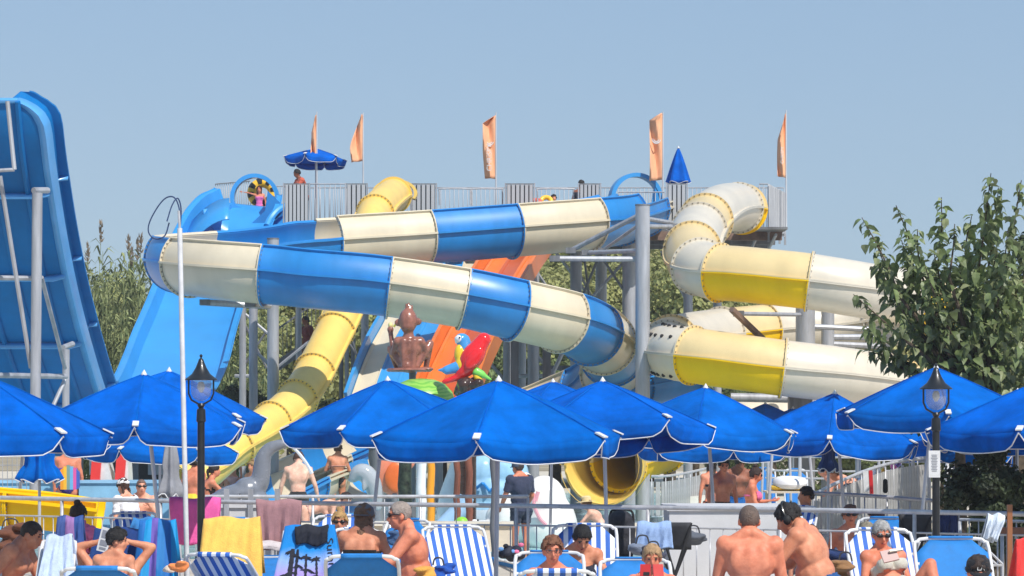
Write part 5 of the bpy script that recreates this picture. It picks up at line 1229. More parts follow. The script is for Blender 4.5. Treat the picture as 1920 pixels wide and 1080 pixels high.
# upright posts of the water playground
def playpost(px0, px1, top, D, m, lb, taper=1.0):
    a = P((px0 + px1) / 2, top, D); r_ = (px1 - px0) / 2 * D / F; t = thing('play_post', lb, 'post', (a.x, D, WZ))
    mb = MB(); n_ = 9; mb.tube([Vector((a.x + .012 * math.sin(i * 2.1), D, WZ + (a.z - WZ) * i / n_)) for i in range(n_ + 1)], [r_ * (1 + .05 * math.sin(i * 1.7)) * (taper + (1 - taper) * i / n_) for i in range(n_ + 1)], 16); mb.build('shaft', m, t)
    MB().lathe([(r_ * 1.1, 0), (r_ * 1.1, .04), (r_ * .6, .07)], (a.x, D, a.z - .02), 16).build('cap', m, t)
playpost(747, 772, 800, 48, mat('mossy_trunk', (.035, .05, .03), .5, .5, 9, bump=.6, bscale=25), 'dark green mossy play post behind the man in sunglasses')
playpost(781, 799, 820, 50, paint((240, 240, 242)), 'white play post beside the orange one')
playpost(801, 815, 830, 47, paint((250, 165, 45)), 'bright orange play post', 1.15)
BRN = mat('brown_log', (.30, .10, .06), .55, .25, 7, bump=.4, bscale=20, streak=True)
playpost(851, 863, 840, 46.5, BRN, 'slim brown log post, left of the pair'); playpost(873, 886, 840, 46.5, BRN, 'slim brown log post, right of the pair')
playpost(692, 720, 840, 60, STD, 'dark post beside the orange shell')
playpost(920, 932, 830, 30.5, STD, 'black and white banded post beside the central umbrella pole')
sh_ = thing('orange_shell', 'rounded orange shell shaped play panel splashed with water', 'play feature', P(738, 925, 52))
pr = [E(P(738, 890, 52), (.33, .10, .40)), E(P(752, 865, 52), (.28, .10, .2))]
organic('shell', pr, paint((238, 140, 105)), sh_, .03, 4); MB().ball(P(742, 895, 51.87), (.20, .05, .28)).build('shell_centre', paint((240, 115, 50)), sh_)
MB().tube([P(740, 925, 52), (P(740, 0, 52).x, 52, WZ)], .06, 8).build('stem', STD, sh_)
bl = thing('play_figure', 'pale blue rounded play slide figure behind the brown log posts', 'play feature', P(915, 990, 55))
organic('body', [E(P(905, 885, 55), (.36, .3, .36)), E(P(938, 880, 55), (.34, .3, .38)), E(P(918, 925, 55), (.6, .35, .45)), E(P(918, 960, 55), (.8, .4, .3)), E(P(965, 900, 55.2), (.3, .3, .5))], mat('pale_blue_gel', (.36, .62, .84), .25, .12, 2, coat=.4), bl, .035, 5)
MB().ball(P(918, 978, 55), (.9, .45, .5)).build('foot', mat('pale_grey_blue', (.5, .6, .68), .3, .1, 2), bl)
organic('stripe', [Cp(P(860, 870, 54.6), P(842, 930, 54.6), .16, .2), Cp(P(842, 930, 54.6), P(835, 985, 54.6), .2, .2)], paint((235, 240, 245)), bl, .03, 4)
for a, b in (((875, 905), (890, 918)), ((890, 918), (905, 906)), ((906, 906), (918, 921)), ((918, 921), (935, 908))):
    MB().tube([P(*a, 54.66), P(*b, 54.55)], .03, 6).build('crease_line', FB, bl)
MB().tube(catmull([P(820, 1000, 53), P(845, 975, 53), P(862, 955, 53), P(872, 930, 53)], 5), .18, 12).build('small_chute', paint((170, 205, 235)), bl)
wh = thing('white_slide_figure', 'big white rounded play slide with pink creases by the man in the dark shirt', 'play feature', P(1020, 1010, 52))
organic('body', [E(P(1020, 940, 52), (.42, .4, .48)), E(P(1030, 985, 52), (.52, .45, .6)), E(P(965, 975, 52.3), (.5, .4, .5)), E(P(905, 1000, 52.3), (.4, .4, .25)), Cp(P(985, 900, 52.6), P(940, 970, 52.6), .15, .3)], paint((244, 240, 234)), wh, .035, 5)
for pts in ([(1000, 925), (1002, 950), (1012, 972), (1024, 984)], [(1009, 922), (1004, 940)], [(995, 925), (999, 935)]):
    MB().tube(catmull([P(x, y, 51.54 + (.02 if y > 960 else 0)) for x, y in pts], 4), .035, 6).build('pink_crease', paint((240, 165, 175)), wh)
MB().ball(P(890, 985, 51.6), (.14, .1, .11)).build('snout', paint((250, 250, 250)), wh); MB().ball(P(896, 976, 51.48), (.02, .02, .03)).build('eye', BLK, wh)
gl = thing('green_cushion', 'bright green rounded play cushion at the foot of the log posts', 'play feature', P(866, 988, 44)); organic('cushion', [E(P(866, 978, 44), (.10, .12, .08)), E(P(858, 980, 44), (.06, .1, .06))], paint((150, 220, 60)), gl, .02, 3)
# bar building in the shade at left, and distant low structures
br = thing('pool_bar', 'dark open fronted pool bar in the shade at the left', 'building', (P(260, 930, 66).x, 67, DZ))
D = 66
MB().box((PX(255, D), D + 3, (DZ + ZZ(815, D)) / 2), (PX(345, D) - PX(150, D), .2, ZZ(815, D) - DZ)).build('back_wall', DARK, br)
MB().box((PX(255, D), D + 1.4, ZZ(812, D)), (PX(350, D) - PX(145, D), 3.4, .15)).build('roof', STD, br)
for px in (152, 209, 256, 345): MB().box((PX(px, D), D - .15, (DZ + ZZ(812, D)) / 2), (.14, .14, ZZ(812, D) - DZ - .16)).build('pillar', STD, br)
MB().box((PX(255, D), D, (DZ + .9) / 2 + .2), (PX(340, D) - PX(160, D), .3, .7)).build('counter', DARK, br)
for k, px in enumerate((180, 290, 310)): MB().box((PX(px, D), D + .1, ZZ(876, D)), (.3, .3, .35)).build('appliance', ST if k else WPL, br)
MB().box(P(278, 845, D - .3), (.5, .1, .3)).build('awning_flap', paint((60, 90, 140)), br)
# pool wall painted light blue, left, with coping
for a, b, D, lb in ((150, 335, 47.0, 'light blue painted pool wall behind the yellow trough'), (-60, 149, 47.5, 'light blue painted pool wall at the far left')):
    t_ = thing('pool_wall', lb, 'wall', ((PX(a, D) + PX(b, D)) / 2, D, .45)); zt = ZZ(905, D)
    MB().box(((PX(a, D) + PX(b, D)) / 2, D, (zt + .45) / 2), (PX(b, D) - PX(a, D), .25, zt - .45)).build('wall', WALLB, t_)
    MB().box(((PX(a, D) + PX(b, D)) / 2, D, zt + .02), (PX(b, D) - PX(a, D) + .04, .32, .05)).build('coping', paint((150, 195, 225)), t_)
# wire mesh fence at far left
t_ = thing('mesh_fence', 'pale wire mesh fence at the far left behind the closed umbrella', 'fence', (PX(20, 44), 44, DZ))
for k in range(11): x = PX(-40 + k * 9, 44); MB().tube([(x, 44, DZ), (x, 44, ZZ(845, 44))], .006, 5).build('wire', ST, t_)
for k in range(9): z = DZ + (ZZ(845, 44) - DZ) * k / 8; MB().tube([(PX(-40, 44), 44, z), (PX(52, 44), 44, z)], .006 if k < 8 else .02, 5).build('wire', ST, t_)
# white masonry blocks behind the railing
def curved_block(px0, px1, top, D, dep, lb):
    t_ = thing('white_wall', lb, 'wall', ((PX(px0, D) + PX(px1, D)) / 2, D, GZ)); zt = ZZ(top, D)
    MB().box(((PX(px0, D) + PX(px1, D)) / 2, D + dep / 2, (zt + GZ) / 2), (PX(px1, D) - PX(px0, D), dep, zt - GZ)).build('wall', WALLW, t_)
    MB().box(((PX(px0, D) + PX(px1, D)) / 2, D + dep / 2, zt + .025), (PX(px1, D) - PX(px0, D) + .06, dep + .06, .05)).build('coping', WALLW, t_)
    return t_
curved_block(1255, 1475, 958, 31.5, 1.2, 'white rendered wall block right of the reading girl')
w2 = curved_block(405, 545, 952, 34.0, .8, 'grey white wall block under the grey fountain')
for px in (425, 470, 520): MB().box((PX(px, 33.97), 33.97, 1.1), (.06, .05, 1.0)).build('post', ST, w2)
for a, b, top, D, lb in ((560, 960, 985, 43.5, 'low pale parapet wall along the near side of the pool'), (1070, 1250, 988, 43.5, 'low stone parapet right of the white slide figure')):
    t_ = thing('parapet', lb, 'wall', ((PX(a, D) + PX(b, D)) / 2, D, GZ)); zt = ZZ(top, D)
    MB().box(((PX(a, D) + PX(b, D)) / 2, D, (zt + GZ) / 2), (PX(b, D) - PX(a, D), .3, zt - GZ)).build('wall', DECK, t_)
    MB().box(((PX(a, D) + PX(b, D)) / 2, D, zt + .03), (PX(b, D) - PX(a, D) + .05, .4, .06)).build('coping', paint((235, 228, 212)), t_)

# ================================================================ railings
def railing(name, lb, pts, ztop, zmid, zbot, post_every, sp, parent_z=GZ, rt=.026, m=SS, mid2=None):
    pts = [Vector((x, y, 0)) for x, y in pts]; c = pts[len(pts) // 2]; t = thing(name, lb, 'railing', (c.x, c.y, parent_z))
    path = resample(pts, .2); ln = lambda z: [Vector((p.x, p.y, z)) for p in path]
    MB().tube(ln(ztop), rt, 10).build('top_rail', m, t)
    if zmid: MB().tube(ln(zmid), .011, 6).build('mid_rail', m, t)
    MB().tube(ln(zbot), .011, 6).build('bottom_rail', m, t)
    pq = MB(); pq.tube([(0, 0, 0), (0, 0, 1)], .021, 10); pq = pq.mesh('post', m); bq = MB(); bq.tube([(0, 0, 0), (0, 0, 1)], .007, 6); bq = bq.mesh('baluster', m)
    for p in resample(pts, post_every): inst('post', pq, t, (p.x, p.y, parent_z), None, (1, 1, ztop - .02 - parent_z))
    for p in resample(pts, sp): inst('baluster', bq, t, (p.x, p.y, zbot), None, (1, 1, (zmid or ztop) - zbot))
    return t
zr = 1.47
def fD(py): return (CZ - zr) * F / (py - HY)
railing('railing', 'long stainless steel railing across the terrace in front of the pool', [(PX(x, fD(y)), fD(y)) for x, y in ((-60, 932), (320, 939.5), (760, 946), (1250, 952), (1500, 956), (1980, 965))], zr, zr - .215, GZ + .12, 1.45, .155)
def flat_rail(lb, a, b, D0, D1, zt, name='railing'):
    pa, pb = (PX(a, D0), D0), (PX(b, D1), D1)
    return railing(name, lb, [pa, pb], zt, None, DZ + .1, 1.3, .5, DZ)
flat_rail('pool side railing behind the terrace railing, left of the brown posts', 385, 990, 41.5, 41.5, ZZ(931, 41.5))
# curved ramps with close upright bars
def ramp_rail(lb, pts, hgt, sp, m=SS, sheetm=None):
    q = [P(*p) for p in pts]; t = thing('ramp_railing', lb, 'railing', (q[0].x, q[0].y, min(p.z for p in q) - hgt)); path = resample(catmull(q, 6), .12)
    MB().tube(path, .025, 8).build('top_rail', m, t); low = [p - Vector((0, 0, hgt)) for p in path]; MB().tube(low, .014, 6).build('bottom_rail', m, t)
    bq = MB(); bq.tube([(0, 0, 0), (0, 0, hgt)], .010, 6); bq = bq.mesh('baluster', m)
    for p in resample(path, sp): inst('baluster', bq, t, p - Vector((0, 0, hgt)))
    return t, path
def fin_rail(lb, pts, hgt, sp):
    """ramp railing with broad upright slats"""
    t, path = ramp_rail(lb, pts, hgt, sp * 3); sl = MB(); sl.box((0, 0, hgt / 2 - .04), (.085, .012, hgt - .12)); sl = sl.mesh('slat', mat('slat_grey', (.50, .49, .47), .45, .12, 5, metal=.3))
    pp = resample(path, sp)
    for i, p in enumerate(pp):
        d = pp[min(i + 1, len(pp) - 1)] - pp[max(i - 1, 0)]; inst('slat', sl, t, p - Vector((0, 0, hgt)) , (0, 0, math.atan2(d.y, d.x)))
fin_rail('grey slatted ramp railing beside the yellow tube mouth', [(1222, 893, 53), (1240, 893, 53), (1262, 891, 53.5), (1295, 885, 54.5), (1325, 878, 55.5)], .75, .12)
fin_rail('grey slatted ramp railing sweeping up at right', [(1530, 925, 39.5), (1570, 905, 40), (1625, 882, 41), (1680, 866, 42), (1735, 858, 43)], .85, .10)
ramp_rail('low inner handrail crossing the slatted ramp at right', [(1520, 924, 37.5), (1620, 929, 37), (1740, 938, 36.5), (1920, 950, 36), (1990, 953, 36)], .55, .16)
b_ = MB().box((PX(1300, 54), 55.2, (DZ + ZZ(932, 54)) / 2), (PX(1350, 54) - PX(1240, 54), 1.5, ZZ(932, 54) - DZ)); b_.build('ramp_wall', paint((235, 228, 215)), label='cream low wall under the ramp behind the standing bathers', cat='wall')
# white rail and rope fences in the right background
def rope_fence(lb, px0, px1, D, rows, posts, m=WPL, tk=.018):
    t = thing('post_and_rail_fence', lb, 'fence', ((PX(px0, D) + PX(px1, D)) / 2, D, .36))
    for py in rows: MB().tube([P(px0, py, D), P((px0 + px1) / 2, py + 2, D), P(px1, py, D)], tk, 6).build('rail', m, t)
    for px in posts: a = P(px, rows[0] - 3, D); MB().tube([(a.x, D, .36), a], .03, 8).build('post', m, t)
rope_fence('white rail fence with three rails in front of the far lawn', 1435, 1745, 52, (856, 882, 896), (1440, 1500, 1610, 1680, 1742), SS)
rope_fence('white rope fence in front of the dark bush at right', 1770, 1860, 46, (861, 879, 897, 911), (1776, 1806, 1856))
rope_fence('silver ladder like rails at the top of the slatted ramp', 1712, 1745, 43.5, (862, 882, 900, 918, 930), (1712, 1742), SS, .014)
railing('garden_fence', 'grey picket railing at the right edge behind the blue sunbed', [(PX(1800, 30.8), 30.8), (PX(1960, 30), 30)], ZZ(974, 30.8), None, GZ + .1, .9, .12, rt=.016)
# ================================================================ sunbeds, towels, people
BBL = mat('sling_blue', (0.02, 0.24, 0.66), 0.7, 0.08, 8, bump=.2, bscale=200, trans=.15)
STB = stripes('sling_stripes', [srgb(235, 238, 245), srgb(50, 105, 195)], .045)
def sunbed(px, py, D, yaw, fab, lb, w=.60, bl=.74, group='sunbeds', seatlen=1.15):
    """px,py = middle of the top of the backrest; yaw = direction of the foot end"""
    T = P(px, py, D); hgt = T.z - GZ; hs = .34; sa = (hgt - hs) / bl
    if sa > .93: hs += (sa - .93) * bl; sa = .93
    sa = max(.05, sa); ca = math.sqrt(1 - sa * sa); d = Vector((math.sin(R(yaw)), math.cos(R(yaw)), 0)); x = Vector((d.y, -d.x, 0))
    hinge = Vector((T.x, T.y, GZ + hs)) + d * bl * ca; up = (T - hinge).normalized(); nrm = x.cross(up)
    t = thing('sunbed', lb, 'sunbed', Vector((hinge.x, hinge.y, GZ)), group); r = .0165; c = .11
    bp = [hinge - x * w / 2, hinge - x * w / 2 + up * (bl - c), hinge - x * (w / 2 - c * .3) + up * (bl - c * .3), hinge - x * (w / 2 - c) + up * bl, hinge + x * (w / 2 - c) + up * bl, hinge + x * (w / 2 - c * .3) + up * (bl - c * .3), hinge + x * w / 2 + up * (bl - c), hinge + x * w / 2]
    MB().tube(catmull(bp, 3), r, 8).build('backrest_frame', WPL, t)
    ft = hinge + d * seatlen
    MB().tube([hinge - x * w / 2, ft - x * w / 2, ft + x * w / 2, hinge + x * w / 2], r, 8).build('seat_frame', WPL, t)
    for q in (-1, 1):
        for e in (hinge + d * .12, ft - d * .18):
            a = e + x * q * (w / 2 + .005); MB().tube([a, Vector((a.x, a.y, GZ)) + d * .04], r, 8).build('leg', WPL, t)
        a = T + x * q * (w / 2 - .02) - up * .25; MB().tube([a, hinge + x * q * (w / 2 - .02) - d * .10 + Vector((0, 0, -.05))], .011, 6).build('backrest_stay', WPL, t)
    rows = []; uv = []
    for i in range(11):
        v = i / 10; ww = (w / 2 - .014) if v < .80 else (w / 2 - .014) - (v - .80) / .20 * c * 1.25; L_ = bl * (.02 + .975 * v)
        rows.append([hinge + up * L_ + x * ww * (2 * j / 8 - 1) - nrm * -.03 * math.sin(math.pi * j / 8) * (1 - v * .7) for j in range(9)]); uv += [(ww * (2 * j / 8 - 1) + 2, L_) for j in range(9)]
    mb = MB(); mb.grid(rows, uv=uv); mb.build('backrest_sling', fab, t, solid=.008)
    MB().grid([[T + x * (w / 2 - c * 1.2) * (2 * j / 6 - 1) + up * .0 + (nrm * math.cos(a) + up * math.sin(a)) * .022 for j in range(7)] for a in (-.3, .4, 1.2, 2.0, 2.8, 3.5)], uv=[((w / 2 - c * 1.2) * (2 * j / 6 - 1) + 2, 0) for _ in range(6) for j in range(7)]).build('sling_wrap', fab, t, solid=.006)
    rows = [[hinge + d * (.03 + (seatlen - .05) * i / 6) + x * (w / 2 - .014) * (2 * j / 8 - 1) + Vector((0, 0, -.025 * math.sin(math.pi * j / 8))) for j in range(9)] for i in range(7)]
    mb = MB(); mb.grid(rows, uv=[((w / 2) * (2 * j / 8 - 1) + 2, i / 6) for i in range(7) for j in range(9)]); mb.build('seat_sling', fab, t, solid=.008)
    return t
def bench_for(pos, yaw, lb, fab=BBL, seat=None, ln=1.7):
    """flat part of a sunbed that someone sits on; pos = pelvis position"""
    d = Vector((math.sin(R(yaw)), math.cos(R(yaw)), 0)); x = Vector((d.y, -d.x, 0)); z = (seat if seat else pos[2] - .135); t = thing('sunbed', lb, 'sunbed', (pos[0], pos[1], GZ), 'sunbeds')
    c = Vector((pos[0], pos[1], z)); a, b, w = c - d * ln * .55, c + d * ln * .45, .31
    MB().tube([a - x * w, b - x * w, b + x * w, a + x * w, a - x * w], .016, 8).build('seat_frame', WPL, t)
    for e in (a + d * .2, b - d * .2):
        for q in (-1, 1): f = e + x * q * w; MB().tube([f, Vector((f.x, f.y, GZ))], .016, 8).build('leg', WPL, t)
    MB().grid([[a.lerp(b, i / 6) + x * (w - .01) * (2 * j / 6 - 1) + Vector((0, 0, -.02 * math.sin(math.pi * j / 6))) for j in range(7)] for i in range(7)], uv=[((w) * (2 * j / 6 - 1) + 2, i / 6) for i in range(7) for j in range(7)]).build('seat_sling', fab, t, solid=.008)
def drape(px0, px1, top, bot, D, m, lb, name='towel', cat='towel', flare=4, back=.25, wr=.02, seed=0, skew=0, group='towels and covers', lean=.0, parent=None):
    """cloth hung over a bar or backrest: front fall from row top to row bot"""
    rg = random.Random(seed); NX = 22; rows = []; ph = rg.uniform(0, 6); a0, b0 = P(px0, top, D), P(px1, top, D); H_ = (bot - top) * D / F; uv = []
    prof = [(.10, -back), (.07, -back * .5), (.045, -.02), (.03, .008), (0, .02), (-.03, .006), (-.045, -.03)] + [(-.05 - lean * q, -.03 - (H_ - .03) * q) for q in [i / 12 for i in range(1, 13)]]
    for i, (dy, dz) in enumerate(prof):
        fall = max(0, -dz) / max(.01, H_); row = []
        for j in range(NX + 1):
            u = j / NX; fl = flare * D / F * fall * (2 * u - 1) + skew * D / F * fall
            w_ = wr * fall ** .7 * (math.sin(u * 17 + ph + fall * 1.5) + .6 * math.sin(u * 31 + ph * 2)) + .006 * math.sin(u * 40 + fall * 9)
            top_dip = -.012 * math.sin(u * 9 + ph) * (1 if dz > -.05 else 1)
            row.append(Vector((a0.x + (b0.x - a0.x) * u + fl, D + dy + w_, a0.z + dz + top_dip + (.015 * math.sin(u * 6 + ph) if i == len(prof) - 1 else 0)))); uv.append((u * (b0.x - a0.x), -dz))
        rows.append(row)
    mb = MB(); mb.grid(rows, uv=uv); o = mb.build(name, m, parent, None if parent else lb, None if parent else cat, None if parent else group, solid=.010, angle=60)
    return o, rows
def terry(rgb, name=None): return paint(rgb, kind='cloth')

# --- near row of beds (backs towards the camera unless said)
sunbed(182, 1066, 23.0, 0, BBL, 'blue sunbed backrest in front of the boy at left')
sunbed(402, 1040, 25.2, 20, STB, 'striped sunbed behind the base of the left lamp post')
sunbed(678, 1043, 23.3, 0, BBL, 'blue sunbed in front of the woman in the grey cap')
sunbed(1030, 1036, 25.0, 180, BBL, 'blue sunbed of the woman with short brown hair')
sunbed(1044, 1071, 22.6, 0, STB, 'striped sunbed in front of the woman with short brown hair')
sunbed(1190, 1049, 24.4, 180, BBL, 'blue sunbed of the girl reading a red book')
sunbed(1096, 985, 27.6, 180, STB, 'striped sunbed behind the dark haired woman', w=.62)
sunbed(848, 988, 29.5, 165, STB, 'empty striped sunbed behind the railing in the centre', w=.66)
sunbed(915, 1048, 30.3, 60, BBL, 'flat blue sunbed with a patterned cloth on it', w=.66)
sunbed(640, 968, 31.5, 180, STB, 'striped sunbed behind the blonde woman with a bun', w=.62)
sunbed(665, 992, 29.0, 160, STB, 'striped sunbed left of the woman in the grey cap', w=.5)
sunbed(1645, 993, 26.6, 170, STB, 'striped sunbed of the woman reading with grey hair', w=.64)
sunbed(1782, 1010, 25.2, 178, BBL, 'empty blue sunbed right of the right lamp post', w=.66)
sunbed(768, 975, 30.5, 200, BBL, 'blue sunbed behind the man in sunglasses', w=.5)
sunbed(1491, 880, 55, 180, BBL, 'far blue sunbed by the white inflatable ring', w=.44)
sunbed(1432, 878, 56, 180, BBL, 'far blue sunbed behind the woman in the floral bikini', w=.44)
sunbed(1660, 972, 31.5, 200, BBL, 'blue sunbed behind the two sunbathers at right', w=.6)
sunbed(1488, 950, 36.5, 200, STB, 'striped sunbed of the bather with a raised knee', w=.66)
sunbed(250, 962, 35.0, 160, STB, 'striped sunbed behind the girl with the headscarf', w=.6)
sunbed(500, 1045, 31.0, 180, BBL, 'blue sunbed under the mauve towel', w=.6)

# --- towels
YEL = terry((250, 195, 90)); drape(382, 488, 975, 1110, 26.0, YEL, 'bright yellow towel over a sunbed backrest beside the left lamp', flare=10, back=.5, wr=.012, seed=3, lean=.22)
sunbed(436, 974, 26.2, 180, BBL, 'sunbed hidden under the bright yellow towel', w=.5, bl=.8)
drape(318, 414, 937, 1020, 31.6, terry((245, 100, 172)), 'pink towel hanging over the railing beside the rescue pole', flare=-6, seed=5, wr=.015)
o, _ = drape(480, 566, 941, 1030, 31.4, terry((165, 122, 125)), 'mauve towel with pale hem hanging over the railing', flare=-7, seed=6, wr=.025)
drape(478, 560, 1019, 1030, 31.3, terry((205, 195, 195)), '', name='hem_band', flare=-1, back=.02, seed=7, wr=.008, parent=o)
def sunset_cloth():
    m = mat('sunset_towel', (.1, .3, .6), .85, .05, 5, bump=.3, bscale=90); n = m.node_tree.nodes; l = m.node_tree.links
    tc = n.new('ShaderNodeTexCoord'); sp = n.new('ShaderNodeSeparateXYZ'); l.new(tc.outputs['UV'], sp.inputs[0])
    nz = n.new('ShaderNodeTexNoise'); nz.inputs['Scale'].default_value = 6; l.new(tc.outputs['UV'], nz.inputs['Vector'])
    ad = n.new('ShaderNodeMath'); ad.operation = 'MULTIPLY_ADD'; ad.inputs[1].default_value = .14; l.new(nz.outputs['Fac'], ad.inputs[0]); l.new(sp.outputs[1], ad.inputs[2])
    mr = n.new('ShaderNodeMapRange'); mr.inputs['From Min'].default_value = 0; mr.inputs['From Max'].default_value = .65; l.new(ad.outputs[0], mr.inputs[0])
    cr = n.new('ShaderNodeValToRGB'); e = cr.color_ramp.elements; e[0].position = 0; e[0].color = (*srgb(0, 120, 200), 1); e[1].position = 1; e[1].color = (*srgb(110, 95, 170), 1)
    for p_, c_ in ((.38, (10, 130, 205)), (.55, (140, 170, 225)), (.72, (170, 150, 215))): q = e.new(p_); q.color = (*srgb(*c_), 1)
    l.new(mr.outputs[0], cr.inputs[0]); l.new(cr.outputs[0], n['Principled BSDF'].inputs['Base Color']); return m
sb = thing('sunset_towel', 'blue and purple palm print beach towel over a sunbed', 'towel', P(578, 1100, 25.6))
sb.location = P(578, 1100, 25.6); ORG[sb.name] = sb.location.copy()
o, rows = drape(534, 628, 991, 1110, 25.6, sunset_cloth(), '', name='towel_cloth', flare=22, back=.45, wr=.010, seed=9, lean=.25, parent=sb)
INKB = mat('print_black', (.012, .014, .025), .85, .2, 8)
def on(u, v):   # a point on the towel front: u 0-1 across, v 0-1 down, just proud of the cloth
    i = 6 + v * 12; k = min(17, int(i)); j = u * 22; q = min(21, int(j)); f, g = i - k, j - q
    return (rows[k][q].lerp(rows[k][q + 1], g)).lerp(rows[k + 1][q].lerp(rows[k + 1][q + 1], g), f) + Vector((0, -.012, .004))
def patch(poly, nm): b = MB(); b.add([on(*q) for q in poly], [tuple(range(len(poly)))], smooth=False); b.build(nm, INKB, sb, solid=.004)
blk, _ = drape(553, 616, 990, 1020, 25.52, INKB, '', name='black_cloth', flare=-3, back=.3, wr=.01, seed=4, parent=sb)
for x0, v0, v1, w in ((.20, .30, 1, .06), (.45, .35, .95, .025), (.62, .38, .8, .02), (.30, .3, .9, .03)):
    n_ = 6
    for k in range(n_): a, b = v0 + (v1 - v0) * k / n_, v0 + (v1 - v0) * (k + 1) / n_; patch([(x0, a), (x0 + w, a), (x0 + w + .01, b), (x0 - .01, b)], 'palm_trunk')
rg = random.Random(8)
for cx_, cy_ in ((.22, .34), (.30, .40), (.46, .40), (.62, .42), (.36, .56), (.5, .60), (.24, .68), (.14, .72), (.44, .74), (.6, .70)):
    for k in range(10):
        a = rg.uniform(-3.4, .3); L_ = rg.uniform(.06, .14); ex, ey = min(.97, max(.02, cx_ + math.cos(a) * L_)), min(.99, cy_ + math.sin(a) * L_ * .5 + .05); w = .015
        patch([(cx_, cy_ - w), (cx_, cy_ + w), ((cx_ + ex) / 2, (cy_ + ey) / 2 + w * .5), (ex, ey), ((cx_ + ex) / 2, (cy_ + ey) / 2 - w)], 'palm_frond')
V, Fs = text_mesh('Summer', .17, .001); b = MB(); b.add([on(min(.995, max(.02, .87 + v[1] * 1.0 + .0)), min(.98, max(.06, .5 + v[0] * 1.35))) + Vector((0, v[2] * 2, 0)) for v in V], Fs, smooth=False); b.build('lettering', INKB, sb)
sunbed(580, 990, 25.8, 180, BBL, 'sunbed hidden under the palm print towel', w=.46, bl=.8)
drape(88, 136, 1008, 1110, 25.3, terry((190, 205, 232)), 'pale blue towel over a sunbed beside the man at the left edge', flare=14, back=.4, seed=12, wr=.02, lean=.2)
sunbed(112, 1010, 25.5, 180, BBL, 'sunbed hidden under the pale blue towel', w=.3, bl=.8)
TUR = stripes('turquoise_print', [srgb(20, 110, 190), srgb(0, 150, 215), srgb(110, 90, 180), srgb(30, 120, 190)], .06)
drape(262, 330, 978, 1100, 26.9, TUR, 'turquoise and purple printed towel behind the boy', flare=10, back=.4, seed=14, wr=.03, lean=.2)
drape(178, 272, 995, 1110, 27.2, terry((10, 55, 120)), 'navy towel over the sunbed behind the boy', flare=14, back=.4, seed=15, wr=.02, lean=.25)
drape(108, 156, 972, 1040, 30.2, stripes('violet_print', [srgb(60, 85, 150), srgb(150, 110, 170), srgb(45, 80, 150)], .09), 'violet and blue patterned towel hanging behind the man at left', flare=4, seed=16)
drape(1195, 1258, 983, 1030, 28.2, terry((150, 178, 222)), 'light blue cloth hung over a dark chair near the white wall', flare=4, seed=17, wr=.015)
drape(1420, 1500, 960, 1060, 32.5, stripes('map_towel', [srgb(205, 222, 240), srgb(70, 125, 190), srgb(235, 205, 60), srgb(90, 140, 195)], .13, axis=1), 'blue white and yellow beach towel behind the headphones man', flare=20, seed=18, wr=.03, skew=25)
drape(1758, 1794, 968, 1012, 29.3, terry((25, 45, 95)), 'navy towel hanging on the railing right of the right lamp', flare=2, seed=19)
drape(1852, 1884, 968, 1010, 27.6, terry((215, 225, 238)), 'white towel thrown over a folded grey chair at right', flare=-4, seed=20, skew=-14, wr=.03)
drape(1905, 1960, 1014, 1110, 23.5, terry((240, 60, 55)), 'red cloth at the right edge', flare=14, seed=21, lean=.25, back=.3)
drape(250, 300, 975, 1010, 29.6, terry((50, 125, 190)), 'blue towel bundled behind the striped sunbed at left', flare=12, seed=22, wr=.03)

# --- people
SK = dict(tan=(216, 150, 118), pink=(232, 172, 146), pale=(236, 192, 170), dark=(176, 118, 94), red=(222, 142, 112), deep=(150, 98, 78))
folk = []
def sit(r, yaw, lb, **k): off = r[4]; bench_for(off, yaw, lb, **k)
r = person('heavy shirtless man leaning forward at the left edge in shade', 66, 976, 26.2, 100, 1.85, 28, fat=.9, head=(0, 18), skin=SK['tan'], hair=('shaved', (60, 48, 42)), wear=[('trunks', (30, 40, 70))], arms=[((-.08, .1, -.26), (.0, .2, -.12)), ((.10, -.16, -.23), (.02, .02, -.25))], face=True); sit(r, 100, 'sunbed under the man at the left edge')
r = person('small dark haired boy seen from behind, looking to the right', 221, 990, 25.0, 10, 1.36, 5, build='c', head=(70, 5), skin=SK['tan'], hair=('short', (22, 18, 18)), wear=[('trunks', (200, 205, 215))], face=True); sit(r, 10, 'sunbed under the boy')
r = person('reclining adult with hands behind the head, mostly hidden by the boy', 213, 1002, 26.3, 180, 1.72, -25, head=(0, 10), skin=SK['tan'], hair=('short', (40, 30, 26)), wear=[('trunks', (40, 60, 110))], arms=[((-.17, -.05, .22), (.20, .04, .05)), ((.17, -.05, .22), (-.20, .04, .05))], legs='lie')
t_ = thing('magazine', 'open magazine held up beside the boy', 'magazine', P(196, 1035, 25.7)); M_ = Matrix.Rotation(R(14), 3, 'Y')
MB().box(P(196, 1012, 25.7), (.10, .008, .22), M_).build('page', WPL, t_)
for k, (dx, dz, w, hh) in enumerate(((-.0, .05, .07, .07), (0, -.03, .07, .05), (0, -.08, .06, .02))): MB().box(P(196, 1012, 25.693) + M_ @ Vector((dx, 0, dz)), (w, .003, hh), M_).build('picture', INK, t_)
r = person('person with dark tied hair and a pink towel round the shoulders, seen from behind', 147, 944, 32.0, 15, 1.66, 5, build='f', skin=SK['tan'], hair=('bun', (45, 28, 24)), wear=[('towel', stripes('pink_stripe_towel', [srgb(235, 120, 165), srgb(245, 195, 180), srgb(250, 225, 215)], .05, axis=1))]); sit(r, 15, 'sunbed under the person in the pink towel')
r = person('girl in a white dress and white headscarf with braids', 228, 897, 39.5, -50, 1.56, 4, build='f', skin=SK['pink'], hair=('braids', (70, 45, 35)), wear=[('shirt', (238, 238, 245)), ('trunks', (235, 235, 245))], hat=('scarf', (242, 243, 248)), legs='stand', head=(0, 15))
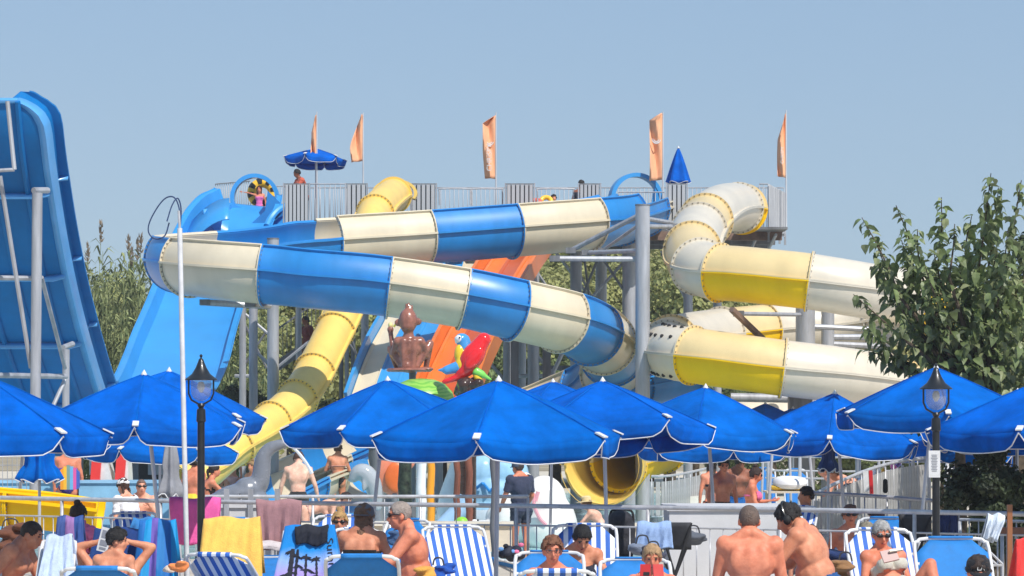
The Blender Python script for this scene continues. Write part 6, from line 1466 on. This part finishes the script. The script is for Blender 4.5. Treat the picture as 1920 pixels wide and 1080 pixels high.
r = person('bald man in sunglasses with his hand at his mouth', 265, 897, 40.5, 165, 1.62, 0, fat=.4, skin=SK['pink'], hair=('shaved', (120, 95, 85)), glasses=True, face=True, legs='stand', arms=[((-.06, .10, -.25), (.16, .14, .18)), ((.1, 0, -.26), (-.1, .18, -.06))], wear=[('trunks', (25, 25, 32))])
r = person('woman seen from behind holding a rainbow board', 128, 824, 47, 0, 1.72, 0, build='f', skin=SK['red'], hair=('short', (60, 40, 34)), wear=[('top', (120, 80, 140)), ('bottom', (60, 50, 120))], legs='stand', ground=DZ)
bd = thing('bodyboard', 'rainbow striped bodyboard held by the woman at left', 'board', P(133, 922, 46.5)); RB = [(245, 160, 40), (250, 190, 60), (130, 160, 150), (110, 180, 225), (230, 95, 165), (70, 100, 190)]
for k, c_ in enumerate(RB):
    x0_, x1_ = 113 + k * 6.0, 119 + k * 6.0; h0 = 872 + abs(k - 2.0) * 2.5; MB().prism([P(x0_, h0 + (4 if k == 0 else 0), 46.5), P(x1_, h0 + (6 if k == 5 else 0), 46.5), P(x1_, 918 - (4 if k == 5 else 0), 46.5), P(x0_, 918, 46.5)], (0, 0, 0), (0, .06, 0)).build('stripe', paint(c_), bd)
for args in [('sitting bather with wet orange tan at the pool edge, left of the left lamp', 366, 855, 48, 20, 1.6, 12, 'm', SK['red'], ('short', (50, 36, 30)), [('trunks', (240, 210, 60))], 'sit'),
             ('standing woman in a purple bikini behind the left lamp post', 387, 832, 58, 170, 1.66, 0, 'f', SK['red'], ('long', (80, 55, 40)), [('top', (215, 120, 205)), ('bottom', (215, 120, 205))], 'stand'),
             ('seated dark haired bather hugging her knees beside the lamp', 402, 869, 47, 70, 1.6, 22, 'f', SK['red'], ('pony', (40, 28, 26)), [('bottom', (20, 20, 24)), ('top', (30, 20, 20))], 'knees'),
             ('standing woman in a pale pink bikini near the fountain', 434, 829, 62, 160, 1.68, 0, 'f', SK['pink'], ('long', (95, 65, 50)), [('band', (245, 200, 195)), ('bottom', (240, 190, 185))], 'stand'),
             ('blonde bather partly hidden behind the fountain neck', 472, 864, 56, -150, 1.5, 10, 'f', SK['tan'], ('bun', (150, 120, 80)), [('suit', (25, 25, 28))], 'sit')]:
    lb, px, py, D, yw, hh, ln, bd_, sk, ha, we, lg = args
    person(lb, px, py, D, yw, hh, ln, build=bd_, skin=sk, hair=ha, wear=we, legs=lg, ground=DZ, arms=None if lg != 'knees' else [((-.02, .2, -.18), (.06, .2, .02)), ((.02, .2, -.18), (-.06, .2, .02))])
person('pale shirtless man with bowed head seen from behind in the pool', 561, 850, 49, 0, 1.80, 10, head=(0, 45), skin=SK['pale'], hair=('short', (85, 55, 42)), wear=[('trunks', (38, 38, 40))], legs='stand', ground=DZ, arms=[((-.10, .02, -.27), (-.04, .06, -.24)), ((.10, .02, -.27), (.05, .06, -.24))])
person('woman in black bikini briefs standing with her back turned', 634, 831, 60.5, -8, 1.70, 0, build='f', fat=.25, head=(35, 0), skin=SK['tan'], hair=('bun', (95, 62, 45)), wear=[('bottom', (20, 20, 22)), ('top', (215, 150, 130))], legs='stand', ground=DZ, arms=[((-.10, .05, -.26), (.12, .20, .05)), ((.10, .05, -.26), (-.12, .20, .05))])
person('pale bather bending low at the pool rail below the woman in black briefs', 655, 924, 45, 88, 1.6, 78, build='f', head=(0, 30), skin=SK['pale'], hair=('short', (50, 36, 30)), wear=[('bottom', (200, 160, 150))], legs='stand', ground=DZ)
r = person('blonde woman with a bun and dark sunglasses behind the railing', 637, 958, 30.3, 180, 1.66, -6, build='f', skin=SK['tan'], hair=('bun', (190, 150, 95)), glasses=True, face=True, wear=[('top', (30, 35, 50))], legs='knees'); sit(r, 180, 'sunbed under the blonde woman')
r = person('woman in a grey cap and black bikini seen from behind', 684, 945, 26.6, 12, 1.72, 6, build='f', fat=.5, head=(10, 5), skin=SK['tan'], hair=('long', (130, 95, 70)), hat=('cap_back', (105, 105, 112)), wear=[('band', (16, 16, 18)), ('briefs', (16, 16, 18))], arms=[((-.15, .06, -.24), (-.05, .22, -.08)), ((.12, .08, -.25), (.0, .24, -.05))]); sit(r, 12, 'sunbed under the woman in the grey cap', fab=STB)
r = person('heavy grey haired man in black sunglasses and red trunks facing left', 748, 938, 25.4, -95, 1.80, 14, fat=.7, head=(0, 6), skin=SK['red'], hair=('shaved', (165, 150, 140)), glasses=True, face=True, wear=[('trunks', (240, 60, 62))], arms=[((-.06, .18, -.22), (.02, .24, -.04)), ((.06, .16, -.24), (-.02, .24, -.02))]); sit(r, -95, 'sunbed under the man in red trunks')
r = person('man in a dark navy shirt and cap standing with one hand on the rail', 970, 862, 48.5, -35, 1.80, 3, fat=.35, head=(-10, 5), skin=SK['red'], hair=('short', (70, 55, 50)), hat=('cap', (75, 85, 105)), wear=[('shirt', (52, 58, 82)), ('trunks', (45, 50, 70))], legs='stand', ground=DZ, arms=[((-.07, .05, -.27), (.02, .16, -.20)), ((.08, .03, -.27), (-.02, .16, -.20))])
person('child in a straw hat bending at the pool edge', 1098, 931, 45.5, -75, 1.30, 42, build='c', head=(0, 5), skin=SK['pale'], hair=('short', (120, 90, 60)), hat=('straw', (222, 200, 150)), wear=[('trunks', (60, 90, 150))], legs='stand', ground=DZ, arms=[((-.04, .16, -.2), (0, .16, -.2)), ((.04, .16, -.2), (0, .16, -.2))])
r = person('woman with short brown hair and thin glasses facing the camera', 1036, 1004, 24.0, 176, 1.68, -8, build='f', head=(0, 8), skin=SK['red'], hair=('short', (130, 85, 60)), face=True, glasses='thin', wear=[('top', (225, 190, 170))])
r = person('dark haired woman with bowed head and bare shoulders', 1094, 988, 25.4, 168, 1.68, 22, build='f', head=(5, 42), skin=SK['tan'], hair=('slick', (18, 16, 18)), face=True, wear=[('suit', (25, 30, 50))], arms=[((-.10, .10, -.25), (.08, .2, -.05)), ((.12, .08, -.25), (-.08, .2, -.05))]); sit(r, 168, 'sunbed under the dark haired woman')
r = person('girl with smoothed blonde hair reading a red book', 1223, 1019, 23.4, 180, 1.62, -4, build='f', head=(0, 14), skin=SK['red'], hair=('slick', (185, 150, 110)), face=True, wear=[('vest', (35, 60, 110))], arms=[((-.05, .10, -.23), (.06, .17, .20)), ((.05, .10, -.23), (-.06, .17, .20))])
bk = thing('red_book', 'open red paperback held by the blonde girl', 'book', P(1222, 1080, 23.08)); 
for s__ in (-1, 1): MB().box(P(1222 + s__ * 12, 1072, 23.05 + 0), (.085, .022, .12), Euler((R(-15), 0, R(s__ * 14)))).build('cover', paint((200, 50, 45)), bk); MB().box(P(1222 + s__ * 12, 1060, 23.07), (.08, .02, .015), Euler((0, 0, R(s__ * 14)))).build('pages', paint((245, 238, 215)), bk)
MB().box(P(1212, 1076, 23.03), (.05, .004, .03), Euler((R(-15), 0, R(-14)))).build('cover_print', BLKM, bk)
person('bearded tattooed man standing in the group at right', 1358, 858, 46, 150, 1.78, 2, head=(25, 18), skin=SK['red'], hair=('short', (38, 34, 34)), face=True, wear=[('trunks', (30, 30, 36))], legs='stand', ground=DZ)
person('darker man behind the tattooed man, leaning over', 1391, 856, 48, 165, 1.80, 12, fat=.4, head=(0, 35), skin=SK['deep'], hair=('short', (36, 28, 26)), wear=[('trunks', (20, 100, 175))], legs='stand', ground=DZ)
person('woman in a pale sun hat behind the tattooed man', 1333, 857, 50, -25, 1.74, 0, build='f', skin=SK['red'], hair=('long', (70, 50, 40)), hat=('straw', (232, 215, 180)), wear=[('top', (25, 25, 30)), ('bottom', (18, 18, 22))], legs='stand', ground=DZ)
FLO = stripes('floral_pink', [srgb(240, 200, 205), srgb(225, 70, 140), srgb(120, 60, 90), srgb(245, 220, 220)], .03)
person('woman in a floral pink bikini top and dark glasses facing right', 1420, 876, 43.5, 95, 1.62, 3, build='f', fat=.3, head=(0, 12), skin=SK['red'], hair=('bun', (60, 40, 34)), glasses=True, face=True, wear=[('top', (228, 110, 160)), ('bottom', (225, 100, 150))], legs='stand', ground=DZ, arms=[((-.02, .10, -.25), (-.02, .22, .02)), ((.04, .05, -.26), (.0, .18, -.1))])
r = person('broad sunburnt man with shaved hair, his back to the camera', 1404, 945, 23.0, 4, 1.82, 4, fat=.6, skin=SK['red'], hair=('shaved', (110, 92, 82)), head=(-8, 8), wear=[('trunks', (35, 40, 60))], arms=[((-.055, .06, -.27), (.06, .22, -.10)), ((.055, .06, -.27), (-.06, .22, -.10))]); sit(r, 4, 'sunbed under the broad sunburnt man')
r = person('heavy man in black headphones looking down, in shade', 1466, 945, 23.5, -68, 1.80, 24, fat=.95, head=(0, 28), skin=SK['tan'], hair=('short', (38, 34, 34)), wear=[('trunks', (20, 80, 140))], arms=[((-.06, .16, -.24), (.04, .22, -.1)), ((.06, .18, -.24), (-.04, .22, -.08))]); sit(r, -68, 'sunbed under the man with headphones')
root, TW, H = r[0], r[1], r[2]
mb = MB(); mb.tube(catmull([TW(H(-.09, -.01, -.02)), TW(H(-.095, -.012, .06)), TW(H(-.05, -.02, .135)), TW(H(.05, -.02, .135)), TW(H(.095, -.012, .06)), TW(H(.09, -.01, -.02))], 4), .010, 8); mb.build('headphone_band', BLK, root)
for q in (-1, 1): MB().ball(TW(H(q * .092, -.01, -.012)), (.035, .035, .042), 12, 8).build('headphone_cup', BLKM, root)
r = person('woman with slick grey hair and sunglasses reading a book at right', 1654, 975, 25.0, 160, 1.70, -34, build='f', head=(12, 16), skin=SK['red'], hair=('slick', (170, 168, 165)), glasses=True, face=True, wear=[('band', (205, 200, 185)), ('bottom', (190, 190, 180))], arms=[((-.05, .10, -.26), (.16, .18, .0)), ((.06, .06, -.27), (-.14, .20, .02))], legs=[((-.13, .20, .37), (0, .16, -.38)), ((.02, .30, .22), (0, .22, -.34))])
bk = thing('book', 'open book in the hands of the grey haired woman', 'book', P(1668, 1060, 24.6)); MB().box(P(1668, 1042, 24.55), (.14, .02, .11), Euler((R(-30), R(-12), R(10)))).build('cover', paint((165, 125, 120)), bk); MB().box(P(1680, 1032, 24.55), (.12, .03, .015), Euler((R(-30), R(-8), R(10)))).build('pages', paint((245, 238, 210)), bk)
r = person('man in a black cap with white letters looking down at the lower right', 1836, 1043, 22.4, 178, 1.74, 10, head=(0, 20), skin=SK['red'], hair=('short', (60, 45, 40)), hat=('cap', (22, 24, 32)), face=True, wear=[('shirt', (20, 95, 175))]); sit(r, 178, 'sunbed under the man in the black cap')
V, Fs = text_mesh('LA', .055, .002); root, TW, H = r[0], r[1], r[2]; b = MB(); b.add([TW(H(-v[0], .0965 - abs(v[0]) * .25 + v[2] - (v[1] + .02) * .25, .068 + v[1])) for v in V], Fs, smooth=False); b.build('cap_letters', WPL, root)
person('man bending forward over a table beyond the right ramp', 1556, 868, 44, -88, 1.74, 80, head=(0, -30), skin=SK['pink'], hair=('short', (90, 70, 55)), wear=[('trunks', (170, 190, 215))], legs='stand', ground=DZ, arms=[((-.04, .10, -.26), (0, .05, -.22)), ((.04, .10, -.26), (0, .05, -.22))])
person('person in a black vest leaning on the ramp rail at right', 1562, 874, 42.5, -70, 1.6, 28, build='f', head=(0, 20), skin=SK['tan'], hair=('short', (90, 65, 50)), wear=[('vest', (22, 24, 34)), ('trunks', (30, 30, 40))], legs='stand', ground=DZ)
r = person('reclining bather with one raised knee beyond the railing', 1512, 912, 37.5, -95, 1.7, -38, skin=SK['tan'], hair=('short', (60, 46, 40)), wear=[('trunks', (28, 34, 52))], legs='knees'); sit(r, -95, 'sunbed under the bather with the raised knee', fab=STB)
r = person('bearded man in sunglasses facing the camera behind the grey haired woman', 1594, 946, 33.5, 178, 1.72, -8, skin=SK['red'], hair=('short', (120, 80, 60)), glasses=True, face=True, wear=[('trunks', (40, 50, 80))]); sit(r, 178, 'sunbed under the bearded man in sunglasses')
r = person('person with reddish brown hair looking left behind the grey haired woman', 1642, 955, 34.0, -100, 1.68, 0, build='f', skin=SK['pink'], hair=('short', (80, 50, 42)), wear=[('top', (40, 50, 80))]); sit(r, -100, 'sunbed under the person with reddish hair')
r = person('person with grey blond hair seen from behind, next to the striped sunbed', 1626, 978, 30.0, 0, 1.62, -8, build='f', skin=SK['tan'], hair=('long', (150, 140, 120)), wear=[('top', (60, 60, 70))]); sit(r, 0, 'sunbed under the person with grey blond hair')
r = person('brown haired child seen from behind below the yellow towel', 1520, 984, 29.5, 10, 1.4, 0, build='c', skin=SK['tan'], hair=('long', (100, 75, 60)), wear=[('vest', (130, 90, 170))]); sit(r, 10, 'sunbed under the brown haired child')
person('young man in an orange top leaning on the platform railing', 555, 317, TD + .45, -115, 1.52, 12, head=(0, 15), skin=SK['deep'], hair=('short', (30, 26, 26)), wear=[('shirt', (205, 95, 70)), ('trunks', (40, 40, 50))], legs='stand', ground=DKZ, arms=[((-.04, .14, -.22), (.1, .2, .02)), ((.04, .14, -.22), (-.1, .2, .02))], group='riders on the tower')
person('girl in a pink swimsuit under the blue arch with her arm stretched out', 486, 348, 78.0, 180, 1.12, 0, build='c', skin=SK['red'], hair=('long', (80, 45, 40)), face=True, wear=[('suit', (240, 120, 190))], legs='stand', ground=7.3, arms=[((-.08, 0, -.26), (0, .05, -.24)), ((.25, .02, .08), (.26, .02, .05))], group='riders on the tower')
person('rider whose dark head shows above a platform panel', 1090, 337, 74.5, 10, 1.6, 0, skin=SK['deep'], hair=('short', (35, 28, 26)), wear=[('vest', (40, 44, 60))], legs='stand', ground=DKZ, group='riders on the tower')
person('rider sitting at the flume top beside a yellow ring', 1038, 364, 72.6, 170, 1.4, 10, skin=SK['tan'], hair=('short', (40, 30, 28)), wear=[('trunks', (200, 80, 60))], legs='sit', ground=DKZ, group='riders on the tower')
person('dark figure in red climbing the access stair', 573, 592, 76.4, -120, 1.72, 10, skin=SK['deep'], hair=('short', (25, 22, 22)), wear=[('shirt', (110, 40, 40)), ('trunks', (50, 48, 60))], legs='stand', ground=0, group='riders on the tower')
# ================================================================ small things
def ring(c, r, tr, m, lb, tilt=(0, 0, 0), cat='swim ring', name='swim_ring', accents=None):
    M = Euler(tilt).to_matrix(); t = thing(name, lb, cat, c + Vector((0, 0, -r if tilt[0] else -tr)), 'swim rings')
    rows = [[c + M @ Vector(((r + tr * math.cos(b)) * math.cos(a), (r + tr * math.cos(b)) * math.sin(a), tr * math.sin(b))) for b in [6.283 * j / 12 for j in range(13)]] for a in [6.283 * i / 32 for i in range(33)]]
    MB().grid(rows).build('tube', m, t)
    if accents:
        for i in range(0, 32, 4): MB().grid([[c + M @ Vector(((r + (tr + .006) * math.cos(b)) * math.cos(a), (r + (tr + .006) * math.cos(b)) * math.sin(a), (tr + .006) * math.sin(b))) for b in [.5 + 1.5 * j / 5 for j in range(6)]] for a in [6.283 * (i + q) / 32 for q in (0, .8, 1.6, 2.2)]]).build('print', accents, t)
ring(P(492, 362, 78.5), .29, .135, paint((250, 195, 50)), 'yellow and black tyre print swim ring behind the girl in pink', (R(80), 0, 0), accents=BLK)
ring(P(1024, 378, 72.3), .13, .06, paint((250, 200, 60)), 'yellow swim ring at the top of the flume', (R(60), 0, 0))
ring(P(1003, 378, 72.2), .14, .06, paint((225, 110, 90)), 'red swim ring at the top of the flume', (R(20), 0, 0))
ring(P(1481, 905, 45.5), .20, .085, paint((245, 245, 246)), 'white inflatable swim ring on a far table', (R(6), 0, 0))
for px, py, D, lb, c_ in ((1476, 912, 45.5, 'yellow inflatable float under the white ring', (250, 205, 70)),):
    t_ = thing('float', lb, 'float', P(px, 925, D)); organic('body', [E(P(1465, 914, D), (.22, .2, .06)), E(P(1490, 914, D), (.2, .2, .06))], paint(c_), t_, .025, 3)
t_ = thing('table', 'slatted cream table under the white inflatable ring', 'table', (PX(1478, 43), 43, DZ)); D = 45.5
for k in range(5): MB().box((PX(1478, D), D - .3 + k * .15, ZZ(922, D)), (.75, .12, .03)).build('slat', DECK, t_)
for sx in (-1, 1):
    for sy in (-1, 1): MB().box((PX(1478, D) + sx * .32, D + sy * .26, (ZZ(922, D) - .02 + DZ) / 2), (.05, .05, ZZ(922, D) - .02 - DZ)).build('leg', DECK, t_)
# foil balloon
t_ = thing('foil_balloon', 'shiny blue and purple foil balloon above the right ramp', 'balloon', P(1682, 895, 44)); D = 44
organic('balloon', [E(P(1682, 857, D), (.09, .06, .07)), E(P(1681, 866, D), (.085, .06, .09))], mat('foil', (.25, .22, .75), .12, .3, 3, metal=.7), t_, .012, 3); organic('lower_half', [E(P(1676, 873, D), (.06, .05, .08))], paint((225, 120, 190)), t_, .012, 2)
MB().tube([P(1681, 876, D), P(1681, 930, D)], .004, 5).build('string', PIPE, t_)
# bottles and cups along the top of the slatted ramp
for k, (px, c_) in enumerate([(1640, (245, 245, 245)), (1648, (250, 190, 50)), (1656, (250, 190, 50)), (1672, (240, 240, 240)), (1684, (240, 240, 240)), (1693, (70, 120, 190))]):
    t_ = thing('bottle', ['white bottle leftmost on the shelf behind the right ramp', 'orange bottle left of its twin behind the right ramp', 'orange bottle right of its twin behind the right ramp', 'white bottle left of the balloon string', 'white bottle right of the balloon string', 'blue bottle rightmost behind the right ramp'][k], 'bottle', P(px, 896, 45), 'bottles on the ramp shelf')
    MB().lathe([(.03, 0), (.032, .12), (.012, .15), (.012, .18)], P(px, 896, 45), 10).build('flask', paint(c_), t_); MB().lathe([(.014, .17), (.014, .2)], P(px, 896, 45), 8).build('stopper', WPL, t_)
MB().box(P(1668, 899, 45), (.75, .2, .04)).build('shelf', STD, label='dark shelf behind the right ramp carrying bottles', cat='shelf')
t_ = thing('rescue_board', 'red and white rescue board standing on the right ramp', 'board', P(1632, 928, 40.5)); D = 40.5
MB().prism([P(1629, 882, D), P(1636, 882, D), P(1638, 926, D), P(1631, 926, D)], (0, 0, 0), (0, .05, 0)).build('red_panel', paint((205, 45, 50)), t_); MB().prism([P(1618, 884, D), P(1628, 883, D), P(1630, 922, D), P(1620, 922, D)], (0, 0, 0), (0, .05, 0)).build('white_panel', WPL, t_)
organic('x', [Cp(P(1660, 902, 40.2), P(1660, 920, 40.2), .035, .04)], BLKM, thing('flip_flop_bag', 'black bag hanging on the slatted ramp railing', 'bag', P(1660, 924, 40.2)), .012, 2).name = 'pouch'
# stroller and dark chairs
t_ = thing('stroller', 'dark grey pushchair with a folded hood behind the central railing', 'stroller', P(1165, 1075, 33)); D = 33
organic('hood', [E(P(1163, 975, D), (.15, .22, .12)), E(P(1165, 995, D), (.17, .2, .2)), E(P(1167, 1020, D), (.17, .2, .2))], mat('pushchair_cloth', (.03, .03, .04), .8, .25, 6, bump=.3), t_, .02, 4)
MB().tube(catmull([P(1143, 1000, D), P(1144, 965, D), P(1152, 956, D), P(1178, 956, D), P(1187, 965, D), P(1188, 1000, D)], 4), .014, 8).build('handle', BLKM, t_)
for s__ in (1148, 1185):
    a = P(s__, 1010, D); MB().tube([a, Vector((a.x, D + .2, GZ + .1))], .014, 8).build('leg', BLKM, t_); MB().lathe([(.09, -.02), (.1, 0), (.09, .02)], (a.x, D + .2, GZ + .1), 16, M=Matrix.Rotation(R(90), 3, 'Y')).build('wheel', BLKM, t_)
for px, py, D, lb in ((1270, 1000, 28.6, 'black folding chair carrying the light blue cloth'), (1720, 985, 30.5, 'dark grey mesh chair behind the grey haired woman')):
    t_ = thing('folding_chair', lb, 'chair', Vector((PX(px, D), D, GZ)))
    MB().grid([[P(px - 34 + 60 * i / 6, py - 20 + 50 * j / 6, D + .1 * j / 6) + Vector((0, .02 * math.sin(i), 0)) for i in range(7)] for j in range(7)]).build('seat_back', mat('dark_mesh', (.045, .047, .055), .8, .2, 6), t_, solid=.02)
    for a, b in (((px - 34, py - 20), (px + 20, py + 100)), ((px + 26, py - 20), (px - 30, py + 100))):
        A, B = P(*a, D), P(*b, D); B.z = GZ; MB().tube([A, B], .014, 8).build('leg', BLKM, t_); A = A + Vector((0, .35, -.2)); MB().tube([A, Vector((B.x, D + .4, GZ))], .014, 8).build('leg', BLKM, t_)
t_ = thing('folded_chair', 'folded silver deck chair leaning by the right fence', 'chair', Vector((PX(1850, 27.8), 27.8, GZ))); D = 27.8
for a, b in (((1868, 975), (1835, 1042)), ((1858, 978), (1825, 1045)), ((1838, 1030), (1870, 1060)), ((1846, 1025), (1880, 1058)), ((1880, 1058), (1880, 1110)), ((1852, 1060), (1880, 1060)), ((1835, 1042), (1862, 1100))): MB().tube([P(*a, D), P(*b, D)], .012, 6).build('tube', SS, t_)
MB().add([P(1864, 977, D + .01), P(1872, 980, D + .01), P(1842, 1042, D + .01), P(1832, 1040, D + .01)], [(0, 1, 2, 3)]).build('cloth', paint((170, 190, 215), kind='cloth'), t_, solid=.006)
MB().box(P(1893, 1040, 28.4), (.05, .05, 1.0)).build('wooden_post', paint((150, 95, 60)), label='brown wooden post by the right fence', cat='post')
MB().box((PX(1905, 29.5), 29.5, ZZ(996, 29.5)), (.5, .05, .08)).build('wooden_rail', paint((120, 75, 55)), label='brown wooden rail at the right edge', cat='rail')
# patterned cloth on the flat bed
t_ = thing('patterned_cloth', 'crumpled blue and black patterned cloth on the flat blue sunbed', 'cloth', P(958, 1050, 29.8)); rg = random.Random(3)
organic('bundle', [E(P(958 + rg.gauss(0, 9), 1040 + rg.gauss(0, 4), 29.8 + rg.gauss(0, .05)), (.06, .06, .05)) for _ in range(12)], stripes('bold_print', [srgb(25, 30, 50), srgb(110, 160, 215), srgb(20, 25, 40), srgb(235, 235, 240)], .02), t_, .012, 2)
for k in range(10): MB().ball(P(958 + rg.gauss(0, 10), 1036 + rg.gauss(0, 6), 29.69), (.03, .015, .022)).build('print', paint([(110, 160, 215), (20, 24, 40), (235, 120, 160)][k % 3], kind='cloth'), t_)
# yellow and green curved toys by the striped bed
t_ = thing('toy_hoop', 'lime green curved foam toy beside the striped sunbed', 'toy', P(798, 1050, 31)); MB().tube(catmull([P(783, 1017, 31), P(790, 1032, 31), P(803, 1042, 31), P(815, 1045, 31)], 4), .04, 10).build('foam', paint((160, 215, 90)), t_)
t_ = thing('toy_hoop', 'small yellow foam toy right of the striped sunbed', 'toy', P(897, 1035, 31)); MB().tube(catmull([P(893, 1010, 31), P(898, 1020, 31), P(896, 1033, 31)], 4), .035, 10).build('foam', paint((245, 205, 80)), t_)
# bags and bundles low in the frame
for px, py, D, c_, lb, sz in [(345, 1062, 24.6, (250, 145, 80), 'orange inflatable armband by the base of the left lamp', .085), (318, 1068, 24.8, (225, 205, 185), 'pale sun hat beside the orange armband', .06), (800, 1075, 25.2, (225, 165, 70), 'orange and brown towel heap beside the man in red trunks', .11), (822, 1068, 25.6, (20, 80, 170), 'blue bag behind the towel heap', .10), (1205, 1030, 28.0, (120, 130, 150), 'grey bag under the light blue cloth', .13), (1225, 1040, 27.6, (60, 62, 80), 'dark bag beside the grey bag', .12), (1540, 1045, 27.0, (20, 45, 95), 'navy towel heap behind the headphones man', .2), (1585, 1062, 25.6, (150, 110, 70), 'brown beach bag beside the umbrella pole at right', .12), (1490, 1030, 29, (235, 235, 235), 'white cloth heap behind the headphones man', .12), (1612, 1035, 28, (35, 55, 110), 'dark blue bag left of the grey haired woman', .16), (20, 1010, 30.5, (110, 65, 45), 'brown bag behind the railing at the far left', .2), (745, 1012, 29.0, (60, 90, 130), 'blue bag behind the man in sunglasses', .1), (1300, 1012, 30, (90, 95, 105), 'dark grey bag against the white wall', .14)]:
    rg = random.Random(int(px)); t_ = thing('beach_bag' if 'bag' in lb else 'bundle', lb, 'bag' if 'bag' in lb else 'cloth', P(px, py + sz * F / D, D)); organic('body', [E(P(px, py, D) + Vector((rg.gauss(0, sz * .45), rg.gauss(0, sz * .3), rg.gauss(0, sz * .3))), (sz * .62, sz * .5, sz * rg.uniform(.16, .3))) for _ in range(11)], paint(c_, kind='cloth'), t_, .014, 3)
    b0 = P(px, py, D); MB().tube(catmull([b0 + Vector((-sz * .5, 0, sz * .4)), b0 + Vector((-sz * .3, 0, sz * 1.0)), b0 + Vector((sz * .3, 0, sz * 1.0)), b0 + Vector((sz * .5, 0, sz * .4))], 4), .008, 6).build('handle', DARK, t_) if 'bag' in lb else None
MB().lathe([(.30, .40), (.31, .41), (.31, .43), (.02, .43)], (PX(1340, 47), 47, DZ), 24).build('side_table', WPL, label='round white side table behind the white wall', cat='table')
# ================================================================ summer haze: one even box of air
hz = MB().box((0, 190, 20.5), (320, 420, 46)).build('haze', mat('haze_air', (.8, .85, .9)), kind='stuff')
hm_ = bpy.data.materials.new('haze_volume'); hm_.use_nodes = True; nn_ = hm_.node_tree.nodes; nn_.remove(nn_['Principled BSDF'])
pv = nn_.new('ShaderNodeVolumePrincipled'); pv.inputs['Color'].default_value = (.93, .95, 1, 1); pv.inputs['Density'].default_value = .0006; pv.inputs['Anisotropy'].default_value = 0.0
hm_.node_tree.links.new(pv.outputs[0], nn_['Material Output'].inputs['Volume']); hz.data.materials.clear(); hz.data.materials.append(hm_)
